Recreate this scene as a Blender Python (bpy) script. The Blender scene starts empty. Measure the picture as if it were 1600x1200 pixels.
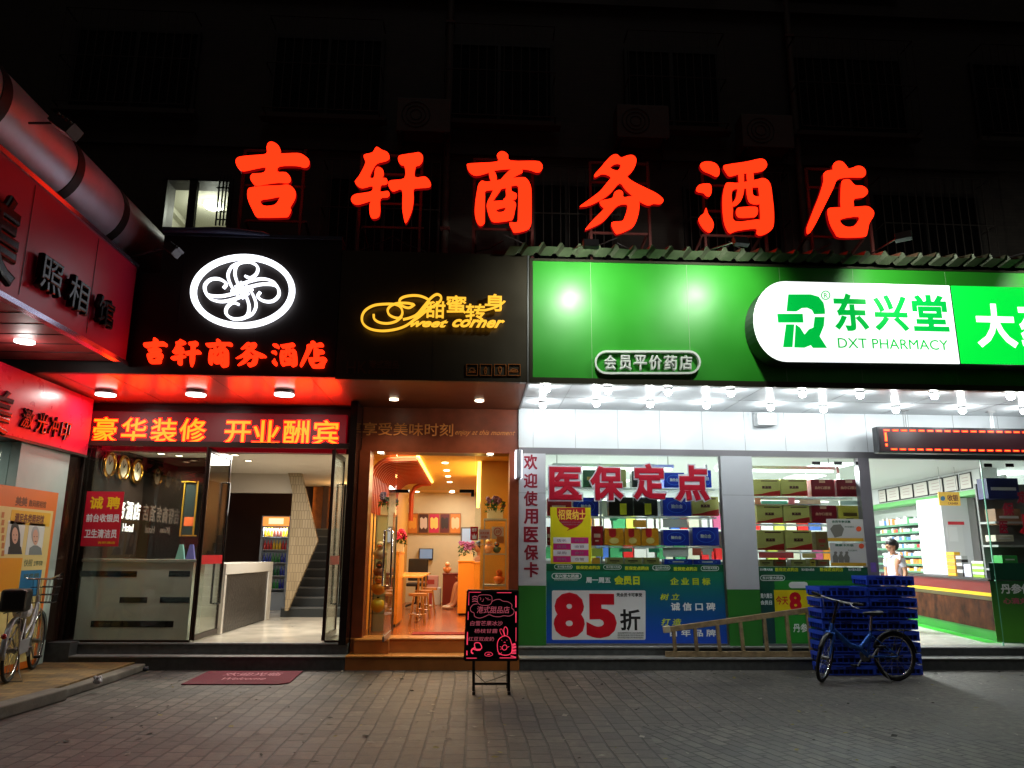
import bpy, bmesh, math, random
from mathutils import Vector, Matrix
from mathutils.geometry import tessellate_polygon
random.seed(7)
sc = bpy.context.scene
COL = sc.collection
rad = math.radians

# ---------------------------------------------------------------- camera
FPX, PITCH, YAW, ROLL = 1195.0, 12.6, 2.8, 0.4
CAM = Vector((0, -10.4, 1.45))
_p, _y, _r = rad(PITCH), rad(YAW), rad(ROLL)
FW = Vector((math.sin(_y)*math.cos(_p), math.cos(_y)*math.cos(_p), math.sin(_p)))
RT = Vector((math.cos(_y), -math.sin(_y), 0)); UP = RT.cross(FW)
RT, UP = RT*math.cos(_r)+UP*math.sin(_r), -RT*math.sin(_r)+UP*math.cos(_r)
cd = bpy.data.cameras.new('camera'); cam = bpy.data.objects.new('camera', cd); COL.objects.link(cam)
cd.sensor_width = 36; cd.lens = FPX/1600*36; cd.clip_end = 500
m = Matrix((RT, UP, -FW)).transposed().to_4x4(); m.translation = CAM
cam.matrix_world = m
sc.camera = cam

# ---------------------------------------------------------------- world, sun, exposure
SUN_EL, SUN_ROT = rad(50), rad(200)
w = bpy.data.worlds.new('World'); sc.world = w; w.use_nodes = True
wt = w.node_tree; bg = wt.nodes['Background']
sky = wt.nodes.new('ShaderNodeTexSky'); sky.sky_type = 'NISHITA'; sky.sun_disc = False
sky.sun_elevation = rad(2); sky.sun_rotation = SUN_ROT
hs = wt.nodes.new('ShaderNodeMixRGB'); hs.blend_type = 'MIX'; hs.inputs[0].default_value = .8
hs.inputs[2].default_value = (1.0, .74, .74, 1)
wt.links.new(sky.outputs[0], hs.inputs[1]); wt.links.new(hs.outputs[0], bg.inputs[0])
bg.inputs[1].default_value = 0.010
sl = bpy.data.lights.new('sun', 'SUN'); sl.energy = 0.055; sl.angle = rad(25); sl.color = (1, .92, .85)
so = bpy.data.objects.new('sun', sl); COL.objects.link(so)
so.rotation_euler = (rad(24), 0, rad(12))
sc.view_settings.view_transform = 'Standard'; sc.view_settings.look = 'None'
sc.view_settings.exposure = 0.0; sc.view_settings.gamma = 1
cy = sc.cycles
cy.use_denoising = True; cy.max_bounces = 7; cy.diffuse_bounces = 3; cy.glossy_bounces = 4
cy.transparent_max_bounces = 12; cy.transmission_bounces = 4
cy.caustics_reflective = False; cy.caustics_refractive = False; cy.sample_clamp_indirect = 3.0
try: cy.use_light_tree = True
except Exception: pass

# ---------------------------------------------------------------- helpers
def lin(c):
    return tuple(((v/255)/12.92 if v/255 <= .04045 else (((v/255)+.055)/1.055)**2.4) for v in c)
MATS = {}
def M(name, col=(128,128,128), rough=.5, metal=0., emit=None, es=0., noise=0., nscale=6., bump=0., bscale=60., spec=.5, sample=True):
    if name in MATS: return MATS[name]
    mt = bpy.data.materials.new(name); mt.use_nodes = True; MATS[name] = mt
    nt = mt.node_tree; b = nt.nodes['Principled BSDF']
    L = lin(col)
    b.inputs['Base Color'].default_value = (*L, 1); b.inputs['Roughness'].default_value = rough
    b.inputs['Metallic'].default_value = metal; b.inputs['Specular IOR Level'].default_value = spec
    if emit is not None:
        b.inputs['Emission Color'].default_value = (*emit, 1); b.inputs['Emission Strength'].default_value = es
        if not sample:
            mt.cycles.emission_sampling = 'NONE'
    if noise or bump:
        tc = nt.nodes.new('ShaderNodeTexCoord')
    if noise:
        nz = nt.nodes.new('ShaderNodeTexNoise'); nz.inputs['Scale'].default_value = nscale; nz.inputs['Detail'].default_value = 6
        nt.links.new(tc.outputs['Object'], nz.inputs['Vector'])
        mr = nt.nodes.new('ShaderNodeMapRange'); mr.inputs[1].default_value = .3; mr.inputs[2].default_value = .7
        mr.inputs[3].default_value = 1-noise; mr.inputs[4].default_value = 1+noise*.6
        nt.links.new(nz.outputs['Fac'], mr.inputs[0])
        mx = nt.nodes.new('ShaderNodeVectorMath'); mx.operation = 'SCALE'; mx.inputs[0].default_value = L
        nt.links.new(mr.outputs[0], mx.inputs['Scale']); nt.links.new(mx.outputs[0], b.inputs['Base Color'])
        m2 = nt.nodes.new('ShaderNodeMapRange'); m2.inputs[3].default_value = max(.05, rough-.1); m2.inputs[4].default_value = min(1, rough+.15)
        nt.links.new(nz.outputs['Fac'], m2.inputs[0]); nt.links.new(m2.outputs[0], b.inputs['Roughness'])
    if bump:
        n2 = nt.nodes.new('ShaderNodeTexNoise'); n2.inputs['Scale'].default_value = bscale; n2.inputs['Detail'].default_value = 4
        nt.links.new(tc.outputs['Object'], n2.inputs['Vector'])
        bp = nt.nodes.new('ShaderNodeBump'); bp.inputs['Strength'].default_value = bump; bp.inputs['Distance'].default_value = .01
        nt.links.new(n2.outputs['Fac'], bp.inputs['Height']); nt.links.new(bp.outputs[0], b.inputs['Normal'])
    return mt
def brick_mat(name, c1, c2, mortar, bw, bh, ms=.006, rough=.6, axes='XZ', off=.5, bump=.4, bias=0., noise=.25, rot=0.):
    if name in MATS: return MATS[name]
    mt = M(name, c1, rough); nt = mt.node_tree; b = nt.nodes['Principled BSDF']
    tc = nt.nodes.new('ShaderNodeTexCoord'); sp = nt.nodes.new('ShaderNodeSeparateXYZ'); cb = nt.nodes.new('ShaderNodeCombineXYZ')
    nt.links.new(tc.outputs['Object'], sp.inputs[0])
    nt.links.new(sp.outputs[axes[0]], cb.inputs[0]); nt.links.new(sp.outputs[axes[1]], cb.inputs[1])
    mp = nt.nodes.new('ShaderNodeMapping'); mp.inputs['Rotation'].default_value = (0, 0, rot); nt.links.new(cb.outputs[0], mp.inputs[0])
    br = nt.nodes.new('ShaderNodeTexBrick'); br.inputs['Scale'].default_value = 1
    br.inputs['Brick Width'].default_value = bw; br.inputs['Row Height'].default_value = bh; br.inputs['Mortar Size'].default_value = ms
    br.inputs['Color1'].default_value = (*lin(c1), 1); br.inputs['Color2'].default_value = (*lin(c2), 1); br.inputs['Mortar'].default_value = (*lin(mortar), 1)
    br.inputs['Bias'].default_value = bias; br.offset = off; br.inputs['Mortar Smooth'].default_value = .3
    nt.links.new(mp.outputs[0], br.inputs['Vector'])
    nz = nt.nodes.new('ShaderNodeTexNoise'); nz.inputs['Scale'].default_value = 3; nz.inputs['Detail'].default_value = 8
    nt.links.new(tc.outputs['Object'], nz.inputs['Vector'])
    mr = nt.nodes.new('ShaderNodeMapRange'); mr.inputs[1].default_value = .3; mr.inputs[2].default_value = .7; mr.inputs[3].default_value = 1-noise; mr.inputs[4].default_value = 1+noise
    nt.links.new(nz.outputs['Fac'], mr.inputs[0])
    mx = nt.nodes.new('ShaderNodeVectorMath'); mx.operation = 'SCALE'
    nt.links.new(br.outputs['Color'], mx.inputs[0]); nt.links.new(mr.outputs[0], mx.inputs['Scale']); nt.links.new(mx.outputs[0], b.inputs['Base Color'])
    bp = nt.nodes.new('ShaderNodeBump'); bp.inputs['Strength'].default_value = bump; bp.inputs['Distance'].default_value = .01; bp.invert = True
    nt.links.new(br.outputs['Fac'], bp.inputs['Height']); nt.links.new(bp.outputs[0], b.inputs['Normal'])
    return mt
def grad_mat(name, stops, z0, z1, axis=2, rough=.45):
    """a printed colour gradient along one axis (world metres, objects built at the origin)"""
    mt = M(name, (128,)*3, rough); nt = mt.node_tree; b = nt.nodes['Principled BSDF']
    g = nt.nodes.new('ShaderNodeNewGeometry'); sp = nt.nodes.new('ShaderNodeSeparateXYZ'); nt.links.new(g.outputs['Position'], sp.inputs[0])
    mr = nt.nodes.new('ShaderNodeMapRange'); mr.inputs[1].default_value = z0; mr.inputs[2].default_value = z1
    nt.links.new(sp.outputs[axis], mr.inputs[0])
    cr = nt.nodes.new('ShaderNodeValToRGB'); e = cr.color_ramp.elements
    for i, (p, c) in enumerate(stops):
        el = e[i] if i < 2 else e.new(p)
        el.position = p; el.color = (*lin(c), 1)
    nt.links.new(mr.outputs[0], cr.inputs[0]); nt.links.new(cr.outputs[0], b.inputs['Base Color'])
    return mt
def glass(name='clear_glass', tint=(.93, .97, .95), refl=1.0, rough=.0):
    if name in MATS: return MATS[name]
    mt = bpy.data.materials.new(name); mt.use_nodes = True; MATS[name] = mt
    nt = mt.node_tree; nt.nodes.clear()
    o = nt.nodes.new('ShaderNodeOutputMaterial'); t = nt.nodes.new('ShaderNodeBsdfTransparent'); g = nt.nodes.new('ShaderNodeBsdfGlossy')
    t.inputs[0].default_value = (*tint, 1); g.inputs['Roughness'].default_value = rough
    fr = nt.nodes.new('ShaderNodeFresnel'); ge = nt.nodes.new('ShaderNodeNewGeometry'); mi = nt.nodes.new('ShaderNodeMapRange')
    mi.inputs[3].default_value = 1.5; mi.inputs[4].default_value = 1/1.5
    nt.links.new(ge.outputs['Backfacing'], mi.inputs[0]); nt.links.new(mi.outputs[0], fr.inputs[0])
    mu = nt.nodes.new('ShaderNodeMath'); mu.operation = 'MULTIPLY'; mu.inputs[1].default_value = refl
    mx = nt.nodes.new('ShaderNodeMixShader')
    nt.links.new(fr.outputs[0], mu.inputs[0]); nt.links.new(mu.outputs[0], mx.inputs[0]); nt.links.new(t.outputs[0], mx.inputs[1]); nt.links.new(g.outputs[0], mx.inputs[2]); nt.links.new(mx.outputs[0], o.inputs[0])
    return mt

class MB:
    def __init__(s): s.v = []; s.f = []; s.mi = []; s.m = None; s.cur = 0; s.sm = []
    def add(s, vs, fs, smooth=False):
        n = len(s.v); s.v += [Vector(v) for v in vs]
        for f in fs: s.f.append([i+n for i in f]); s.mi.append(s.cur); s.sm.append(smooth)
        return s
    def mat(s, i): s.cur = i; return s
    def box(s, x0, x1, y0, y1, z0, z1, T=None):
        vs = [Vector((x, y, z)) for x in (x0, x1) for y in (y0, y1) for z in (z0, z1)]
        if T is not None: vs = [T @ v for v in vs]
        flip = (x1-x0)*(y1-y0)*(z1-z0) < 0
        fs = [(0,1,3,2),(4,6,7,5),(0,4,5,1),(2,3,7,6),(0,2,6,4),(1,5,7,3)]
        if flip: fs = [f[::-1] for f in fs]
        return s.add(vs, fs)
    def bar(s, a, b, w_, h_, up=(0,0,1)):
        a = Vector(a); b = Vector(b); d = (b-a).normalized(); u = Vector(up)
        if abs(d.dot(u)) > .98: u = Vector((0,1,0))
        r = d.cross(u).normalized()*w_/2; t = r.cross(d).normalized()*h_/2
        vs = [p+i*r+j*t for p in (a, b) for i, j in ((-1,-1),(1,-1),(1,1),(-1,1))]
        return s.add(vs, [(3,2,1,0),(4,5,6,7),(0,1,5,4),(1,2,6,5),(2,3,7,6),(3,0,4,7)])
    def tube(s, pts, r, n=8, closed=False, smooth=True, cap=True):
        pts = [Vector(p) for p in pts]; k = len(pts)
        rs = r if isinstance(r, (list, tuple)) else [r]*k
        rings = []; prev = None
        for i, p in enumerate(pts):
            a = pts[(i-1) % k] if (closed or i > 0) else p; c = pts[(i+1) % k] if (closed or i < k-1) else p
            d = (c-a).normalized()
            if prev is None:
                u = Vector((0,0,1)) if abs(d.z) < .9 else Vector((1,0,0))
                u = (u-d*u.dot(d)).normalized()
            else:
                u = prev-d*prev.dot(d)
                u = u.normalized() if u.length > 1e-6 else prev
            prev = u; v = d.cross(u)
            rings.append([p+(u*math.cos(2*math.pi*j/n)+v*math.sin(2*math.pi*j/n))*rs[i] for j in range(n)])
        vs = [q for rg in rings for q in rg]; fs = []
        for i in range(k if closed else k-1):
            i2 = (i+1) % k
            for j in range(n):
                j2 = (j+1) % n; fs.append((i*n+j, i*n+j2, i2*n+j2, i2*n+j))
        s.add(vs, fs, smooth)
        if cap and not closed:
            s.add([rings[0][j] for j in range(n)], [tuple(range(n-1, -1, -1))]); s.add([rings[-1][j] for j in range(n)], [tuple(range(n))])
        return s
    def ball(s, c, r, n=10, mth=8, sc3=(1,1,1), T=None):
        c = Vector(c); vs = []; fs = []
        for i in range(mth+1):
            th = math.pi*i/mth
            for j in range(n):
                ph = 2*math.pi*j/n
                q = Vector((math.sin(th)*math.cos(ph)*r*sc3[0], math.sin(th)*math.sin(ph)*r*sc3[1], math.cos(th)*r*sc3[2]))
                vs.append(c+(T@q if T is not None else q))
        for i in range(mth):
            for j in range(n):
                fs.append((i*n+j, (i+1)*n+j, (i+1)*n+(j+1)%n, i*n+(j+1)%n))
        return s.add(vs, fs, True)
    def prism(s, loops, place, depth):
        """loops: outline then holes as 2D lists; place(u,v,d)->point; front at d=depth, back at d=0"""
        pl = [[Vector((p[0], p[1], 0)) for p in lp] for lp in loops]
        tris = tessellate_polygon(pl); flat = [p for lp in pl for p in lp]; n = len(flat)
        vs = [place(p.x, p.y, depth) for p in flat]+[place(p.x, p.y, 0) for p in flat]
        fs = []
        for t in tris:
            a, b, c = (flat[i] for i in t)
            if (b-a).cross(c-a).z < 0: t = t[::-1]
            fs.append(tuple(t)); fs.append(tuple(i+n for i in t[::-1]))
        o = 0
        for lp in pl:
            k = len(lp)
            for i in range(k): fs.append((o+i, o+n+i, o+n+(i+1)%k, o+(i+1)%k))
            o += k
        return s.add(vs, fs)
    def build(s, name, mats, parent=None, bevel=0, local=False, sub=0):
        me = bpy.data.meshes.new(name)
        org = Vector((0,0,0))
        if parent is not None and not local:
            q = parent
            while q is not None: org += q.location; q = q.parent
        me.from_pydata([v-org for v in s.v], [], s.f)
        for m_ in (mats if isinstance(mats, (list, tuple)) else [mats]): me.materials.append(m_)
        for p, i, sm in zip(me.polygons, s.mi, s.sm): p.material_index = i; p.use_smooth = sm
        me.update()
        o = bpy.data.objects.new(name, me); COL.objects.link(o)
        if parent is not None: o.parent = parent
        if bevel:
            b = o.modifiers.new('bevel', 'BEVEL'); b.width = bevel; b.segments = 2; b.limit_method = 'ANGLE'
        if sub:
            b = o.modifiers.new('sub', 'SUBSURF'); b.levels = sub; b.render_levels = sub
        return o
def tag(o, label, cat, group=None):
    o['label'] = label; o['category'] = cat
    if group: o['group'] = group
    return o
def thing(name, label, cat, loc=(0,0,0), group=None):
    o = bpy.data.objects.new(name, None); COL.objects.link(o); o.location = loc; o.empty_display_size = .1
    return tag(o, label, cat, group)
def struct(name, mb, mats, bevel=0):
    o = mb.build(name, mats, None, bevel); o['kind'] = 'structure'; return o
def copy_tree(o, parent=None):
    c = o.copy(); COL.objects.link(c); c.parent = parent
    for ch in list(o.children): copy_tree(ch, c)
    return c

def ray(px, py): return RT*((px-800)/FPX)-UP*((py-600)/FPX)+FW
class Plane:
    """an upright plane: origin, horizontal unit direction u, outward normal n (towards the viewer)"""
    def __init__(s, o, u, n): s.o = Vector(o); s.u = Vector(u).normalized(); s.n = Vector(n).normalized()
    def hit(s, px, py):
        d = ray(px, py); t = (s.o-CAM).dot(s.n)/d.dot(s.n); return CAM+d*t
    def sz(s, px, py):
        h = s.hit(px, py); return ((h-s.o).dot(s.u), h.z)
    def rect(s, x0, y0, x1, y1):
        xm, ym = (x0+x1)/2, (y0+y1)/2
        return (s.sz(x0, ym)[0], s.sz(x1, ym)[0], s.sz(xm, y1)[1], s.sz(xm, y0)[1])
    def P(s, a, z, d=0.): return s.o+s.u*a+Vector((0,0,z-s.o.z))+s.n*d
    def slab(s, mb, x0, y0, x1, y1, d0, d1):
        a0, a1, z0, z1 = s.rect(x0, y0, x1, y1); return s.slabm(mb, a0, a1, z0, z1, d0, d1)
    def slabm(s, mb, a0, a1, z0, z1, d0, d1):
        vs = [s.P(a, z, d) for a in (a0, a1) for d in (d1, d0) for z in (z0, z1)]
        return mb.add(vs, [(0,1,3,2),(4,6,7,5),(0,4,5,1),(2,3,7,6),(0,2,6,4),(1,5,7,3)])
    def poly(s, mb, pts, d0, d1, holes=(), smooth=0):
        loops = [[s.sz(*p) for p in lp] for lp in [pts]+list(holes)]
        if smooth: loops = [catmull(l, smooth) for l in loops]
        loops = [ccw(l, i > 0) for i, l in enumerate(loops)]
        return mb.prism(loops, lambda a, z, d: s.P(a, z, d0+d), d1-d0)
def ccw(l, neg=False):
    A = sum(l[i][0]*l[(i+1)%len(l)][1]-l[(i+1)%len(l)][0]*l[i][1] for i in range(len(l)))
    return l if (A > 0) != neg else l[::-1]
def catmull(l, k=3):
    n = len(l); out = []
    for i in range(n):
        p0, p1, p2, p3 = (Vector(l[(i+j-1) % n]) for j in range(4))
        for q in range(k):
            t = q/k
            out.append(tuple(.5*((2*p1)+(-p0+p2)*t+(2*p0-5*p1+4*p2-p3)*t*t+(-p0+3*p1-3*p2+p3)*t**3)))
    return out
def YP(y): return Plane((0, y, 0), (1,0,0), (0,-1,0))
def XP(x): return Plane((x, 0, 0), (0,1,0), (1,0,0))      # faces +X, u runs into the picture
GZ = lambda px, py, z=0.: (lambda d: CAM+d*((z-CAM.z)/d.z))(ray(px, py))

def text_mesh(mb, pl, body, rect, d=.003, ext=.002, bold=0., shear=0., fit='xy', space=1.0, flip=False, metric=None):
    """write `body` on plane pl so that its ink fills the pixel rectangle"""
    c = bpy.data.curves.new('t', 'FONT'); c.body = body; c.shear = shear; c.resolution_u = 3; c.space_character = space
    c.extrude = .02
    if bold: c.bevel_depth = bold; c.bevel_resolution = 1
    o = bpy.data.objects.new('t', c); me = bpy.data.meshes.new_from_object(o)
    if not len(me.vertices): return mb
    xs = [v.co.x for v in me.vertices]; ys = [v.co.y for v in me.vertices]; zm = max(v.co.z for v in me.vertices)
    x0, x1, y0, y1 = min(xs), max(xs), min(ys), max(ys)
    a0, a1, z0, z1 = metric if metric else pl.rect(*rect)
    sx = (a1-a0)/max(1e-5, x1-x0); sy = (z1-z0)/max(1e-5, y1-y0)
    vs = []
    for v in me.vertices:
        u = (v.co.x-x0)*sx; u = (a1-a0)-u if flip else u
        vs.append(pl.P(a0+u, z0+(v.co.y-y0)*sy, d+ext*(v.co.z/zm+1)/2))
    fs = [tuple(p.vertices) for p in me.polygons]
    if flip: fs = [q[::-1] for q in fs]
    mb.add(vs, fs)
    bpy.data.objects.remove(o); bpy.data.curves.remove(c); bpy.data.meshes.remove(me)
    return mb
def stroke(mb, pl, pts, wid, d0, d1, k=4, closed=False):
    """brush or neon stroke: pixel polyline with width(s) in metres, flat ribbon with thickness"""
    P = [Vector(pl.sz(*p)) for p in pts]; return stroke_m(mb, pl, P, wid, d0, d1, k, closed)
def stroke_m(mb, pl, P, wid, d0, d1, k=4, closed=False):
    n = len(P); ws = list(wid) if isinstance(wid, (list, tuple)) else [wid]*n
    Q = []; W = []
    rng = n if closed else n-1
    for i in range(rng):
        g = lambda j: P[j % n] if closed else P[max(0, min(n-1, j))]
        p0, p1, p2, p3 = g(i-1), g(i), g(i+1), g(i+2)
        w1, w2 = ws[i], ws[(i+1) % n]
        for q in range(k):
            t = q/k; Q.append(.5*((2*p1)+(-p0+p2)*t+(2*p0-5*p1+4*p2-p3)*t*t+(-p0+3*p1-3*p2+p3)*t**3)); W.append(w1+(w2-w1)*t)
    if not closed: Q.append(P[-1]); W.append(ws[-1])
    N = len(Q); vs = []; fs = []
    for i in range(N):
        a = Q[i-1] if (i > 0 or closed) else Q[i]; b = Q[(i+1) % N] if (i < N-1 or closed) else Q[i]
        t = (b-a); t = t.normalized() if t.length > 1e-9 else Vector((1,0)); nr = Vector((-t.y, t.x))*W[i]/2
        for q in (Q[i]+nr, Q[i]-nr):
            vs.append(pl.P(q.x, q.y, d1)); 
        for q in (Q[i]+nr, Q[i]-nr):
            vs.append(pl.P(q.x, q.y, d0))
    for i in range(N if closed else N-1):
        a = 4*i; b = 4*((i+1) % N)
        fs += [(a, a+1, b+1, b), (a+1, a+3, b+3, b+1), (a+2, a, b, b+2), (a+3, a+2, b+2, b+3)]
    if not closed:
        fs += [(0, 2, 3, 1), (4*N-4, 4*N-3, 4*N-1, 4*N-2)]
    return mb.add(vs, fs)
def lamp(name, kind, loc, power, col=(1,1,1), size=.1, rot=(0,0,0), sizey=None, parent=None, spot=None):
    l = bpy.data.lights.new(name, kind); l.energy = power; l.color = col
    if kind == 'AREA':
        l.size = size
        if sizey: l.shape = 'RECTANGLE'; l.size_y = sizey
    else: l.shadow_soft_size = size
    if kind == 'SPOT': l.spot_size = rad(spot or 90); l.spot_blend = .6
    o = bpy.data.objects.new(name, l); COL.objects.link(o); o.rotation_euler = rot
    if parent is not None:
        q = parent; org = Vector((0,0,0))
        while q is not None: org += q.location; q = q.parent
        o.parent = parent; o.location = Vector(loc)-org
    else: o.location = loc
    return o
GL = glass()
# ================================================================ MATERIALS
LED_Y = M('led_amber', (40,10,5), .5, emit=(1, .026, .0005), es=20.0)
RED_GLOW = M('red_neon_face', (120,10,5), .5, emit=(1, .019, .003), es=2.9)
RED_DIM = M('red_neon_return', (70,10,10), .5, emit=(1, .0, .006), es=.22)
WHITE_GLOW = M('white_lit_acrylic', (200,200,220), .5, emit=(.9, .93, 1), es=2.2)
NEON_Y = M('yellow_neon', (120,90,20), .5, emit=(1, .50, .035), es=1.25)
BULB = M('bright_bulb', (250,250,250), .4, emit=(.95, 1, .98), es=35, sample=False)
BULBW = M('warm_bulb', (250,240,220), .4, emit=(1, .85, .6), es=9, sample=False)
TUBE = M('strip_light', (250,250,250), .4, emit=(.93, 1, .96), es=3.5, sample=False)
STEEL = M('brushed_steel', (150,150,150), .35, .9)
CHROME = M('chrome', (200,200,200), .15, 1.)
BLACK = M('black_paint', (22,22,24), .45)
BLACKG = M('gloss_black', (14,12,12), .12)
WHITE = M('white_panel', (225,228,230), .35, noise=.03)
DARKST = M('dark_granite', (78,80,80), .45, noise=.3, nscale=14, bump=.15)
EDGEST = M('granite_edge', (128,128,126), .5, noise=.25, nscale=12)
CONC = M('kerb_concrete', (112,108,100), .85, noise=.35, nscale=5, bump=.4, bscale=40)
RUBBER = M('rubber', (22,22,22), .8)

# ================================================================ GROUND
def pavement_mat():
    mt = bpy.data.materials.new('paving_blocks'); mt.use_nodes = True; nt = mt.node_tree; b = nt.nodes['Principled BSDF']; N = nt.nodes.new; K = nt.links.new
    tc = N('ShaderNodeTexCoord')
    wp = N('ShaderNodeTexNoise'); wp.inputs['Scale'].default_value = 1.3; K(tc.outputs['Object'], wp.inputs['Vector'])
    ws = N('ShaderNodeVectorMath'); ws.operation = 'SCALE'; ws.inputs['Scale'].default_value = .05; K(wp.outputs['Color'], ws.inputs[0])
    wa = N('ShaderNodeVectorMath'); K(tc.outputs['Object'], wa.inputs[0]); K(ws.outputs[0], wa.inputs[1])
    outs = []
    for rot, bw, bh, ms, cs in ((rad(90), .235, .158, .011, ((94,86,81),(46,42,41))), (rad(72), .215, .108, .011, ((104,99,94),(44,41,40)))):
        mp = N('ShaderNodeMapping'); mp.inputs['Rotation'].default_value = (0,0,rot); K(wa.outputs[0], mp.inputs[0])
        br = N('ShaderNodeTexBrick'); br.inputs['Scale'].default_value = 1; br.inputs['Brick Width'].default_value = bw; br.inputs['Row Height'].default_value = bh
        br.inputs['Mortar Size'].default_value = ms; br.inputs['Mortar Smooth'].default_value = .4; br.inputs['Bias'].default_value = -.1
        br.inputs['Color1'].default_value = (*lin(cs[0]), 1); br.inputs['Color2'].default_value = (*lin(cs[1]), 1); br.inputs['Mortar'].default_value = (*lin((13,12,11)), 1)
        K(mp.outputs[0], br.inputs['Vector']); outs.append(br)
    # boundary between the two laying patterns, slightly wavy
    sp = N('ShaderNodeSeparateXYZ'); K(wa.outputs[0], sp.inputs[0])
    nb = N('ShaderNodeTexNoise'); nb.inputs['Scale'].default_value = .9; K(tc.outputs['Object'], nb.inputs['Vector'])
    def math_(op, a, bb, c=None):
        n_ = N('ShaderNodeMath'); n_.operation = op
        for i, q in enumerate((a, bb) if c is None else (a, bb, c)):
            if isinstance(q, (int, float)): n_.inputs[i].default_value = q
            elif q is not None: K(q, n_.inputs[i])
        return n_.outputs[0]
    ed = math_('MULTIPLY_ADD', sp.outputs['X'], .62, 0.4)           # boundary runs diagonally in front of the pharmacy
    e2 = math_('MINIMUM', math_('MULTIPLY_ADD', sp.outputs['X'], -.62, -1.0), -3.27)
    dd = math_('SUBTRACT', e2, math_('MULTIPLY_ADD', nb.outputs['Fac'], .9, -.45))
    right = math_('LESS_THAN', sp.outputs['Y'], dd)
    rx = math_('MULTIPLY', right, math_('GREATER_THAN', sp.outputs['X'], 1.5))
    mx = N('ShaderNodeMixRGB'); K(rx, mx.inputs[0]); K(outs[0].outputs['Color'], mx.inputs[1]); K(outs[1].outputs['Color'], mx.inputs[2])
    mf = N('ShaderNodeMixRGB'); K(rx, mf.inputs[0]); K(outs[0].outputs['Fac'], mf.inputs[1]); K(outs[1].outputs['Fac'], mf.inputs[2])
    # trodden-in sand hiding the joints
    n1 = N('ShaderNodeTexNoise'); n1.inputs['Scale'].default_value = 1.1; n1.inputs['Detail'].default_value = 8; n1.inputs['Roughness'].default_value = .62; K(tc.outputs['Object'], n1.inputs['Vector'])
    sandx = N('ShaderNodeMapRange'); sandx.inputs[1].default_value = 1.2; sandx.inputs[2].default_value = 3.6; sandx.inputs[3].default_value = 0; sandx.inputs[4].default_value = .8; K(sp.outputs['X'], sandx.inputs[0])
    sa = math_('MULTIPLY', sandx.outputs[0], math_('SUBTRACT', 1.0, right))
    sb = N('ShaderNodeMapRange'); sb.inputs[1].default_value = .35; sb.inputs[2].default_value = .62; K(n1.outputs['Fac'], sb.inputs[0])
    sf = math_('MINIMUM', math_('ADD', sa, math_('MULTIPLY', sb.outputs[0], .28)), 1.0)
    n3 = N('ShaderNodeTexNoise'); n3.inputs['Scale'].default_value = 13; n3.inputs['Detail'].default_value = 8; n3.inputs['Roughness'].default_value = .75; K(tc.outputs['Object'], n3.inputs['Vector'])
    sc_ = N('ShaderNodeValToRGB'); sc_.color_ramp.elements[0].position = .3; sc_.color_ramp.elements[0].color = (*lin((52,49,46)), 1); sc_.color_ramp.elements[1].position = .7; sc_.color_ramp.elements[1].color = (*lin((104,100,93)), 1); K(n3.outputs['Fac'], sc_.inputs[0])
    m2 = N('ShaderNodeMixRGB'); K(sf, m2.inputs[0]); K(mx.outputs[0], m2.inputs[1]); K(sc_.outputs[0], m2.inputs[2])
    # stains
    n2 = N('ShaderNodeTexNoise'); n2.inputs['Scale'].default_value = 1.1; n2.inputs['Detail'].default_value = 9; n2.inputs['Roughness'].default_value = .7; n2.inputs['Distortion'].default_value = .6; K(tc.outputs['Object'], n2.inputs['Vector'])
    st = N('ShaderNodeMapRange'); st.inputs[1].default_value = .34; st.inputs[2].default_value = .62; st.inputs[3].default_value = .30; st.inputs[4].default_value = 1.2; K(n2.outputs['Fac'], st.inputs[0])
    g = N('ShaderNodeMapRange'); g.inputs[1].default_value = .25; g.inputs[2].default_value = .75; g.inputs[3].default_value = .5; g.inputs[4].default_value = 1.35; K(n3.outputs['Fac'], g.inputs[0])
    s1 = N('ShaderNodeVectorMath'); s1.operation = 'SCALE'; K(m2.outputs[0], s1.inputs[0]); K(math_('MULTIPLY', st.outputs[0], g.outputs[0]), s1.inputs['Scale']); K(s1.outputs[0], b.inputs['Base Color'])
    b.inputs['Roughness'].default_value = .62
    rr = N('ShaderNodeMapRange'); rr.inputs[3].default_value = .4; rr.inputs[4].default_value = .85; K(n2.outputs['Fac'], rr.inputs[0]); K(rr.outputs[0], b.inputs['Roughness'])
    h = math_('SUBTRACT', math_('MULTIPLY', n3.outputs['Fac'], .35), math_('MULTIPLY', mf.outputs[0], math_('SUBTRACT', 1.0, math_('MULTIPLY', sf, .85))))
    bp = N('ShaderNodeBump'); bp.inputs['Strength'].default_value = 1.0; bp.inputs['Distance'].default_value = .018; K(h, bp.inputs['Height']); K(bp.outputs[0], b.inputs['Normal'])
    return mt
g = MB(); g.add([(-60,-60,0),(60,-60,0),(60,30,0),(-60,30,0)], [(0,1,2,3)])
struct('ground', g, pavement_mat())
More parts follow.
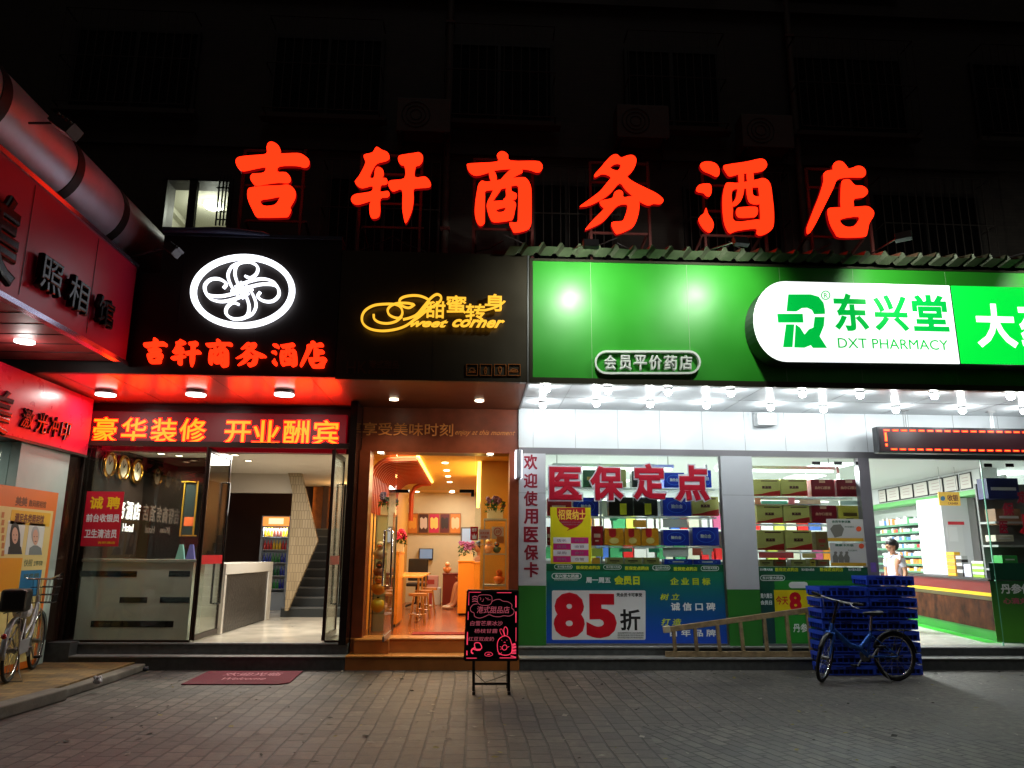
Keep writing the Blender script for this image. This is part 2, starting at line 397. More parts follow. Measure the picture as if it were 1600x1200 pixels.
# raised pavement on the left with its kerb
kb = [(-4.12, 0), (-4.06,-.5), (-4.13,-1.55), (-4.12,-2.0)]
YTILE = brick_mat('ochre_paving', (136,108,60), (98,80,52), (60,52,38), .2, .1, .004, .8, 'XY', noise=.35)
mb = MB(); mb.prism([ccw([(-12,-14),(-4.62,-14),(-4.5,-4.5),(-4.22,-2.0),(-4.22,-.02),(-12,-.02)])], lambda a,b_,d: Vector((a,b_,d)), .1)
struct('sidewalk', mb, YTILE)
mb = MB()
mb.prism([ccw([(-4.21,-.02),(-4.08,-.02),(-4.06,-.9),(-4.1,-2.0),(-4.21,-2.0)])], lambda a,b_,d: Vector((a,b_,d)), .085)
mb.prism([ccw([(-4.21,-2.02),(-4.03,-2.02),(-4.28,-4.5),(-4.4,-14),(-4.60,-14),(-4.49,-4.5)])], lambda a,b_,d: Vector((a,b_,d)), .115)
struct('kerb', mb, CONC, .015)
# steps
def steps(name, x0, x1, z1, y2, z2, mats, yb=.7):
    mb = MB(); mb.mat(0).box(x0, x1, 0, y2+.02, -.05, z1-.022); mb.mat(1).box(x0, x1, -.014, y2-.002, z1-.02, z1)
    mb.mat(0).box(x0, x1, y2, yb, -.04, z2-.022); mb.mat(1).box(x0, x1, y2-.012, yb, z2-.02, z2)
    struct(name, mb, mats, .004)
steps('hotel_steps', -5.05, -1.605, .17, .2, .31, [DARKST, EDGEST], .26)
mb = MB(); mb.box(-6, -5.052, 0.0, .25, -.05, .33); struct('plinth', mb, DARKST)
ORT = M('orange_tile', (176,108,52), .3, noise=.16, nscale=5); ORT2 = M('orange_tile_edge', (205,140,74), .28, noise=.12)
steps('dessert_shop_steps', -1.6, .628, .175, .33, .36, [ORT, ORT2], .72)
mb = MB(); mb.mat(0).box(-1.53,-1.08, .20,.329, .176,.336).mat(1).box(-1.53,-1.08,.195,.329,.338,.358); struct('entrance_ledge', mb, [ORT, ORT2], .004)
steps('pharmacy_steps', .632, 12, .15, .27, .26, [DARKST, EDGEST], .52)

# ================================================================ INTERIORS: shells
# hotel lobby
MARB = M('cream_marble', (205,198,182), .12, noise=.12, nscale=2.2)
LW = M('lobby_dark_wall', (30,26,25), .13, noise=.1)
LC = M('lobby_ceiling_paint', (212,204,190), .7)
mb = MB(); mb.box(-5.9, -1.62, .262, 7.2, .1, .31); struct('lobby_floor', mb, MARB)
mb = MB(); mb.box(-5.9,-5.32,.3,.34,2.84,2.9)
mb.box(-5.9,-1.62,.6,7.2,2.93,3.0); struct('lobby_ceiling', mb, LC)
mb = MB(); mb.box(-5.9,-5.72,.3,7.2,.31,2.93); struct('lobby_wall', mb, M('lobby_brown_wall', (70,52,38), .35, noise=.2))
MIR = M('smoked_mirror', (74,62,54), .04, .9)
mb = MB(); mb.box(-5.72,-3.9,2.0,2.1,.31,2.925); struct('lobby_back_wall', mb, MIR)
mb = MB(); mb.box(-5.72,-5.25,.3,.34,.31,2.84).box(-5.3,-5.2,.36,1.999,.31,2.925); struct('lobby_letter_wall', mb, M('lobby_letter_wall_paint', (36,28,24), .2, noise=.2))
mb = MB(); mb.box(-5.7,-1.62,7.2,7.3,.31,2.93); struct('lobby_end_wall', mb, M('lobby_end', (52,30,26), .3, noise=.3, nscale=2))
mb = MB(); mb.box(-1.75,-1.62,.32,7.2,.31,2.93); struct('lobby_side_wall', mb, M('lobby_side', (168,150,128), .4, noise=.06))
# cream header above the dark opening at the back of the lobby
H = YP(4.4); mb = MB(); H.slab(mb, 345, 700, 470, 770, -.12, 0); struct('lobby_header_wall', mb, M('cream_wall', (190,180,165), .6))
# dessert shop
CR = M('cream_wall_paint', (205,190,150), .6, noise=.04); OW = M('orange_wall', (214,158,66), .5, noise=.06)
WOODF = brick_mat('wood_plank_floor', (168,92,44), (140,72,34), (90,46,22), 1.1, .14, .002, .22, 'YX', noise=.15, bump=.1)
mb = MB(); mb.box(-1.6, .62, .722, 8.4, .2, .36); struct('dessert_shop_floor', mb, WOODF)
mb = MB(); mb.box(-1.6,.62,.86,8.4,2.9,2.98); struct('dessert_shop_ceiling', mb, M('shop_ceiling_paint', (226,190,110), .6))
mb = MB(); mb.box(-1.6,-1.545,.8,8.4,.36,2.9); struct('dessert_shop_left_wall', mb, OW)
mb = MB(); mb.box(.56,.62,.8,8.4,.36,2.9); struct('dessert_shop_right_wall', mb, OW)
mb = MB(); mb.box(-1.545,.56,8.2,8.3,.36,2.9); struct('dessert_shop_back_wall', mb, CR)
# pharmacy
PW = M('pharmacy_wall_paint', (228,232,228), .5)
mb = MB(); mb.box(.64, 14, .53, 9.4, .1, .26); struct('pharmacy_floor', mb, M('pale_tile_floor', (196,196,190), .2, noise=.06))
mb = MB(); mb.box(.64, 14, .62, 9.4, 3.02, 3.1); struct('pharmacy_ceiling', mb, M('pharmacy_ceiling_paint', (222,226,226), .55))
mb = MB(); mb.box(.64,14,9.4,9.5,.26,3.02); struct('pharmacy_back_wall', mb, PW)
mb = MB(); mb.box(.64,.7,.6,9.4,.26,3.02); struct('pharmacy_left_wall', mb, PW)
mb = MB(); mb.box(12.9,13,.6,9.4,.26,3.02); struct('pharmacy_right_wall', mb, PW)

# ================================================================ UPPER BUILDING (almost black above the signs)
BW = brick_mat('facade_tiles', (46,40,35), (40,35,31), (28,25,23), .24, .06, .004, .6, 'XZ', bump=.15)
bld = thing('apartment_building', 'dark tiled apartment facade rising behind the rooftop letters, one window lit', 'building', (0,.9,3.5))
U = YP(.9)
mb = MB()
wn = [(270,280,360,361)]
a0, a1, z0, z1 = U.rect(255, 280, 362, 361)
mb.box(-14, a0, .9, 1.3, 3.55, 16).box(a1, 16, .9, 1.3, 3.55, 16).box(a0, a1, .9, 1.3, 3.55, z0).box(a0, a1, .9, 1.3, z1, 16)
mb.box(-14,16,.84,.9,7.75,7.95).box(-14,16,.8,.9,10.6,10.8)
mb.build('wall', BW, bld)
# the lit window: frame, panes, room behind
fr = MB(); fw = M('dark_window_frame', (20,18,17), .5)
for q in ((255,280,259,361),(294,280,306,361),(357,280,362,361),(255,357,362,361),(255,280,362,284)): U.slab(fr, *q, -.06, .03)
wo = fr.build('window', fw, bld)
pn = MB(); U.slab(pn, 259,284,294,357, -.02,-.012); U.slab(pn, 306,284,357,357,-.02,-.012); pn.build('pane', glass(), wo)
rm = MB(); ra = a0-.5; rb = a1+1.6; zc = z1+.08
rm.box(ra, rb, 3.4, 3.5, z0-.6, zc).box(ra, ra+.06, 1.3, 3.4, z0-.6, zc).box(rb-.06, rb, 1.3, 3.4, z0-.6, zc).box(ra, rb, 1.3, 3.5, zc, zc+.05).box(ra, rb, 1.3, 3.4, z0-.65, z0-.6)
rm.box(ra+.06, rb-.06, 3.28, 3.4, zc-.09, zc).box(ra+.06, ra+.16, 1.3, 3.4, zc-.09, zc)
rm.build('room_lining', M('upstairs_room_paint', (205,203,185), .7), bld)
tx = MB(); q_ = GZ(334,322,zc-.05); q_.y = min(q_.y, 3.0); c_ = q_.x-.25; tx.ball((q_.x, q_.y, zc-.05), .17, 16, 8, (1,1,.35)); tx.build('ceiling_lamp', M('ceiling_globe', (250,250,240), .5, emit=(1,1,.88), es=5), bld)
lamp('ceiling_lamp_light', 'POINT', (q_.x, q_.y, zc-.25), 20, (1,.98,.85), .1, parent=bld)
# dark windows, cages, sills of the other storeys
def dark_window(x0, x1, z0, z1, cage=True):
    f = MB()
    for b_ in ((x0,x1,z0,z0+.05),(x0,x1,z1-.05,z1),(x0,x0+.05,z0+.05,z1-.05),(x1-.05,x1,z0+.05,z1-.05),((x0+x1)/2-.025,(x0+x1)/2+.025,z0+.05,z1-.05)): f.box(b_[0],b_[1],.84,.9,b_[2],b_[3])
    wob = f.build('window', fw, bld)
    p = MB(); p.box(x0+.05,x1-.05,.87,.885,z0+.05,z1-.05); p.build('pane', M('night_glass', (8,8,9), .3, spec=.15), wob)
    s_ = MB(); s_.box(x0-.1,x1+.1,.66,.84,z0-.1,z0-.02); s_.build('sill', M('sill_concrete', (62,57,52), .8), wob)
    if cage:
        c = MB()
        n = int((x1-x0)/.13)
        for i in range(n+1):
            x = x0+(x1-x0)*i/n; c.bar((x,.5,z0-.05),(x,.5,z1+.1),.012,.012); 
        for z in (z0-.05,(z0+z1)/2,z1+.1): c.bar((x0,.5,z),(x1,.5,z),.02,.012); c.bar((x0,.5,z),(x0,.84,z),.02,.012); c.bar((x1,.5,z),(x1,.84,z),.02,.012)
        c.build('window_cage', M('cage_iron', (48,42,38), .6), wob)
for x0, x1, z0, z1 in ((-3.4,-1.6,8.3,9.8),(-.6,1.2,8.3,9.8),(2.4,4.0,8.3,9.8),(5.2,7.2,8.3,9.8),(8.4,10.2,8.3,9.8),(-6.6,-4.6,8.3,9.8),
                      (-2.4,-.6,5.9,7.3),(.6,2.2,5.9,7.3),(3.3,4.9,5.9,7.3),(6.4,8.2,5.9,7.3),(-3.4,-1.6,11.2,12.8),(-.6,1.2,11.2,12.8),(2.4,4.0,11.2,12.8),(5.2,7.2,11.2,12.8)):
    dark_window(x0, x1, z0, z1)
g_ = MB()          # cage that covers the right of the lit window
for x in (347,353,358,363): 
    a, z = U.sz(x, 322); g_.bar((a,.7,U.sz(x,361)[1]),(a,.7,U.sz(x,283)[1]),.02,.02)
for y in (303,340,352):
    a, z = U.sz(345, y); b2, z = U.sz(366, y); g_.bar((a,.7,z),(b2,.7,z),.02,.015)
g_.build('window_cage', BLACK, bld)
def ac_unit(px, py, label):
    P = YP(.45); a, z = P.sz(px, py)
    t = thing('air_conditioner', label, 'air conditioner', (a,.45,z-.28), 'outdoor air conditioners on the dark facade')
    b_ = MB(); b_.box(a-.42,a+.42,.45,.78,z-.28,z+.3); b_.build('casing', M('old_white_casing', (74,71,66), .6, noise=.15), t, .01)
    b_ = MB(); pts = [(a-.12+.22*math.cos(q*math.pi/8),.443,z+.01+.22*math.sin(q*math.pi/8)) for q in range(16)]
    for rr in (1,.7,.4): b_.tube([(a-.12+(p[0]-a+.12)*rr,p[1],z+.01+(p[2]-z-.01)*rr) for p in pts], .006, 5, True)
    b_.build('fan_grille', BLACK, t)
    b_ = MB(); b_.bar((a-.35,.45,z-.3),(a-.35,.9,z-.3),.03,.03).bar((a+.35,.45,z-.3),(a+.35,.9,z-.3),.03,.03).bar((a-.35,.5,z-.3),(a-.35,.88,z-.6),.02,.02).bar((a+.35,.5,z-.3),(a+.35,.88,z-.6),.02,.02); b_.build('bracket', BLACK, t)
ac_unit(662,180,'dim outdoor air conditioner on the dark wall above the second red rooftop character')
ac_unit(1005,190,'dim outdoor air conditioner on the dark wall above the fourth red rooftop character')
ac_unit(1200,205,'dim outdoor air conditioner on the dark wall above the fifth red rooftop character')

# ================================================================ HOTEL CANOPY SIGN
Y0 = -1.3; S = YP(Y0)
xl, xm, xr = -6.4, -1.70, .655
BRN = M('dark_bronze_panel', (34,27,25), .4, .3, noise=.12, nscale=2)
sg = thing('hotel_canopy', 'near-black metal fascia over the hotel entrance with lit emblem and red characters', 'canopy', (-3.9,Y0,3.53))
mb = MB(); mb.box(-3.9, xm-.003, Y0, Y0+.08, 3.53, 5.3).box(xl, -3.9, Y0, Y0+.08, 3.53, 4.8).box(-3.9,xm-.003,Y0+.08,.88,5.2,5.28).box(-3.9,-3.86,Y0+.08,.88,3.57,5.2); mb.build('fascia', BRN, sg)
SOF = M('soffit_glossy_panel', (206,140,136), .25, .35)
mb = MB(); mb.box(xl, xm-.003, Y0+.08, .88, 3.53, 3.56); mb.build('soffit', SOF, sg)
mb = MB()
for px in (278, 400, 527): a, z = S.sz(px, 500); mb.box(a-.003,a+.003,Y0-.003,Y0,3.56,5.28)
for i in range(7): x = -5.6+i*.6; mb.box(x-.002,x+.002,Y0+.1,.86,3.526,3.53)
mb.build('panel_joint', BLACK, sg)
mb = MB(); mb.box(-3.9,xm-.005,Y0-.03,Y0+.3,5.301,5.34); mb.build('top_cap', M('lead_flashing', (70,74,92), .4, .5, noise=.2), sg)
mb = MB(); c1 = [S.hit(*p) for p in ((366,371),(380,368),(395,372),(402,374))]
mb.tube([(-3.9,-1.35,5.35),(-3.2,-1.36,5.37),(-2.7,-1.35,5.34),(-2.6,-1.34,5.33)], [.03,.045,.03,.01], 8); mb.build('tarpaulin_roll', M('blue_grey_sheet', (74,78,110), .4), sg)
# emblem
def cp(crop, sc_): return lambda x, y: (crop[0]+x/sc_, crop[1]+y/sc_)
q8 = cp((220,380), 5.0)
cx, cz = S.sz(*q8(808,385)); ex = S.sz(*q8(1196,385))[0]-cx; ez = cz-S.sz(*q8(808,662))[1]
mb = MB(); n = 56
stroke_m(mb, S, [Vector((cx+ex*math.cos(2*math.pi*i/n)*.985, cz+ez*math.sin(2*math.pi*i/n)*.97)) for i in range(n)], .068, .03, .075, 1, True)
mb.build('emblem_ring', WHITE_GLOW, sg)
mb = MB(); px2m = (S.sz(*q8(1300,378))[0]-S.sz(*q8(800,378))[0])/500; ox, oz = S.sz(*q8(800,378))
arms = [([(812,440),(775,350),(742,260),(755,185),(830,165),(888,195),(893,245),(855,285),(812,272)], [30,34,34,36,36,34,34,36,30]),
        ([(775,420),(725,350),(695,270),(715,205),(757,172)], [26,32,32,24,4])]
j = 0
for kq in range(4):
    for pts, ws in arms:
        P = []
        for x, y in pts:
            u = (x-800)/1.2; v = (y-378)/1.0
            for _ in range(kq): u, v = -v, u
            P.append(Vector((ox+u*1.36*px2m, oz-v*1.12*px2m)))
        stroke_m(mb, S, P, [w_*px2m*.54 for w_ in ws], .03, .07+.0007*j, 5); j += 1
mb.build('emblem_scroll', WHITE_GLOW, sg)
# brush characters traced stroke by stroke from the sign
G = {}
G['ji'] = ((350,210), 4.848, [([(335,120),(350,85),(385,82),(425,110),(440,150),(444,168),(570,165),(620,185),(652,215),(650,255),(620,272),(560,258),(430,262),(418,305),(480,310),(512,345),(512,375),(490,388),(420,385),(340,395),(265,408),(235,395),(212,355),(225,322),(260,318),(315,310),(325,270),(250,280),(160,298),(120,275),(102,230),(115,200),(160,188),(250,180),(332,170)], []),
  ([(195,440),(215,425),(320,412),(440,408),(490,402),(530,422),(552,460),(545,510),(512,570),(518,590),(500,632),(470,645),(300,648),(255,640),(228,590),(200,530),(190,480)], [[(290,518),(360,505),(425,492),(432,505),(395,555),(310,560)]])])
G['xuan'] = ((350,210), 4.848, [([(1065,180),(1130,160),(1160,118),(1200,140),(1245,160),(1258,200),(1230,222),(1165,240),(1130,290),(1110,345),(1140,350),(1150,290),(1170,268),(1205,285),(1215,320),(1205,350),(1235,355),(1243,385),(1225,400),(1195,405),(1190,455),(1245,450),(1258,475),(1240,495),(1190,505),(1188,590),(1178,640),(1135,655),(1112,630),(1108,560),(1115,525),(1060,540),(1010,550),(975,530),(972,500),(1000,475),(1060,465),(1125,450),(1128,410),(1060,425),(1025,415),(998,380),(1020,350),(1050,300),(1078,235)], []),
  ([(1325,195),(1345,180),(1440,165),(1480,160),(1508,185),(1505,225),(1480,255),(1455,265),(1450,345),(1520,342),(1550,360),(1570,400),(1550,420),(1480,425),(1440,435),(1440,500),(1430,580),(1405,650),(1382,688),(1370,670),(1355,580),(1352,440),(1290,450),(1265,435),(1248,395),(1270,370),(1370,355),(1372,265),(1345,250),(1325,220)], [])])
G['shang'] = ((700,220), 4.706, [([(140,205),(165,188),(360,175),(358,130),(380,103),(410,102),(440,125),(458,168),(640,170),(680,185),(692,215),(675,245),(645,250),(590,232),(480,225),(350,235),(280,258),(205,275),(160,250)], []),
  ([(300,260),(330,240),(352,270),(355,310),(320,320)], []), ([(470,225),(530,225),(545,250),(500,275),(450,305),(390,315),(400,290)], []),
  ([(250,315),(290,322),(440,300),(540,290),(575,300),(600,340),(610,400),(610,600),(600,650),(570,675),(490,692),(470,670),(450,620),(505,618),(512,560),(515,400),(500,345),(380,375),(280,385),(272,430),(270,580),(268,620),(240,642),(215,620),(198,560),(200,480),(215,380),(225,340)], []),
  ([(345,365),(388,370),(350,430),(320,468),(290,470),(310,430)], []), ([(425,365),(460,350),(465,390),(500,410),(500,440),(470,455),(405,455),(425,430)], []),
  ([(285,485),(310,468),(400,462),(470,460),(497,485),(490,530),(475,590),(440,605),(340,615),(310,590),(290,530)], [[(355,525),(420,508),(408,540),(365,545)]])])
G['wu'] = ((700,220), 4.706, [([(1070,270),(1110,225),(1160,165),(1200,128),(1235,122),(1265,145),(1310,130),(1350,128),(1375,155),(1368,205),(1340,250),(1310,285),(1360,325),(1450,370),(1520,405),(1565,440),(1572,465),(1550,482),(1500,480),(1470,492),(1430,480),(1370,440),(1300,380),(1255,330),(1190,400),(1130,445),(1040,490),(975,502),(970,495),(1040,445),(1110,390),(1160,330),(1190,290),(1160,268),(1120,265),(1080,285)], [[(1185,220),(1220,190),(1262,195),(1240,240)]]),
  ([(1110,465),(1140,455),(1200,440),(1215,400),(1250,382),(1278,400),(1282,435),(1340,428),(1380,440),(1398,480),(1390,560),(1360,640),(1310,675),(1245,700),(1220,690),(1195,620),(1270,610),(1290,580),(1310,520),(1305,485),(1240,495),(1180,560),(1120,620),(1015,668),(1010,660),(1060,600),(1110,550),(1140,515),(1120,495)], [])])
G['jiu'] = ((1060,230), 4.706, [([(148,150),(175,130),(220,128),(265,145),(288,185),(285,225),(265,235),(225,215),(170,190)], []), ([(120,325),(140,298),(190,288),(225,298),(230,350),(215,380),(190,372),(175,355),(130,345)], []),
  ([(190,465),(205,510),(238,560),(245,600),(225,640),(195,635),(160,600),(137,550),(150,525),(178,500)], []), ([(318,165),(345,150),(480,130),(580,108),(620,118),(635,155),(610,190),(545,205),(440,215),(370,232),(345,215)], []),
  ([(430,205),(462,205),(465,290),(450,300),(435,290)], []), ([(490,200),(530,200),(535,290),(500,295)], []),
  ([(330,300),(350,282),(430,285),(560,260),(600,250),(635,262),(660,300),(672,380),(684,500),(680,600),(650,640),(590,665),(560,650),(555,615),(420,630),(370,648),(345,625),(322,560),(312,450),(315,370)], [[(380,340),(470,322),(560,312),(577,330),(585,450),(586,555),(560,552),(400,565),(385,480)]]),
  ([(430,300),(462,310),(462,360),(440,420),(400,450),(378,440),(410,390)], []), ([(488,300),(522,300),(530,370),(560,385),(590,390),(580,435),(520,430),(495,390)], []), ([(412,485),(430,465),(540,460),(565,475),(560,520),(530,532),(440,535),(415,515)], [])])
G['dian'] = ((1060,230), 4.706, [([(1120,150),(1145,125),(1185,128),(1215,160),(1225,190),(1130,195)], []), ([(1052,210),(1100,190),(1240,178),(1290,160),(1330,165),(1355,195),(1350,230),(1320,240),(1220,240),(1150,258),(1120,320),(1080,400),(1030,500),(990,580),(950,645),(930,650),(928,610),(945,560),(980,470),(1020,370),(1050,270)], []),
  ([(1180,290),(1200,260),(1240,262),(1275,300),(1330,305),(1365,330),(1368,360),(1340,385),(1270,400),(1262,470),(1180,475)], []),
  ([(1080,480),(1110,465),(1200,462),(1300,458),(1370,455),(1412,490),(1410,530),(1380,580),(1365,650),(1340,675),(1170,678),(1130,640),(1095,570)], [[(1170,548),(1310,528),(1270,598),(1200,600)]])])
# six big rooftop characters, each on its own iron frame
RP = YP(-.9)
frames = {'ji': (383,477,233,380, (262,290,345)), 'xuan': (566,660,240,392, (272,318,355)), 'shang': (742,832,247,390, (280,358)), 'wu': (922,1012,252,395, (285,364)), 'jiu': (1097,1190,262,395, (290,330,368)), 'dian': (1260,1352,262,400, (293,370))}
lab = {'ji': 'first red lit rooftop character 吉, a cross over a box, above the emblem', 'xuan': 'second red lit rooftop character 轩, on its iron frame above the yellow neon script',
  'shang': 'third red lit rooftop character 商, boxed strokes, above the end of the dark fascia', 'wu': 'fourth red lit rooftop character 务 with crossed sweeping strokes',
  'jiu': 'fifth red lit rooftop character 酒 with three dots on its left', 'dian': 'last red lit rooftop character 店 at the right end of the row'}
IRON = M('rusty_red_iron', (92,44,40), .6, noise=.2)
for kq, (crop, s_, parts) in G.items():
    x0, x1, yt, yb, hz = frames[kq]
    t = thing('rooftop_character', lab[kq], 'lit character', (*RP.hit((x0+x1)/2, yb).xy, 5.2), 'red lit characters standing over the shop fronts')
    f = cp(crop, s_); mb = MB(); rt_ = MB()
    for j, (o_, hs_) in enumerate(parts):
        RP.poly(mb, [f(*p) for p in o_], .065, .085+.0012*j, [[f(*p) for p in h] for h in hs_], smooth=3)
        RP.poly(rt_, [f(*p) for p in o_], .0, .0645+.0002*j, [[f(*p) for p in h] for h in hs_], smooth=3)
    mb.build('lit_face', RED_GLOW, t); rt_.build('side_return', RED_DIM, t)
    fb = MB(); B = YP(-.86)
    for x in (x0, x1):
        a, z = B.sz(x, yt); fb.bar((a,-.84,5.1),(a,-.84,z),.035,.035)
    for y in (yt+2,)+hz:
        a, z = B.sz(x0, y); b2, z2 = B.sz(x1, y); fb.bar((a,-.84,(z+z2)/2),(b2,-.84,(z+z2)/2),.028,.028)
    a, z = B.sz(x0, hz[-1]); fb.bar((a,-.84,z),(a+.05,.85,5.3),.03,.03); a, z = B.sz(x1, hz[-1]); fb.bar((a,-.84,z),(a-.05,.85,5.3),.03,.03)
    fb.build('iron_frame', IRON, t)
# small red characters on the hotel fascia: same brush forms
rects = {'ji': (226,529,262,569), 'xuan': (269,531,315,574), 'shang': (323,531,364,575), 'wu': (370,536,417,574), 'jiu': (425,537,465,574), 'dian': (470,534,511,576)}
for kq, (crop, s_, parts) in G.items():
    f = cp(crop, s_); allp = [f(*p) for o_, _ in parts for p in o_]
    bx0, bx1 = min(p[0] for p in allp), max(p[0] for p in allp); by0, by1 = min(p[1] for p in allp), max(p[1] for p in allp)
    r = rects[kq]; mp_ = lambda p: (r[0]+(p[0]-bx0)/(bx1-bx0)*(r[2]-r[0]), r[1]+(p[1]-by0)/(by1-by0)*(r[3]-r[1]))
    mb = MB()
    for j, (o_, hs_) in enumerate(parts):
        S.poly(mb, [mp_(f(*p)) for p in o_], .0, .045+.0008*j, [[mp_(f(*p)) for p in h] for h in hs_], smooth=2)
    mb.build('red_character', RED_GLOW, sg)
# flat oval ceiling lamps under the hotel soffit
HZ = 3.53
for px, lb in ((165,'leftmost of the three round lamps under the glowing red hotel soffit'),(306,'middle of the three round lamps under the glowing red hotel soffit'),(444,'rightmost of the three round lamps under the glowing red hotel soffit')):
    p = GZ(px, 618, 3.47)
    t = thing('ceiling_lamp', lb, 'lamp', (p.x,p.y,3.53), 'round lamps under the hotel soffit')
    b_ = MB(); b_.tube([(p.x,p.y,3.53),(p.x,p.y,3.49)], .135, 24); b_.build('housing', STEEL, t)
    b_ = MB(); b_.tube([(p.x,p.y,3.488),(p.x,p.y,3.47)], .125, 24); b_.build('diffuser', M('lamp_disc', (250,250,250), .4, emit=(1,.95,.9), es=6, sample=False), t)
    lamp('lamp_light', 'AREA', (p.x,p.y,3.462), 12, (1,.94,.88), .2, parent=t)
# ================================================================ HOTEL ENTRANCE
BRZ = M('dark_bronze', (52,38,32), .3, .5)
hf = thing('hotel_shopfront', 'glass shopfront of the hotel with bronze rails, left of the open doors', 'shopfront', (-3.6,.25,.31))
F = YP(.25)
for q in ((-5.28,-3.667),(-1.912,-1.62)): mb = MB(); mb.box(q[0],q[1],.25,.262,.342,2.868); mb.build('glass_pane', GL, hf)
mb = MB(); mb.box(-5.32,-1.61,.235,.275,2.87,2.93).box(-5.32,-3.66,.235,.275,.312,.34).box(-1.92,-1.61,.235,.275,.312,.34).box(-5.32,-5.285,.235,.275,.34,2.87).box(-3.665,-3.645,.235,.275,.34,2.87).box(-1.935,-1.915,.235,.275,.34,2.87)
mb.build('frame', BRZ, hf)
mb = MB(); mb.box(-5.6,-1.61,.62,.7,2.84,3.525).box(-5.6,-1.61,.28,.62,2.935,2.95); mb.build('transom_panel', M('transom_dark', (30,14,14), .3), hf)
mb = MB(); mb.box(-1.70,-1.605,.0,.7,.31,3.5); mb.build('side_post', M('black_gloss_post', (24,16,15), .15), hf)
mb = MB(); mb.box(-5.62,-5.325,-.10,.3,.335,2.72); mb.build('corner_pillar', M('brown_mirror_cladding', (66,44,34), .12, .6, noise=.1), hf)
for x, xh, lb in ((-3.63, 1, 'glass hotel door leaf standing open on the left beside the front desk'), (-1.95, -1, 'glass hotel door leaf standing open on the right beside the stairs')):
    t = thing('glass_door', lb, 'door', (x,.27,.32), 'open glass door leaves of the hotel')
    mb = MB(); mb.box(x-.006,x+.006,.29,1.17,.40,2.80); mb.build('pane', GL, t)
    mb = MB(); mb.box(x-.02,x+.02,.27,1.2,.33,.40).box(x-.02,x+.02,.27,1.2,2.80,2.86).box(x-.015,x+.015,.27,.29,.40,2.80).box(x-.015,x+.015,1.17,1.2,.40,2.80); mb.build('rail', BRZ, t)
    for sgn in (-1, 1):
        mb = MB(); hx = x+sgn*.06; hy = 1.05
        mb.tube([(x+sgn*.008,hy,2.45),(hx,hy,2.45),(hx,hy,.75),(x+sgn*.008,hy,.75)], .016, 8); mb.build('handle', BLACKG, t)
    mb = MB(); mb.box(x-.009,x+.009,.30,1.16,1.30,1.42); mb.build('red_strip', M('red_vinyl', (190,18,34), .4), t)
mb = MB(); mb.box(-1.90,-1.64,.246,.2495,1.30,1.42)
# LED board
lb_ = thing('led_message_board', 'long dark LED board with glowing amber text above the hotel doors', 'LED board', (-3.6,.5,2.8))
L = YP(.5); mb = MB(); L.slab(mb, 137, 645, 541, 706, -.1, 0); mb.build('panel', M('led_panel_bloom', (34,6,10), .5, emit=(1,.0,.02), es=.11), lb_, .006)  # weak red glow of the board face imitates bloom from the text
mb = MB(); red = MB(); k_ = 0
AMB = ((LED_Y, 'amber_text'), (M('led_bloom_red', (60,0,5), .5, emit=(1,.002,.0), es=7), 'red_text_halo'))  # larger glowing red copies behind the amber text imitate its bloom
for ch, r in zip('豪华装修开业酬宾', ((146,652,183,691),(190,653,229,692),(236,654,277,692),(281,654,322,693),(351,658,392,695),(395,657,437,695),(443,657,483,696),(489,657,529,696))):
    text_mesh(mb, L, ch, r, .008, .002, .012); text_mesh(red, L, ch, (r[0]-1.2,r[1]-1.2,r[2]+1.2,r[3]+1.2), .003, .002, .045); k_ += 1
    if k_ in (4, 8): mb.build(AMB[0][1], AMB[0][0], lb_); red.build(AMB[1][1], AMB[1][0], lb_); mb = MB(); red = MB()
# front desk of grey marble with black slots
GM = M('grey_marble', (226,226,212), .3, noise=.12, nscale=3)
fd = thing('front_desk', 'grey marble hotel front desk with black inset slots behind the window', 'desk', (-4.5,.4,.31))
mb = MB(); mb.box(-5.19,-3.74,.36,.82,.312,1.32); mb.build('body', GM, fd)
mb = MB(); mb.box(-5.195,-3.70,.33,.86,1.322,1.36); mb.build('top', M('pale_marble', (196,190,174), .2), fd)
D_ = YP(.36); mb = MB()
for r in ((112,892,214,901),(264,892,297,901),(187,933,230,942),(250,933,296,942),(142,970,271,980)): D_.slab(mb, *r, -.005, .004)
mb.build('slot', BLACKG, fd)
for px, colr, lb in ((283,(130,190,180),'mint green tent card on the front desk'),(299,(110,110,200),'blue card holder on the front desk near the open door')):
    a, z = YP(.6).sz(px, 866); mb = MB(); mb.prism([[(0,0),(.12,0),(.08,.2),(.04,.2)]], lambda u,v,d: Vector((a-.06+u,.56+d,1.362+v)), .05)
    tag(mb.build('tent_card', M('card_%d'%px, colr, .5)), lb, 'card')
# recruitment notice
nt_ = thing('recruitment_notice', 'red recruitment poster with yellow and white characters taped inside the hotel window', 'poster', (-5.1,.245,1.5))
mb = MB(); F.slab(mb, 131,768,189.5,853.5, .002, .005); mb.build('sheet', M('poster_red', (196,14,44), .4), nt_)
mb = MB(); text_mesh(mb, F, '诚 聘', (141,776,188,796), .0055, .001, .03); text_mesh(mb, F, '吉轩酒店', (153,846,180,850), .0055, .001, .01); mb.build('yellow_text', M('print_yellow', (240,200,20), .5), nt_)
mb = MB(); text_mesh(mb, F, '前台收银员', (135,803,187,816), .0055, .001, .03); text_mesh(mb, F, '卫生清洁员', (132,827,183,841), .0055, .001, .03); mb.build('white_text', M('print_white', (235,235,235), .5), nt_)
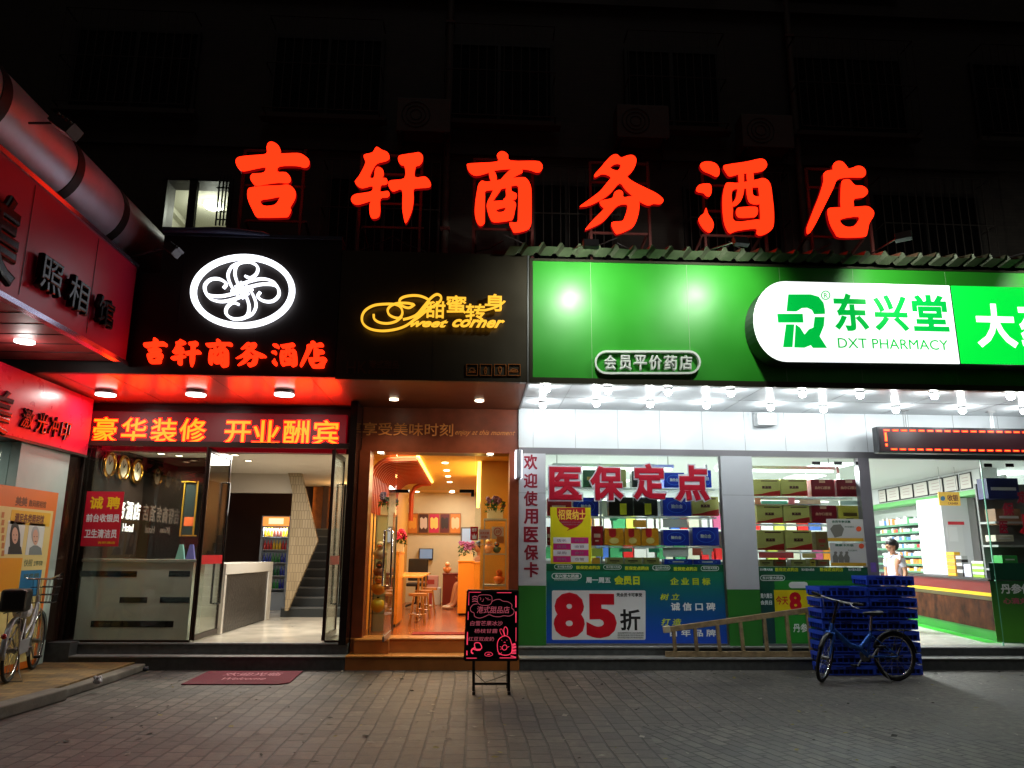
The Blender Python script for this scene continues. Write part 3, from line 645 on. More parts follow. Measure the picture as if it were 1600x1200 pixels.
# clocks and hotel name on the dark side wall of the lobby
W5 = XP(-5.2)
for i, (y_, lb) in enumerate(((.70,'brass wall clock nearest the street inside the hotel window'),(1.15,'middle brass wall clock inside the hotel window'),(1.62,'brass wall clock nearest the mirror inside the hotel window'))):
    zc_ = 2.66; t = thing('wall_clock', lb, 'clock', (-5.2,y_,zc_), 'brass wall clocks in the hotel lobby')
    circ = lambda r, x: [(x, y_+r*math.cos(2*math.pi*k/28), zc_+r*math.sin(2*math.pi*k/28)) for k in range(28)]
    mb = MB(); mb.tube(circ(.165,-5.16), .028, 8, True); mb.build('rim', M('brass', (200,150,60), .2, 1.), t)
    mb = MB(); mb.tube([(-5.199,y_,zc_),(-5.165,y_,zc_)], .16, 28); mb.build('dial', M('clock_dial', (225,215,190), .4), t)
    mb = MB(); mb.bar((-5.158,y_,zc_),(-5.158,y_+.06,zc_+.07),.01,.006,(1,0,0)).bar((-5.156,y_,zc_),(-5.156,y_-.03,zc_+.11),.008,.006,(1,0,0)); mb.build('hand', BLACK, t)
hn = thing('hotel_name_lettering', 'white raised characters and the word Hotel on the black lobby wall', 'lettering', (-5.2,1.2,1.9))
mb = MB()
for i, ch in enumerate('吉轩商务酒店'):
    y0_ = .42+i*.262; text_mesh(mb, W5, ch, None, .0, .02, .03, metric=(y0_, y0_+.215, 1.93, 2.20))
text_mesh(mb, W5, 'JiXuan', None, .0, .012, .02, metric=(.75,1.18,1.74,1.87)); text_mesh(mb, W5, 'Hotel', None, .0, .012, .02, metric=(1.42,1.78,1.75,1.87))
mb.build('lettering', M('letter_white', (235,235,235), .4, emit=(1,1,1), es=.35), hn)
nb_ = thing('notice_board', 'gold framed notice board hanging inside the hotel beside the open door', 'notice board', (-4.0,1.9,1.7))
B1 = YP(1.9); mb = MB(); 
for q in ((285,752,287,838),(285,752,307,754),(285,836,307,838),(305,752,307,838)): B1.slab(mb, *q, 0, .03)
mb.build('frame', M('gold_frame', (214,170,60), .3, .8), nb_)
mb = MB(); B1.slab(mb, 287,754,305,836,0,.01); mb.build('panel', M('board_dark', (30,40,40), .3), nb_)
mb = MB(); B1.slab(mb, 288,808,304,822,.011,.014); mb.build('orange_leaflet', M('orange_print', (200,90,40), .5), nb_)
# reception counter, drinks fridge, stair
wc = thing('bar_counter', 'white topped counter with dark textured front inside the hotel doorway', 'counter', (-3.7,2.6,.31))
mb = MB(); mb.box(-4.1,-3.58,1.25,3.95,1.14,1.30).box(-4.1,-3.58,3.70,3.95,.312,1.138).box(-4.1,-3.58,1.25,1.33,.312,1.138); mb.build('body', M('white_stone', (215,212,204), .2), wc, .004)
mb = MB(); mb.box(-4.05,-3.60,1.332,3.698,.32,1.136); 
tm = M('dark_relief_panel', (62,58,54), .35, bump=1., bscale=22, noise=.5, nscale=16); mb.build('relief_front', tm, wc)
fg = thing('drinks_fridge', 'glass door drinks fridge with a lit orange header behind the counter', 'fridge', (-4.1,6.3,.31))
FQ = YP(6.2); a0, a1, zb, zt = FQ.rect(404,806,450,951); zb = .312
mb = MB(); mb.box(a0,a1,6.35,6.8,zb,zt).box(a0,a0+.05,6.2,6.35,zb,zt).box(a1-.05,a1,6.2,6.35,zb,zt).box(a0+.05,a1-.05,6.2,6.35,zb,zb+.35).box(a0+.05,a1-.05,6.2,6.35,zt-.22,zt)
mb.build('cabinet', M('fridge_grey', (150,160,172), .35), fg)
mb = MB(); mb.box(a0+.03,a1-.03,6.192,6.199,zt-.21,zt-.02); mb.build('header_sign', M('fridge_header', (220,120,40), .5, emit=(1,.33,.07), es=1.2), fg)
mb = MB(); mb.box(a0+.15,a1-.15,6.186,6.191,zt-.17,zt-.05); mb.build('header_highlight', M('fridge_header_logo', (240,220,180), .5, emit=(1,.8,.5), es=1.1), fg)
for k in range(5):
    zs = zb+.42+k*.265; mb = MB(); mb.box(a0+.05,a1-.05,6.21,6.34,zs-.012,zs); sh = mb.build('shelf', M('fridge_shelf', (200,205,210), .4), fg)
    cols = [[(30,40,140),(40,120,60)],[(30,50,150),(25,90,50)],[(30,50,150),(40,120,60)],[(190,30,30),(230,190,40)],[(240,190,40),(120,60,40)]][k]
    for q in range(8):
        x = a0+.085+q*(a1-a0-.17)/7; mb = MB(); mb.tube([(x,6.27,zs+.002),(x,6.27,zs+.11),(x,6.27,zs+.15),(x,6.27,zs+.19)], [.027,.027,.011,.011], 8)
        cc = cols[(q//3) % 2]; o = tag(mb.build('drink_bottle', M('bottle_%d_%d_%d'%cc, cc, .2)), 'small drink bottle on the %s shelf of the lit drinks fridge'%['lowest','second','third','fourth','top'][k], 'bottle', 'bottles on the %s fridge shelf'%['lowest','second','third','fourth','top'][k])
lamp('fridge_light', 'AREA', ((a0+a1)/2,6.24,zt-.25), 9, (.9,.95,1), .5, (0,0,0), .08, parent=fg)
pw = thing('stair_side_wall', 'beige patterned wall slanting beside the dark hotel staircase', 'wall', (-3.6,4.25,.31))
PWm = brick_mat('pattern_wallpaper', (160,142,112), (146,128,98), (120,104,80), .05, .16, .006, .6, 'XZ', .5, bump=.1, noise=.05)
q5 = cp((280,600), 2.61); Q = YP(4.25); mb = MB()
Q.poly(mb, [q5(*p) for p in ((425,280),(478,280),(565,640),(442,925),(430,925),(462,445))], -.1, 0); mb.build('wall_panel', PWm, pw)
st_ = thing('staircase', 'dark stone staircase climbing away inside the hotel', 'staircase', (-2.6,4.4,.31))
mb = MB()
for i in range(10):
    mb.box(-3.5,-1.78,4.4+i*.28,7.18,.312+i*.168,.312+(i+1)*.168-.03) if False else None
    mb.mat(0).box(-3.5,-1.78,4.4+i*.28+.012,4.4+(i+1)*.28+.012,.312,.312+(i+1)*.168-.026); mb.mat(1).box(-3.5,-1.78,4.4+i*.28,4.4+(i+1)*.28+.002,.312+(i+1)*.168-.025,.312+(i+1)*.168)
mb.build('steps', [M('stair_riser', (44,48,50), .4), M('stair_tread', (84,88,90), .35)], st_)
ow = thing('wood_panelling', 'amber lit wood panelling with dark posts above the hotel stairs', 'panelling', (-2.7,7.1,1.2))
mb = MB(); mb.box(-3.6,-1.78,7.12,7.18,1.0,2.92); mb.build('panel', M('amber_wood', (190,112,44), .45, noise=.3, nscale=8), ow)
mb = MB()
for x in (-3.35,-2.95): mb.box(x,x+.12,6.95,7.11,1.0,2.92)
mb.build('post', M('dark_wood_post', (50,32,24), .4), ow)
# lobby downlights
k = 0
for px, py, lb in ((388,720,'recessed ceiling lamp over the hotel counter, furthest inside'),(367,711,'recessed ceiling lamp just inside the hotel doors'),(337,721,'recessed lobby lamp seen through the open left door leaf'),(252,709,'recessed lobby lamp over the mirror wall'),(280,712,'recessed lobby lamp over the front desk')):
    p = GZ(px, py, 2.92); p.y = min(p.y, 4.0)
    t = thing('downlight', lb, 'lamp', (p.x,p.y,2.93), 'recessed downlights in the hotel lobby')
    mb = MB(); mb.tube([(p.x,p.y,2.929),(p.x,p.y,2.918)], .055, 16); mb.build('lamp_face', BULBW, t)
    mb = MB(); mb.tube([(p.x+.062*math.cos(a_*math.pi/8),p.y+.062*math.sin(a_*math.pi/8),2.922) for a_ in range(16)], .008, 6, True); mb.build('ring', CHROME, t)
    lamp('downlight_light', 'SPOT', (p.x,p.y,2.9), 60 if px > 300 else 110, (1,.88,.7), .05, spot=130, parent=t)
lamp('lobby_fill_light', 'AREA', (-2.9,2.0,2.9), 115, (1,.93,.82), 1.6, (0,0,0), 1.6)  # unseen area lamp brightening the lobby
lamp('stair_amber_light', 'POINT', (-2.6,6.3,2.6), 34, (1,.55,.2), .1)
# door mat on the paving
dm = thing('door_mat', 'crimson welcome mat on the paving in front of the hotel steps', 'mat', (-2.7,-.62,0))
mb = MB(); mb.prism([ccw([(-3.24,-1.12),(-2.16,-1.12),(-2.06,-1.02),(-2.1,-.12),(-3.26,-.12)])], lambda a,b_,d: Vector((a,b_,.004+d)), .008); mb.build('rug', M('mat_crimson', (98,12,38), .9, noise=.2, nscale=9, bump=.6, bscale=200), dm)
PG = Plane((-3.2,-1,.0125),(1,0,0),(0,0,1)); PG.P = lambda a, z, d=0.: Vector((a, z, .0125+d))
mb = MB(); text_mesh(mb, PG, '欢迎光临', None, .0, .0008, .0, metric=(-2.98,-2.3,-.52,-.28)); text_mesh(mb, PG, 'Welcome', None, 0, .0008, 0, .3, metric=(-2.9,-2.4,-.82,-.66)); mb.build('lettering', M('mat_letter', (190,130,140), .9), dm)

# ================================================================ PHOTO STUDIO ON THE LEFT
RG = M('red_gloss_panel', (212,26,54), .28, noise=.03); RG2 = M('crimson_fascia', (186,24,62), .35, noise=.06, nscale=2)
A = XP(-4.15)
aw = thing('studio_awning', 'deep crimson box awning over the photo studio with black raised characters', 'awning', (-4.8,-1.5,3.65))
mb = MB(); mb.box(-4.19,-4.15,-9,-1.385,3.66,4.83).box(-5.6,-4.19,-1.43,-1.385,3.66,4.83); mb.build('fascia', RG2, aw)
mb = MB(); mb.box(-5.6,-4.191,-9,-1.431,4.78,4.82); mb.build('roof_sheet', M('awning_roof', (60,60,62), .6), aw)
mb = MB(); mb.box(-5.6,-4.191,-9,-1.431,3.66,3.69); mb.build('soffit', M('awning_soffit_slats', (150,60,60), .5, .1, noise=.15, nscale=3), aw)
mb = MB()
for i in range(20): mb.box(-5.6,-4.2,-8.8+i*.37,-8.785+i*.37,3.654,3.66)
mb.box(-4.147,-4.144,-2.36,-2.354,3.72,4.80); mb.box(-4.147,-4.144,-3.6,-3.594,3.72,4.80); mb.build('panel_joint', BLACK, aw)
mb = MB(); mb.box(-4.205,-4.13,-9,-1.37,4.83,4.88).box(-4.205,-4.125,-9,-1.37,3.61,3.66); mb.build('metal_trim', M('lilac_steel_trim', (170,165,190), .2, .9), aw)
BK = M('black_acrylic_letter', (14,12,14), .25, spec=.25)
for ch, r in (('美',(-62,285,22,436)),('照',(47,402,87,460)),('相',(93,432,128,487)),('馆',(140,463,168,510))):
    mb = MB(); text_mesh(mb, A, ch, r, .02, .07, .035); mb.build('raised_character', BK, aw)
p = GZ(38,536,3.63); t = thing('ceiling_lamp', 'round lamp under the crimson awning of the photo studio', 'lamp', (p.x,p.y,3.66))
mb = MB(); mb.tube([(p.x,p.y,3.653),(p.x,p.y,3.635)], .1, 20); mb.build('diffuser', MATS['lamp_disc'], t); lamp('lamp_light','POINT',(p.x,p.y,3.55),5,(1,.95,.9),.08,parent=t)
ls = thing('studio_sign', 'glossy red sign board of the photo studio below the awning with dark brush characters', 'sign', (-5.3,-.5,2.72))
LS = XP(-5.25); mb = MB(); mb.box(-5.6,-5.25,-8,.22,2.73,3.5); mb.build('board', RG, ls, .004)
mb = MB(); mb.box(-5.6,-5.24,-8,.22,2.70,2.728); mb.build('metal_trim', BRZ, ls)
for ch, r in (('美',(-46,602,17,676)),('激',(30,638,50,670)),('光',(53,644,72,678)),('冲',(73,650,90,683)),('印',(91,657,108,688))):
    mb = MB(); text_mesh(mb, LS, ch, r, 0, .03, .02, .15); mb.build('brush_character', M('dark_red_black_letter', (26,8,12), .2), ls)
ps = thing('photo_studio_front', 'photo studio shopfront with pale column and glass, at the left edge', 'shopfront', (-5.3,-1,.1))
mb = MB(); mb.box(-5.7,-5.3,-1.22,-.11,.1,2.7); mb.build('column', M('pale_teal_column', (170,188,180), .5, noise=.08, nscale=3), ps)
mb = MB(); mb.box(-5.42,-5.41,-6,-1.22,.5,2.7); mb.build('glass_pane', GL, ps)
mb = MB(); mb.box(-5.45,-5.38,-6,-1.22,.1,.5).box(-5.45,-5.38,-2.6,-2.55,.5,2.7); mb.build('frame', STEEL, ps)
mb = MB(); mb.box(-9,-5.46,-6,-5.9,.1,2.7).box(-9,-8.9,-5.9,.2,.1,2.7).box(-9,-5.7,.12,.2,.1,2.7).box(-9,-5.46,-6,.2,2.702,2.76).box(-9,-5.46,-6,.2,.05,.1); mb.build('room_lining', M('studio_wall', (225,228,226), .6), ps)
mb = MB(); mb.box(-8.89,-8.8,-5.9,.1,2.0,2.25); mb.build('wall_band', M('studio_red_band', (200,90,90), .5), ps)
lamp('studio_light', 'AREA', (-7,-1.5,2.68), 70, (.93,1,.97), 2.0, (0,0,0), 2.0)
p = Vector((-5.95,-1.65,2.68)); 
# studio poster stand with passport photo samples
pp = XP(-5.2); ptr = thing('studio_poster', 'orange photo studio poster board with two portrait samples leaning by the pale column', 'poster', (-5.2,-1.1,.1))
mb = MB(); mb.box(-5.24,-5.2,-1.9,-.46,.12,2.17); mb.build('board', M('poster_orange', (222,112,28), .4), ptr)
mb = MB(); mb.box(-5.2,-5.197,-1.85,-.53,.2,1.94); mb.build('cream_sheet', M('poster_cream', (222,200,130), .4), ptr)
mb = MB(); text_mesh(mb, pp, '美美', (24,776,43,791), .001, .001, .04); text_mesh(mb, pp, '数码照相馆', (45,782,72,793), .001, .001, .02); text_mesh(mb, pp, '满足各类照相馆', (22,803,68,818), .006, .001, .04)
mb.build('dark_lettering', M('poster_brown_ink', (120,60,10), .5), ptr)
mb = MB(); pp.slab(mb, 16,799,78,821,.0035,.005); mb.build('title_band', M('poster_yellow', (226,176,30), .45), ptr)
def portrait(x0, y0, x1, y1, hair, longhair, shirt):
    mb = MB(); pp.slab(mb, x0,y0,x1,y1,.0035,.005); mb.build('photo_ground', M('photo_ground', (214,216,210), .4), ptr)
    cxp, w_ = (x0+x1)/2, (x1-x0); hh = y1-y0
    el = lambda cx_, cy_, rx, ry, a0=0, a1=360: [(cx_+rx*math.cos(rad(a0+(a1-a0)*k/20)), cy_+ry*math.sin(rad(a0+(a1-a0)*k/20))) for k in range(20)]
    mb = MB(); pp.poly(mb, [(cxp-w_*.42,y1),(cxp-w_*.36,y1-hh*.22),(cxp-w_*.12,y1-hh*.3),(cxp+w_*.12,y1-hh*.3),(cxp+w_*.36,y1-hh*.22),(cxp+w_*.42,y1)], .0052,.006); mb.build('photo_shirt', M('photo_shirt_%d'%shirt[0], shirt, .5), ptr)
    mb = MB(); 
    if longhair: pp.poly(mb, [(cxp-w_*.3,y1-2),(cxp-w_*.3,y0+hh*.4),(cxp-w_*.2,y0+hh*.12),(cxp,y0+hh*.04),(cxp+w_*.2,y0+hh*.12),(cxp+w_*.3,y0+hh*.4),(cxp+w_*.3,y1-2)], .0062,.0068)
    else: pp.poly(mb, el(cxp, y0+hh*.36, w_*.25, hh*.28), .0062,.0068)
    mb.build('photo_hair', M('photo_hair_%d'%hair[0], hair, .5), ptr)
    mb = MB(); pp.poly(mb, el(cxp, y0+hh*.44, w_*.18, hh*.25), .007,.0078); mb.build('photo_face', M('photo_skin', (206,160,136), .5), ptr)
    mb = MB()
    for sx in (-.07,.07): pp.poly(mb, el(cxp+w_*sx*1.2, y0+hh*.42, w_*.03, hh*.015), .008,.0084)
    pp.poly(mb, el(cxp, y0+hh*.57, w_*.06, hh*.015), .008,.0084); mb.build('photo_features', M('photo_feature', (80,40,40), .5), ptr)
portrait(9,814,36,866,(26,22,24),True,(40,40,50)); portrait(42,818,67,867,(170,170,168),False,(120,128,126))
mb = MB(); pp.slab(mb, -30,872,31,925,.0035,.005); mb.build('yellow_block', M('poster_yellow2', (226,150,20), .45), ptr)
mb = MB(); pp.slab(mb, 30,891,62,932,.0035,.005); mb.build('blue_block', M('poster_blue', (40,120,170), .45), ptr)
mb = MB(); text_mesh(mb, pp, '快照', (37,874,50,885), .0035, .001, .0); text_mesh(mb, pp, '立等可取', (52,876,66,884), .0035, .001, .02); text_mesh(mb, pp, '证件照', (36,896,60,903), .006, .001, .02); mb.build('small_lettering', M('poster_ink', (70,90,60), .5), ptr)
mb = MB()
for i in range(6): pp.slab(mb, 2,800+i*12,6,809+i*12,.0035,.005)
mb.build('side_print', M('poster_side_print', (196,120,60), .5), ptr)
# insulated duct with black straps
dc = thing('ventilation_duct', 'fat silver ventilation duct strapped with black bands above the crimson awning', 'duct', (-4.62,-3,5.5))
Xc, Zc, Rr = -4.66, 5.46, .42
mb = MB(); mb.tube([(Xc,-9,Zc),(Xc,-5,Zc),(Xc,-3.3,Zc),(Xc,-1.5,Zc),(Xc,-.2,Zc),(Xc,.88,Zc)], [Rr]*6, 40)
mb.build('pipe', M('foil_insulation', (196,190,206), .42, .5, noise=.15, nscale=4, bump=.35, bscale=7), dc)
for y_ in (-1.62,-2.72,-4.05,-5.4):
    mb = MB(); mb.tube([(Xc,y_-.07,Zc),(Xc,y_+.07,Zc)], Rr+.008, 40); mb.build('strap', M('black_strap', (14,14,15), .6), dc)
def flood(px, py, X, tail, lb, hw=.11):
    P = XP(X).hit(px, py); t = thing('floodlight', lb, 'floodlight', P, 'unlit floodlights on arms')
    mb = MB(); mb.tube([Vector(tail), P+Vector((-.02,0,.05))], .012, 8); mb.build('arm', BLACK, t)
    R_ = Matrix.Rotation(rad(35), 3, 'Y'); T = Matrix.Translation(P) @ R_.to_4x4()
    mb = MB(); mb.box(-hw,hw,-.09,.09,-.03,.05, T); 
    for i in range(5): mb.box(-hw+.02+i*hw*.42,-hw+.035+i*hw*.42,-.085,.085,.05,.08, T)
    mb.build('housing', M('lamp_housing', (46,46,48), .5), t)
    mb = MB(); mb.box(-hw+.015,hw-.015,-.075,.075,-.036,-.031, T); mb.build('lens', M('dark_lens', (90,86,80), .1), t)
flood(100,200,-3.75,(-4.2,-3.75,5.35),'black floodlight on an arm crossing the duct at the upper left')
flood(268,392,-3.55,(-4.2,-1.45,4.95),'small floodlight at the end of its arm beside the white emblem', .07)
# ================================================================ DESSERT SHOP
BR2 = M('bronze_grey_panel', (70,63,52), .3, .55, noise=.08, nscale=2)
dsn = thing('dessert_shop_canopy', 'bronze grey fascia with yellow neon script and four small icons above the dessert shop', 'canopy', (-.5,Y0,3.51))
mb = MB(); mb.box(-1.697,.63,Y0,Y0+.08,3.51,5.17); mb.box(-1.697,.63,Y0+.08,.9,5.1,5.16); mb.build('fascia', BR2, dsn)
mb = MB(); mb.box(-1.697,.63,Y0+.081,.6,3.51,3.54); mb.build('soffit', M('copper_brown_soffit', (118,72,48), .38, .35, noise=.12, nscale=3), dsn)
mb = MB(); a, z = S.sz(677,500); mb.box(a-.003,a+.003,Y0-.003,Y0,3.53,5.15); mb.build('panel_joint', BLACK, dsn)
mb = MB(); mb.box(.631,.652,Y0-.01,.44,3.5,5.16); mb.build('end_trim', STEEL, dsn)
q4 = cp((540,440), 5.517); mb = MB()
NS = [[(600,215),(550,245),(490,225),(470,185),(500,155),(570,140),(650,145),(720,180),(700,230),(650,290),(590,350),(520,400),(430,430),(320,442),(220,425),(160,380),(150,320),(180,265),(250,225),(340,213),(430,215),(480,240),(495,290),(470,330),(420,325),(380,300),(370,260),(400,225),(460,205),(540,205),(590,215)],
      [(250,300),(255,340),(300,370),(370,378),(440,360),(490,320)], [(500,345),(560,330),(620,300),(680,230),(740,160),(790,130),(825,150),(815,190),(760,230),(700,270),(640,320),(580,360)]]
for j, pts in enumerate(NS): stroke(mb, S, [q4(*p) for p in pts], .024, .07, .10+.001*j, 5)
mb.build('neon_swash', NEON_Y, dsn)
mb = MB()
text_mesh(mb, S, 'weet', (*q4(565,345), *q4(885,410)), .07, .03, .03, .45); text_mesh(mb, S, 'corner', (*q4(920,345), *q4(1370,414)), .07, .03, .03, .45); mb.build('neon_script', NEON_Y, dsn)
mb = MB()
for ch, r in (('甜',(695,190,862,332)),('蜜',(870,140,1042,290)),('转',(1035,212,1205,352)),('身',(1190,128,1378,275))): text_mesh(mb, S, ch, (*q4(*r[:2]), *q4(*r[2:])), .07, .032, .012)
mb.build('neon_characters', NEON_Y, dsn)
DBR = M('dull_brown_letter', (96,62,42), .4, .3)
mb = MB(); text_mesh(mb, S, 'HK', (*q4(10,690), *q4(185,790)), 0, .012, 0); text_mesh(mb, S, '港式甜品', (*q4(200,680), *q4(460,750)), 0, .012, .01); text_mesh(mb, S, 'DESSERTS', (*q4(200,765), *q4(460,800)), 0, .012, .01); mb.build('dim_lettering', DBR, dsn)
COP = M('copper_icon', (190,112,56), .35, .6)
for i, (a_, b_) in enumerate(((1040,1140),(1157,1262),(1280,1385),(1400,1507))):
    mb = MB(); x0, y0 = q4(a_, 714); x1, y1 = q4(b_, 814); t_ = .9
    for r in ((x0,y0,x1,y0+t_),(x0,y1-t_,x1,y1),(x0,y0+t_,x0+t_,y1-t_),(x1-t_,y0+t_,x1,y1-t_)): S.slab(mb, *r, .002, .02)
    f = cp((x0,y0), 5.517)
    sh = [[[(15,70),(85,70)],[(25,60),(35,40),(50,35),(70,45),(75,60),(25,60)]], [[(50,20),(60,40),(50,85),(40,60),(50,20)],[(35,45),(60,65)]], [[(35,35),(50,85),(65,35),(35,35)],[(35,30),(50,18),(65,30)]], [[(15,60),(40,40),(80,50),(80,65),(20,65),(15,60)],[(25,55),(70,57)]]][i]
    for pts in sh: stroke(mb, S, [f(*p) for p in pts], .009, .002, .012, 3)
    mb.build('icon_tile', COP, dsn)
for px, py, lb in ((615.5,624.5,'left round lamp under the brown dessert shop soffit'),(749,626.5,'right round lamp under the brown dessert shop soffit')):
    p = GZ(px, py, 3.5); t = thing('downlight', lb, 'lamp', (p.x,p.y,3.51), 'small lamps over the dessert shop entrance')
    mb = MB(); mb.tube([(p.x,p.y,3.509),(p.x,p.y,3.495)], .06, 16); mb.build('lamp_face', BULBW, t); lamp('downlight_light','SPOT',(p.x,p.y,3.47),26,(1,.72,.4),.05,spot=140,parent=t)
WDP = M('red_brown_wood', (128,60,34), .35, noise=.22, nscale=7)
pf = thing('dessert_shop_portal', 'red-brown wooden portal with faint gold lettering around the dessert shop entrance', 'shopfront', (-.5,.5,.18))
mb = MB(); mb.box(-1.60,.63,.5,.58,2.87,3.508); mb.build('header_board', WDP, pf)
mb = MB(); mb.box(-1.598,-1.45,.34,.72,.178,2.868); mb.build('left_post', WDP, pf); mb = MB(); mb.box(.50,.628,.34,.72,.36,2.868); mb.build('right_post', WDP, pf)
mb = MB(); mb.box(-1.45,.5,.581,.86,2.87,2.93); mb.build('recess_board', M('recess_dark', (70,38,24), .4), pf)
HP = YP(.5); GLD = M('old_gold_letter', (236,150,72), .4)
mb = MB(); text_mesh(mb, HP, '享受美味时刻', (567,661,708,681), 0, .015, .005); mb.build('gold_characters', GLD, pf)
mb = MB(); text_mesh(mb, HP, 'enjoy at this moment', (711,672,805,682), 0, .008, 0, .45); mb.build('gold_script', GLD, pf)
for px, lb in ((596,'left small lamp in the recess above the dessert shop glass'),(766,'right small lamp in the recess above the dessert shop glass')):
    p = GZ(px, 708, 2.865); t = thing('downlight', lb, 'lamp', (p.x,.54,2.868), 'small lamps in the dessert shop recess')
    mb = MB(); mb.tube([(p.x,.54,2.869),(p.x,.54,2.855)], .045, 16); mb.build('lamp_face', BULBW, t); lamp('downlight_light','SPOT',(p.x,.52,2.84),9,(1,.65,.3),.04,spot=140,parent=t)
GP = YP(.62)
gf = thing('dessert_shop_glazing', 'clear glass front of the dessert shop with patch fittings and stickers', 'glazing', (-.5,.62,.36))
def zat(px, py): return GP.sz(px, py)[1]
zt_ = zat(680,766); xd = -1.1; xe = GP.sz(741,800)[0]
for q in ((-1.45,xd-.012,.361,2.868),(xd+.002,xe,zt_,2.868),(xe+.012,.498,.361,2.868)):
    mb = MB(); mb.box(q[0],q[1],.615,.627,q[2],q[3]); mb.build('glass_pane', GL, gf)
for r in ((618,765,639,770),(718,765,741,770),(736,770,741,776)):
    mb = MB(); GP.slab(mb, *r, -.03, .012); mb.build('patch_fitting', BLACKG, gf)
STK = [((735,823,747,844),(190,24,40),'red'),((748,827,766,843),(228,190,180),'pink'),((768,823,787,842),(232,206,170),'cream'),((776,838,788,849),(206,130,70),'orange')]
for i, (r, c_, nm) in enumerate(STK):
    mb = MB(); GP.slab(mb, *r, .0, .002+.0005*i); o = mb.build('sticker', M('sticker_'+nm, c_, .4), gf)
mb = MB(); text_mesh(mb, GP, '推荐', (737,825,745,831), .003, .001, .02); GP.poly(mb, [(737,834),(739,838),(741,833),(743,838),(745,834),(744,842),(738,842)], .003, .004)
mb.build('sticker_print', M('print_white', (235,235,235)), gf)
mb = MB(); text_mesh(mb, GP, '会员优惠', (750,831,764,835), .003, .001, .02); text_mesh(mb, GP, '团购', (752,837,762,841), .003, .001, .02)
stroke(mb, GP, [(777.5+5.5*math.cos(k*math.pi/6), 831+6*math.sin(k*math.pi/6)) for k in range(12)], .012, .003, .0045, 3, True); text_mesh(mb, GP, '点评', (774,828,781,834), .003, .001, .03)
mb.build('sticker_print', M('print_orange', (206,80,40)), gf)
mb = MB(); text_mesh(mb, GP, 'Your Home', (739,848,771,853), .001, .001, .0, .4, flip=True); mb.build('window_script', M('print_white', (235,235,235)), gf)
dd_ = thing('glass_door', 'frameless glass dessert shop door swung open towards the street', 'door', (xd,.6,.37))
mb = MB(); mb.box(xd-.006,xd+.006,-.28,.60,.44,zt_-.01); mb.build('pane', glass('door_glass', (.90,.96,.93)), dd_)
mb = MB(); mb.box(xd-.012,xd+.012,-.28,.60,.375,.439); mb.build('bottom_rail', STEEL, dd_)
for sg_ in (-1,1):
    mb = MB(); mb.tube([(xd+sg_*.007,-.16,1.75),(xd+sg_*.05,-.16,1.75),(xd+sg_*.05,-.16,1.05),(xd+sg_*.007,-.16,1.05)], .014, 8); mb.build('handle', CHROME, dd_)
# curved red slats along the left of the ceiling
sl_ = thing('slatted_ceiling_feature', 'row of curved red wooden slats sweeping from the left wall onto the dessert shop ceiling', 'ceiling feature', (-1.5,1,2.2))
SLT = M('red_slat_wood', (150,52,24), .35)
for i in range(20):
    y_ = 1.0+i*.21; pts = [(-1.52,y_,2.05)]+[(-1.52,y_,2.45)]+[(-1.22-.30*math.cos(t_*math.pi/12), y_, 2.52+.32*math.sin(t_*math.pi/12)) for t_ in range(1,6)]+[(-1.1,y_,2.845),(-.86,y_,2.85)]
    mb = MB()
    for p0, p1 in zip(pts, pts[1:]): mb.bar(p0, p1, .035, .06, (0,1,0))
    mb.build('slat', SLT, sl_)
mb = MB(); mb.tube([(-.86,5.15,2.84),(-1.05,5.15,2.83),(-1.18,5.15,2.76),(-1.24,5.15,2.62),(-1.24,5.15,2.1)], .045, 8); mb.build('end_slat', SLT, sl_)
STR = M('warm_led_strip', (255,220,120), .4, emit=(1,.60,.12), es=4.5, sample=False)
t = thing('cove_strip', 'glowing yellow light strip along the edge of the curved red slats', 'light strip', (-.84,3,2.86)); mb = MB(); mb.box(-.855,-.82,.95,5.2,2.86,2.895); mb.build('diffuser', STR, t)
lamp('cove_light','AREA',(-.8,3,2.84),42,(1,.60,.2),.06,(0,0,0),4.2,parent=t)
t = thing('cove_strip', 'glowing yellow light strip on the right side of the dessert shop ceiling', 'light strip', (.1,2.6,2.86)); mb = MB(); mb.box(.06,.11,1.75,4.0,2.3,2.895); mb.build('diffuser', STR, t)
mb = MB(); mb.box(.12,.559,1.66,1.72,.361,2.895); struct('partition_wall', mb, OW)
for px, py in ((695.4,724.6),(697.9,736.3),(700,745.4),(702.5,754.2),(706.7,768.1),(708.5,774.2),(663,782),(666,787),(711,787)):
    p = GZ(px, py, 2.88); p.y = min(p.y, 7.9)
    t = thing('downlight', 'small round recessed lamp in the cream dessert shop ceiling', 'lamp', (p.x,p.y,2.9), 'small round recessed lamps in the dessert shop ceiling')
    mb = MB(); mb.tube([(p.x,p.y,2.899),(p.x,p.y,2.885)], .05, 14); mb.build('lamp_face', BULBW, t)
lamp('dessert_shop_front_fill', 'AREA', (-.9,.98,2.87), 40, (1,.78,.45), .7, (0,0,0), .5); lamp('dessert_shop_light', 'AREA', (-.4,3.0,2.87), 60, (1,.85,.60), .5, (0,0,0), 3.2); lamp('dessert_shop_back_light', 'AREA', (-.4,6.8,2.87), 42, (1,.95,.86), .8, (0,0,0), 1.6)  # front area lamp added to light the toy rack, no fixture
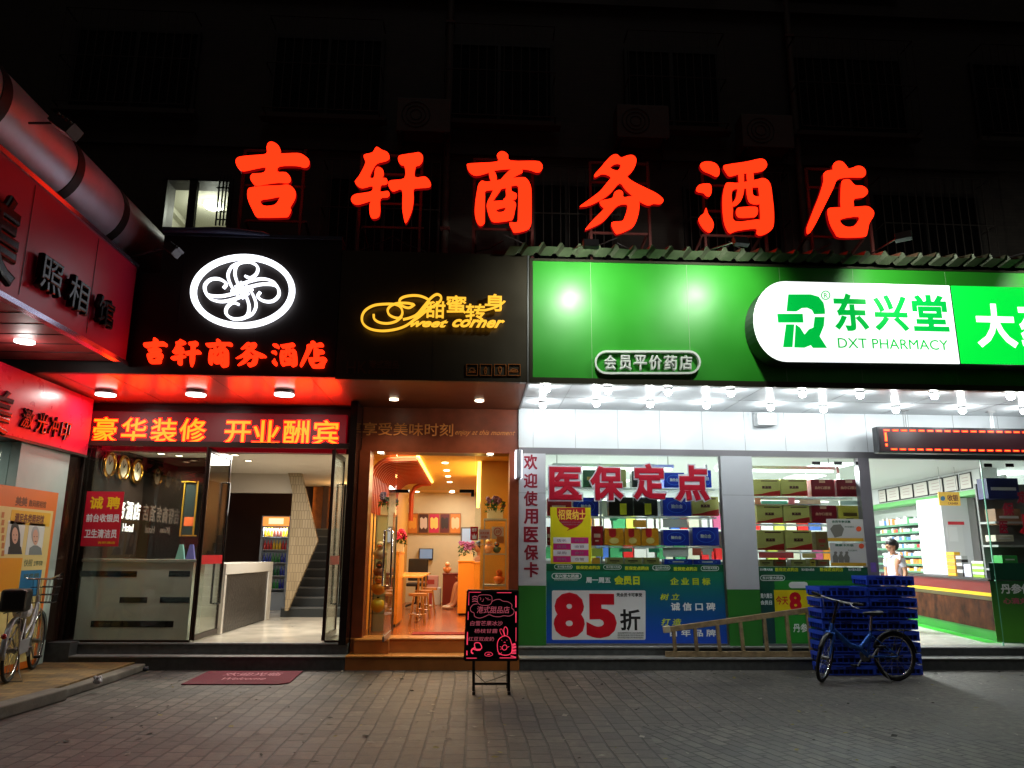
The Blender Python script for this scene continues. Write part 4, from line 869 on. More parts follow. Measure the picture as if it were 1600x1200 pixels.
# framed menus on the back wall
BWp = YP(8.18)
for i, (x0, x1, c1, c2, nm) in enumerate(((637,652,(196,110,30),(220,150,50),'amber'),(655,669,(60,22,18),(200,180,160),'dark brown with a white patch'),(671,686,(190,24,70),(236,190,90),'bright pink'),(688,702,(90,16,24),(40,20,20),'deep wine red'),(704,719,(206,120,36),(230,190,140),'light orange'))):
    t = thing('framed_menu', nm+' framed menu picture on the dessert shop back wall', 'picture', BWp.hit((x0+x1)/2,818), 'framed menus on the dessert shop back wall')
    mb = MB(); BWp.slab(mb, x0-1,802,x1+1,834,0,.03); mb.build('frame', M('menu_frame', (150,92,34), .4), t)
    mb = MB(); BWp.slab(mb, x0,803.5,x1,832.5,.03,.033); mb.build('print', M('menu_%d'%i, c1, .4), t)
    mb = MB(); BWp.poly(mb, [(x0+1.5,810),(x0+4,808),(x0+7,811),(x0+10,808),(x1-1.5,810),(x1-1.5,824),(x0+10,827),(x0+7,824),(x0+4,827),(x0+1.5,824)], .033, .036); mb.build('picture_patch', M('menup_%d'%i, c2, .4), t)
t = thing('television', 'black television hanging on the dessert shop back wall', 'television', BWp.hit(666,866)); mb = MB(); BWp.slab(mb, 655,857,677,875,.02,.1); mb.build('casing', BLACK, t); mb = MB(); BWp.slab(mb, 656.5,858,675.5,872.5,.1,.104); mb.build('screen', M('tv_screen', (90,120,150), .1, emit=(.3,.42,.6), es=.35), t)
t = thing('serving_hatch', 'pale blue framed serving hatch in the dessert shop back wall', 'window', BWp.hit(728,838)); mb = MB(); BWp.slab(mb, 720,824,737,850,0,.05); mb.build('frame', M('hatch_frame', (110,100,90), .5), t); mb = MB(); BWp.slab(mb, 722,826,737,848,.05,.054); mb.build('pane', M('hatch_pane', (150,175,200), .3, emit=(.5,.65,.8), es=.25), t)
def crate_box(px0,py0,px1,py1,Y,dep,mat,name,lb,cat,grp=None,z0=None,bevel=.008):
    P_ = YP(Y); a0,a1,zb_,zt_2 = P_.rect(px0,py0,px1,py1); zb_ = z0 if z0 is not None else zb_
    mb = MB(); mb.box(a0,a1,Y,Y+dep,zb_,zt_2); return mb, a0, a1, zb_, zt_2
YC = M('yellow_laminate', (222,150,52), .35, noise=.04)
def cabinet(px0,px1,pyt,Y,dep,lb,mat,name='display_cabinet'):
    mb,a0,a1,zb_,zt_2 = crate_box(px0,pyt,px1,900,Y,dep,None,None,None,None,z0=.365)
    t = thing(name, lb, 'cabinet', ((a0+a1)/2,Y,.362)); mb = MB(); mb.box(a0,a1,Y,Y+dep,.40,zt_2-.03); mb.build('body', mat, t, .004)
    mb = MB(); mb.box(a0-.01,a1+.01,Y-.015,Y+dep+.01,zt_2-.028,zt_2); mb.build('top', mat, t, .004); mb = MB(); mb.box(a0+.02,a1-.02,Y+.03,Y+dep-.02,.361,.399); mb.build('plinth', BRZ, t); return a0,a1,zt_2
aL = cabinet(601,623,862,1.9,.9,'yellow cabinet on the left carrying red flowers inside the dessert shop',YC)
aR = cabinet(716,741,876,4.2,1.2,'yellow cabinet with purple flowers on the right of the dessert shop aisle',YC)
aR2 = cabinet(741,750,878,4.0,1.0,'narrow lower yellow cabinet beside the right window display',YC)
aC = cabinet(692,715,896,6.6,.9,'dark red cabinet at the back of the dessert shop with a lucky figure on it',M('dark_red_cabinet', (110,30,20), .4))
def flowers(x, y, z, r, colr, lb, n=26, leafc=(40,90,34)):
    rnd = random.Random(int(x*1000)); t = thing('flower_planter', lb, 'flowers', (x,y,z))
    mb = MB(); mb.box(x-r*.8,x+r*.8,y-.06,y+.06,z+.002,z+.12)
    for i in range(7): mb.box(x-r*.78+i*r*.24,x-r*.78+i*r*.24+.018,y-.068,y-.06,z+.003,z+.14)
    mb.build('picket_box', M('picket_white', (222,206,170), .5), t)
    mb = MB()
    for i in range(70):
        c = Vector((x+rnd.uniform(-r,r), y+rnd.uniform(-.1,.1), z+.1+rnd.uniform(0,.16))); d = Vector((rnd.uniform(-1,1),rnd.uniform(-1,1),rnd.uniform(-.4,1))).normalized()*.045; e = d.cross(Vector((rnd.random(),rnd.random(),rnd.random()))).normalized()*.016
        mb.add([c-d,c+e,c+d,c-e],[(0,1,2,3)])
    mb.build('leaves', M('flower_leaf', leafc, .6), t)
    mb = MB()
    for i in range(n):
        c = Vector((x+rnd.uniform(-r,r)*.9, y+rnd.uniform(-.1,.08), z+.2+rnd.uniform(0,.13)))
        for k in range(5):
            an = k*1.256+i; d = Vector((math.cos(an),-.6,math.sin(an)))*.026; mb.ball(c+d*.7, .018, 6, 4)
    mb.build('blossoms', M('blossom_%d'%colr[0], colr, .6), t)
flowers((aL[0]+aL[1])/2+.06, 2.0, aL[2], .14, (214,40,90), 'pink-red flowers in a white picket box on the left yellow cabinet')
flowers((aR[0]+aR[1])/2, 4.3, aR[2], .15, (150,90,160), 'purple flowers in a white picket box on the right yellow cabinet')
flowers(.33, 1.3, 1.98, .15, (120,80,110), 'mauve flowers on the upper shelf of the right window display', 18)
flowers(-1.27, 1.3, 2.02, .14, (60,50,90), 'dark blue flowers on the top of the left window shelf', 16, (34,60,40))
# window shelf rack, left, with toys
rk = thing('display_rack', 'steel and glass display rack of toys behind the left pane of the dessert shop', 'rack', (-1.3,.95,.36))
zz = [YP(1.05).sz(586, y_)[1] for y_ in (957,930,902,875,848)]
for z_ in zz+[2.0]: mb = MB(); mb.box(-1.44,-1.13,.9,1.25,z_-.014,z_); mb.build('shelf', GL, rk)
mb = MB()
for x in (-1.435,-1.135):
    for y_ in (.905,1.24): mb.bar((x,y_,.362),(x,y_,2.02),.018,.018)
mb.build('frame', STEEL, rk); mb = MB(); mb.box(-1.43,-1.14,1.25,1.262,.362,2.0); mb.build('back_panel', M('rack_back', (206,196,150), .4), rk)
def doll(x, y, z, s, body, head, lb, cat='toy', beak=None, kind='toy_duck'):
    t = thing(kind, lb, cat, (x,y,z))
    mb = MB(); mb.ball((x,y,z+.075*s), .078*s, 14, 10, (1.05,.95,.95)); mb.build('body', M('toy_%d_%d_%d'%body, body, .4), t)
    mb = MB(); mb.ball((x,y-.01*s,z+.185*s), .055*s, 14, 10); mb.build('head', M('toy_%d_%d_%d'%head, head, .4), t)
    mb = MB(); mb.ball((x,y-.065*s,z+.178*s), .022*s, 8, 6, (1.2,1,.5)); mb.build('beak', M('toy_beak', beak or (220,90,20), .4), t)
    mb = MB(); mb.ball((x-.02*s,y-.058*s,z+.2*s), .007*s, 6, 5); mb.ball((x+.02*s,y-.058*s,z+.2*s), .007*s, 6, 5); mb.build('eyes', BLACK, t)
    mb = MB(); mb.ball((x-.075*s,y,z+.09*s), .035*s, 8, 6, (.5,1,1)); mb.ball((x+.075*s,y,z+.09*s), .035*s, 8, 6, (.5,1,1)); mb.build('wings', M('toy_%d_%d_%d'%body, body, .4), t)
doll(-1.34,1.05,zz[1]+.001,1.2,(236,150,40),(236,150,40),'orange-yellow toy duck on the middle shelf of the left window rack')
doll(-1.34,1.05,zz[3]+.001,1.1,(200,170,140),(220,190,150),'cream doll with a dark cap on the upper shelf of the left window rack',beak=(120,60,50),kind='toy_doll')
doll(-1.34,1.05,zz[2]+.001,.95,(150,84,50),(90,60,44),'small brown doll on the shelf above the toy duck',kind='toy_doll')
t = thing('toy_ball', 'yellow round toy on the low shelf of the left window rack', 'toy', (-1.3,1.05,zz[0])); mb = MB(); mb.ball((-1.34,1.05,zz[0]+.1), .099, 16, 12); mb.build('ball', M('toy_yellow', (228,190,50), .4), t); mb = MB(); mb.tube([(-1.34,1.05,zz[0]+.195),(-1.34,1.05,zz[0]+.22)], .02, 8); mb.build('stopper', BRZ, t)
mb = MB(); mb.box(.16,.5,1.1,1.45,1.95,1.975).box(.16,.5,1.1,1.45,1.0,1.025).box(.16,.5,1.1,1.45,1.45,1.47).bar((.17,1.12,.362),(.17,1.12,1.97),.018,.018).bar((.49,1.12,.362),(.49,1.12,1.97),.018,.018)
t = thing('display_rack', 'display rack behind the right pane of the dessert shop', 'rack', (.33,1.3,.36)); mb.build('frame', M('shelf_grey', (170,176,172)), t)
doll(.24,1.25,1.47,.9,(230,150,90),(236,200,120),'orange and cream doll on the right window display',kind='toy_doll'); doll(.40,1.25,1.025,.9,(236,120,40),(236,120,40),'orange toy duck above the menu board in the right window display')
doll(.36,1.25,1.475,.7,(70,90,60),(90,90,90),'small grey doll on the right window display',kind='toy_doll')
doll(*(lambda c: (c,6.7,aC[2]))((aC[0]+aC[1])/2-.07),1.0,(226,150,90),(240,200,150),'lucky figure sitting on the dark red cabinet',kind='lucky_figure')
# tables, stools at the left of the aisle
for i, (y_, lb) in enumerate(((2.95,'nearest wooden table along the left wall of the dessert shop'),(4.0,'middle wooden table along the left wall of the dessert shop'),(5.05,'furthest wooden table along the left wall of the dessert shop'))):
    t = thing('dining_table', lb, 'table', (-1.15,y_,.36), 'small tables along the left wall of the dessert shop')
    mb = MB(); mb.box(-1.5,-.82,y_-.3,y_+.3,1.07,1.10); mb.build('top', M('pine_top', (224,176,96), .25), t, .004)
    for sx in (-1.42,-.9):
        mb = MB(); mb.tube([(sx,y_,1.068),(sx,y_,.37)], .018, 8); mb.build('leg', CHROME, t)
        mb = MB(); mb.box(sx-.03,sx+.03,y_-.24,y_+.24,.361,.378); mb.build('foot', CHROME, t)
for i, (x_, y_, lb) in enumerate(((-.86,2.35,'nearest chrome stool in the dessert shop'),(-.84,3.45,'middle chrome stool in the dessert shop'),(-.8,4.5,'furthest chrome stool in the dessert shop'))):
    t = thing('stool', lb, 'stool', (x_,y_,.36), 'chrome stools in the dessert shop')
    mb = MB(); mb.tube([(x_,y_,.80),(x_,y_,.84)], .15, 18); mb.build('seat', M('stool_seat', (170,120,70), .4), t, .008)
    for k in range(4):
        an = k*math.pi/2+.78; mb = MB(); mb.tube([(x_+.09*math.cos(an),y_+.09*math.sin(an),.80),(x_+.17*math.cos(an),y_+.17*math.sin(an),.362)], .011, 8); mb.build('leg', CHROME, t)
    mb = MB(); mb.tube([(x_+.14*math.cos(k*math.pi/8),y_+.14*math.sin(k*math.pi/8),.52) for k in range(16)], .009, 6, True); mb.build('foot_ring', CHROME, t)
t = thing('cardboard_box', 'large white carton on the floor at the back of the dessert shop', 'box', (-.93,7.4,.36), 'cartons at the back of the dessert shop'); mb = MB(); mb.box(-1.13,-.7,7.3,7.7,.362,.72); mb.build('carton', M('white_carton', (206,200,190), .7), t, .005); mb = MB(); mb.box(-.95,-.88,7.296,7.299,.362,.72); mb.build('tape', M('tape_red', (170,60,50), .5), t)
t = thing('cardboard_box', 'smaller red and white carton resting on the large white carton', 'box', (-.93,7.4,.72), 'cartons at the back of the dessert shop'); mb = MB(); mb.box(-1.08,-.76,7.32,7.64,.722,.98); mb.build('carton', M('red_white_carton', (206,150,140), .7), t, .005); mb = MB(); mb.box(-1.0,-.84,7.315,7.319,.8,.9); mb.build('print', M('tape_red', (170,60,50), .5), t)
t = thing('office_chair', 'black chair in the shade beside the dessert shop tables', 'chair', (-1.1,6.2,.36))
mb = MB(); mb.box(-1.36,-.94,6.0,6.42,.80,.87); mb.build('seat', BLACK, t, .02); mb = MB(); mb.box(-1.36,-.94,6.42,6.48,.9,1.36); mb.build('backrest', BLACK, t, .02)
mb = MB(); mb.tube([(-1.15,6.2,.8),(-1.15,6.2,.45)], .03, 8)
for k in range(5): mb.bar((-1.15,6.2,.47),(-1.15+.26*math.cos(k*1.257),6.2+.26*math.sin(k*1.257),.40),.03,.03)
mb.build('pedestal', BLACK, t)
t = thing('floor_mat', 'red mat on the wooden floor just inside the dessert shop', 'mat', (-.4,.95,.36)); mb = MB(); mb.box(-.82,-.08,.74,1.06,.3615,.372); mb.build('rug', M('mat_red', (150,30,22), .9, bump=.4, bscale=150), t)

# menu board on its black stand
mbx = thing('menu_board', 'black luminous menu board with pink drawings and writing on a stand before the dessert shop', 'sign', (.22,-1.7,0))
zb0, zb1 = YP(-1.6).sz(767,1031)[1], YP(-1.6).sz(770,923)[1]
MPl = Plane((0,-1.68,0),(1,0,-.0),(0,-1,0)); 
def mr_(px, py): return MPl.sz(px, py)
mb = MB(); MPl.poly(mb, [(731,923),(809,923.5),(808,1031),(726,1031)], -.03, 0); mb.build('panel', M('black_acrylic_board', (10,9,11), .12), mbx)
mb = MB()
for a_, b_ in (((731,923),(809,923.5)),((809,923.5),(808,1031)),((808,1031),(726,1031)),((726,1031),(731,923))): stroke(mb, MPl, [a_, b_], .024, -.035, .012, 1)
mb.build('frame', BLACK, mbx)
q6 = cp((720,910), 9.23)
PNK = M('pink_luminous_ink', (200,40,70), .5, emit=(1,.055,.12), es=.85); PNK2 = M('rose_luminous_ink', (180,80,100), .5, emit=(.85,.16,.22), es=.32)
def sk(mb, pts, wd=.006, closed=False): stroke(mb, MPl, [q6(*p) for p in pts], wd*.72, .001, .004, 4, closed)
mb = MB()
for a_, b_ in (((112,145),(110,330)),((105,420),(100,540)),((95,715),(92,900)),((88,985),(88,1050)),((795,190),(795,360)),((795,420),(797,580)),((800,650),(800,850))): sk(mb, [a_, b_], .017)
for a_, b_ in (((110,140),(290,142)),((520,148),(730,148)),((80,1092),(230,1092)),((560,1088),(800,1088))): sk(mb, [a_, b_], .009)
mb.build('border_dashes', PNK, mbx)
mb = MB()
sk(mb, [(240,240),(260,190),(330,178),(420,185),(450,220),(440,300),(390,330),(300,328),(250,300)], .007, True); sk(mb, [(275,215),(290,235),(280,255)]); sk(mb, [(330,235),(320,270),(300,275)]); sk(mb, [(355,215),(375,235),(400,225)]); sk(mb, [(380,250),(430,250)])
sk(mb, [(240,310),(180,320),(140,370),(150,420),(190,440),(200,490),(270,515),(350,490),(410,465),(480,490),(560,495),(620,480),(700,485),(760,450),(765,400),(735,370),(735,320),(680,280),(610,270),(560,245),(500,250),(450,275)], .008)
sk(mb, [(165,215),(200,200),(235,210)], .012); sk(mb, [(165,245),(200,235),(235,245)], .012); sk(mb, [(165,275),(200,268),(240,278)], .012)
mb.build('cloud_drawing', PNK2, mbx)
mb = MB()
sk(mb, [(600,770),(570,720),(565,680),(590,675),(615,720),(625,770)]); sk(mb, [(635,768),(620,700),(630,650),(655,645),(675,690),(670,760)], .01); sk(mb, [(600,780),(550,820),(528,880),(530,960),(545,1010),(600,1045),(680,1045),(730,1010),(740,930),(725,860),(700,800),(650,770)], .01, True)
sk(mb, [(600,930),(620,905),(650,905),(665,930),(655,965),(620,975),(600,955)], .008, True); sk(mb, [(540,1020),(560,1040),(590,1010)]); sk(mb, [(565,925),(590,935)]); sk(mb, [(570,965),(595,955)]); sk(mb, [(700,925),(670,935)]); sk(mb, [(620,870),(635,860),(645,872)]); sk(mb, [(590,830),(592,840)]); sk(mb, [(665,830),(665,840)])
sk(mb, [(745,900),(790,890)], .03); sk(mb, [(745,940),(800,930)], .03); sk(mb, [(735,985),(800,980)], .03); sk(mb, [(730,1020),(800,1020)], .02); sk(mb, [(720,1060),(800,1080)], .014)
mb.build('rabbit_drawing', PNK, mbx)
mb = MB()
sk(mb, [(200,880),(260,870),(290,900),(300,950),(250,965),(210,950)], .012, True); sk(mb, [(200,940),(160,970),(155,1010),(180,1025)], .02); sk(mb, [(180,960),(240,980),(290,970)], .012); sk(mb, [(345,1040),(370,1010),(430,1010),(460,1040),(420,1062),(370,1060)], .006, True); sk(mb, [(380,1040),(420,1035)], .012)
mb.build('cup_drawing', PNK, mbx)
for txt, r, mt in (('港式甜品店',(232,345,705,445),PNK2),('白雪芒果冰沙',(135,555,605,625),PNK2),('杨枝甘露',(195,670,530,730),PNK2),('红豆双皮奶',(105,785,480,845),PNK2)):
    mb = MB(); text_mesh(mb, MPl, txt, (*q6(*r[:2]), *q6(*r[2:])), .001, .002, .004, .1); mb.build('handwriting', mt, mbx)
for px in (740,795):
    b0 = GZ(px,1085,0); a, z = MPl.sz(px,1031); mb = MB(); mb.bar((a,-1.66,z+.02),(b0.x,-1.70,.0),.03,.03); mb.bar((b0.x,-1.78,.015),(b0.x,-1.55,.015),.03,.03); mb.bar((a,-1.62,z+.3),(b0.x,-1.35,.0),.022,.022); mb.build('leg', BLACK, mbx)
mb = MB(); a, z = MPl.sz(740,1068); b2, z2 = MPl.sz(795,1068); mb.bar((a,-1.69,z),(b2,-1.69,z),.025,.025); mb.tube([(a,-1.69,.22),(a+.12,-1.72,.12),(a+.2,-1.7,.14),(b2,-1.69,.2)], .004, 5); mb.build('crossbar', BLACK, mbx)
# small light box beside the pharmacy column
t = thing('blade_light_box', 'small white blade light box projecting between the dessert shop and the pharmacy', 'light box', (.62,.2,2.6))
zA, zB = YP(.2).sz(803,748)[1], YP(.2).sz(805,703)[1]
mb = MB(); mb.box(.585,.65,.12,.335,zA,zB); mb.build('casing', M('box_grey_face', (150,156,170), .3), t, .01)
mb = MB(); mb.box(.57,.5845,.125,.33,zA+.01,zB-.01); mb.box(.6505,.665,.125,.33,zA+.01,zB-.01); mb.build('lit_edge', M('box_lit_edge', (240,240,255), .4, emit=(.9,.92,1), es=2), t)
# ================================================================ PHARMACY
GRN = M('green_sign_panel', (42,146,34), .38, noise=.09, nscale=1.6)
pc = thing('pharmacy_canopy', 'long bright green fascia of the pharmacy with dark steel edge and white soffit', 'canopy', (6,Y0,3.52))
XR = 13.
mb = MB(); mb.box(.70,XR,Y0,Y0+.06,3.575,5.09); mb.build('fascia', GRN, pc)
DS = M('dark_steel_edge', (78,76,62), .3, .7)
mb = MB(); mb.box(.655,XR,Y0-.02,Y0+.06,3.50,3.573).box(.655,.698,Y0-.02,Y0+.06,3.573,5.12).box(.70,XR,Y0-.02,Y0+.06,5.092,5.12); mb.build('steel_edge', DS, pc)
mb = MB()
for px in (924,1076,1223,1339,1485): a, z = S.sz(px, 500); mb.box(a-.003,a+.003,Y0-.0025,Y0,3.58,5.088)
mb.build('panel_joint', M('joint_pale', (120,170,110), .5), pc)
SW = M('glossy_white_soffit', (212,218,222), .14, .0, noise=.02, spec=.9)
mb = MB(); mb.box(.655,XR,Y0+.061,.45,3.52,3.55); mb.build('soffit', SW, pc)
mb = MB()
for i in range(12):
    x = 1.2+i*1.2; mb.box(x-.002,x+.002,Y0+.07,.449,3.517,3.52)
mb.box(.66,XR,-.402,-.398,3.517,3.52); mb.build('soffit_joint', M('joint_grey', (110,114,118), .5), pc)
# corrugated roof edge over the green fascia
mb = MB(); xs = []; x = .40
while x < XR: xs += [(x,0),(x+.13,0),(x+.16,.07),(x+.19,.07),(x+.215,0)]; x += .228
prof = [(-1.44,5.105),(-1.58,5.17),(-.5,5.42)]
rnd = random.Random(3); vs = []
for (x_, h_) in xs:
    for k, (y_, z_) in enumerate(prof):
        vs.append((x_+(0 if k else -.07), y_, z_+h_*(.8 if k else .5)+.006*math.sin(x_*9)))
n3 = len(prof); fs = []
for i in range(len(xs)-1):
    for k in range(n3-1): fs.append((i*n3+k, (i+1)*n3+k, (i+1)*n3+k+1, i*n3+k+1))
mb.add(vs, fs); cor = thing('corrugated_roof', 'weathered grey-green corrugated roof edge running along the top of the green fascia', 'roof', (6,-1.5,5.2))
o = mb.build('sheet', M('weathered_sheet', (74,80,62), .42, .3, noise=.35, nscale=5, bump=.3), cor); sd = o.modifiers.new('thick', 'SOLIDIFY'); sd.thickness = .006
mb = MB(); mb.box(.2,XR,-.6,.88,5.16,5.2); mb.box(.2,XR,-.62,-.58,5.0,5.5); mb.build('deck', M('dark_deck', (50,50,48), .8), cor)
# pill sign
def stadium(f, x0, y0, x1, y1, n=10):
    r = (y1-y0)/2; cy_ = (y0+y1)/2; out = []
    for k in range(n+1): a_ = rad(90+180*k/n); out.append(f(x0+r+r*math.cos(a_), cy_-r*math.sin(a_)))
    for k in range(n+1): a_ = rad(-90+180*k/n); out.append(f(x1-r+r*math.cos(a_), cy_-r*math.sin(a_)))
    return out
q5b = cp((800,370), 4.0)
pl_ = thing('member_sign', 'small white pill outlined sign with six white characters low on the green fascia', 'sign', S.hit(1010,568))
mb = MB(); S.poly(mb, stadium(q5b, 512,717,1172,865), .0, .06, [stadium(q5b, 524,730,1160,852)]); mb.build('pill_ring', M('white_sign_letter', (226,230,226), .35), pl_)
mb = MB()
for i, ch in enumerate('会员平价药店'):
    x0 = 570+i*94; text_mesh(mb, S, ch, (*q5b(x0,745), *q5b(x0+80,838)), .0, .06, .03)
mb.build('character', MATS['white_sign_letter'], pl_)
# illuminated lozenge sign
q6b = cp((1160,350), 3.636); LZ = YP(-1.62)
lz = thing('pharmacy_light_box', 'glowing white and green pharmacy light box with rounded left end on the green fascia', 'sign', LZ.hit(1400,500))
face = [(246-184*math.sin(rad(a_))-8*math.cos(rad(a_)), 555-228*math.cos(rad(a_))) for a_ in range(0,181,9)]+[(1232,795),(1172,352)]
mb = MB(); face = catmull(face[:9], 1)[:0] or face; LZ.poly(mb, [q6b(*p) for p in face], .0, .012)
WF = M('white_backlit_acrylic', (240,245,242), .3, emit=(.94,1,.97), es=1.35); mb.build('white_face', WF, lz)
gx = LZ.sz(*q6b(1180,352)); gx2 = LZ.sz(*q6b(1240,793))
GF = M('green_backlit_acrylic', (20,200,60), .25, emit=(.0,.80,.05), es=1.0)
mb = MB(); mb.prism([ccw([(gx[0]+.005,gx[1]),(gx2[0]+.005,gx2[1]),(XR-1,gx2[1]),(XR-1,gx[1])])], lambda a,z,d: LZ.P(a,z,d), .012); mb.build('green_face', GF, lz)
mb = MB(); LZ.poly(mb, [q6b(*p) for p in face[:-2]+[(1240,795),(1180,352)]], -.30, -.001); mb.prism([ccw([(gx[0]+.02,gx[1]),(gx2[0]+.02,gx2[1]),(XR-1,gx2[1]),(XR-1,gx[1])])], lambda a,z,d: LZ.P(a,z,d-.30), .299)
mb.build('casing', M('box_side_aluminium', (58,62,64), .4, .4), lz)
GI = M('green_backlit_letter', (0,150,60), .4, emit=(.0,.50,.055), es=1.0)
mb = MB()
for pts in ([(258,402),(385,402),(430,415),(458,450),(466,490),(466,513),(405,515),(392,490),(365,478),(335,480),(305,499),(248,498)], [(195,512),(340,512),(344,562),(200,562)], [(245,572),(292,572),(282,702),(228,702)],
            [(300,572),(325,590),(345,622),(350,630),(375,600),(400,590),(404,560),(408,530),(464,530),(460,580),(436,640),(478,706),(398,706),(386,690),(350,705),(292,703)]):
    LZ.poly(mb, [q6b(*p) for p in pts], .0122, .016)
mb.build('logo_mark', GI, lz)
mb = MB(); stroke(mb, LZ, [q6b(470+24*math.cos(k*math.pi/8), 407+24*math.sin(k*math.pi/8)) for k in range(16)], .012, .0122, .016, 1, True); text_mesh(mb, LZ, 'R', (*q6b(460,394), *q6b(482,422)), .0122, .003, .01); mb.build('registered_mark', GI, lz)
mb = MB()
for ch, r in (('东',(515,395,712,610)),('兴',(742,405,938,610)),('堂',(962,405,1162,612))): text_mesh(mb, LZ, ch, (*q6b(*r[:2]), *q6b(*r[2:])), .0122, .003, .034)
mb.build('green_characters', GI, lz)
mb = MB(); text_mesh(mb, LZ, 'DXT PHARMACY', (*q6b(540,655), *q6b(1165,712)), .0122, .003, .004); mb.build('green_letters', GI, lz)
mb = MB(); WI = M('white_backlit_letter', (250,250,250), .4, emit=(1,1,1), es=1.5)
for ch, r in (('大',(1320,455,1550,705)),('药',(1570,455,1800,705)),('房',(1830,455,2060,705))): text_mesh(mb, LZ, ch, (*q6b(*r[:2]), *q6b(*r[2:])), .0122, .003, .03)
mb.build('white_characters', WI, lz)
# fascia wall, header strip, columns
ww = thing('pharmacy_front_wall', 'white panelled pharmacy front wall with grey header above the windows', 'wall', (6,.45,.26))
mb = MB(); mb.box(.632,XR,.45,.51,2.952,3.519); mb.build('white_panelling', M('white_alu_panel', (222,228,232), .3, noise=.02), ww)
mb = MB()
for px in (833,899,965,1031,1097,1163,1226,1290,1353,1420,1490,1560): a, z = YP(.45).sz(px, 670); mb.box(a-.002,a+.002,.4475,.45,2.953,3.518)
mb.build('panel_joint', MATS['joint_grey'], ww)
mb = MB(); mb.box(.632,XR,.43,.53,2.86,2.95); mb.build('header_strip', M('grey_header', (120,118,122), .35, .4), ww)
CW = M('column_white', (196,200,206), .35, noise=.02); CG = M('column_green', (40,110,36), .45)
CP = YP(.38)
for nm, px0, px1, pyg, lb in (('left',811,853,915,'white and green column with vertical red characters between the shops'),('mid',1132,1176,921,'blank white and green column between the two pharmacy windows')):
    a0 = .634 if nm == 'left' else CP.sz(1134,870)[0]; a1 = CP.sz(853,870)[0] if nm == 'left' else CP.sz(1184,870)[0]
    zg = CP.sz((px0+px1)/2, pyg)[1]; t = thing('column', lb, 'column', ((a0+a1)/2,.4,.26))
    mb = MB(); mb.box(a0,a1,.38,.52,zg+.001,2.858); mb.build('white_cladding', CW, t)
    mb = MB(); mb.box(a0,a1,.38,.52,.262,zg); mb.build('green_cladding', CG, t)
    mb = MB(); mb.box(a0+.001,a1-.001,.378,.3799,2.30,2.304); mb.build('joint', MATS['joint_grey'], t)
    if nm == 'left':
        mb = MB(); ys = (710,739,767,795,823,851,878)
        for ch, y_ in zip('欢迎使用医保卡', ys):
            mb2 = text_mesh(mb, CP, ch, (818+(y_-710)*.004, y_, 840+(y_-710)*.01, y_+24), .0, .004, .03)
        mb.build('red_characters', M('dark_red_print', (136,14,40), .4), t)
    if nm == 'mid': cmid = (a0, a1)
mb = MB(); mb.box(5.56,5.72,.40,.53,.262,2.858); t = thing('door_post', 'grey steel post between the pharmacy window and its entrance', 'post', (5.64,.45,.26)); mb.build('post', M('post_grey', (130,126,134), .35, .3), t)
mb = MB(); mb.box(5.60,5.68,.397,.3995,1.25,1.38); mb.build('small_notice', M('notice_lilac', (120,90,170), .5), t)
# glass panes
WG = YP(.42); wl = CP.sz(853,870)[0]; wm0, wm1 = cmid
gz_ = thing('pharmacy_window', 'wide pharmacy display window with red lettering beside the vertical characters', 'window', (2.3,.42,.26)); 
xs_ = [wl, YP(.42).sz(940,800)[0], YP(.42).sz(1030,800)[0], wm0]
for i in range(3): mb = MB(); mb.box(xs_[i]+.003,xs_[i+1]-.003,.42,.43,.29,2.858); mb.build('pane', GL, gz_)
mb = MB(); mb.box(wl,wm0,.40,.46,.262,.289); mb.box(wm0-.03,wm0,.41,.44,.29,2.858); mb.build('frame', STEEL, gz_)
gz2 = thing('pharmacy_window', 'narrower pharmacy display window with two leaflets next to the blank column', 'window', (4.7,.42,.26))
xs2 = [wm1, YP(.42).sz(1263,800)[0]+.02, 5.56]
for i in range(2): mb = MB(); mb.box(xs2[i]+.003,xs2[i+1]-.003,.42,.43,.29,2.858); mb.build('pane', GL, gz2)
mb = MB(); mb.box(wm1,5.559,.40,.46,.262,.289); mb.build('frame', STEEL, gz2)
mb = MB()
for px in (1275,1309,1343): a, z = WG.sz(px, 724); mb.box(a-.06,a+.06,.408,.419,z-.025,z+.025)
mb.build('sliding_gear', BLACK, gz2)
gz3 = thing('glass_door', 'green edged glass door panel of the pharmacy at the right edge with curved lettering', 'door', (8,.42,.26))
xd3 = WG.sz(1549,850)[0]
mb = MB(); mb.box(xd3,10,.42,.432,.29,2.858); mb.build('pane', GL, gz3)
mb = MB(); mb.box(xd3-.012,xd3-.001,.415,.437,.262,2.858); mb.build('green_edge', M('glass_edge_green', (120,190,160), .2), gz3)
mb = MB()
for px in (1543,1577): a, z = WG.sz(px, 727); mb.box(a-.06,a+.06,.408,.419,z-.025,z+.025)
mb.build('sliding_gear', BLACK, gz3)
mb = MB(); TP3 = WG
for ch, r, an in (('医',(1561,814,1575,833),8),('保',(1566,785,1584,806),0),('定',(1588,767,1606,787),0)): text_mesh(mb, WG, ch, r, .002, .002, .03, .1)
mb.build('curved_characters', M('dark_red_print', (136,14,40)), gz3)
mb = MB(); text_mesh(mb, WG, '点', (1590,790,1640,835), .002, .002, .04); mb.build('red_emblem', M('bright_red_print', (190,20,40), .4), gz3)
mb = MB(); WG.slab(mb, 1552,908,1640,1003,.002,.004); mb.build('green_poster', grad_mat('poster_green_grad', [(0,(84,160,50)),(1,(16,66,40))], .45, 1.2), gz3)
mb = MB(); WG.slab(mb, 1546,880,1640,906,.002,.0035); mb.build('dark_band', M('dark_green_band', (16,66,44), .4), gz3)
PWH = M('print_white', (235,235,235), .5); PYW = M('print_yellow_green', (206,214,30), .5)
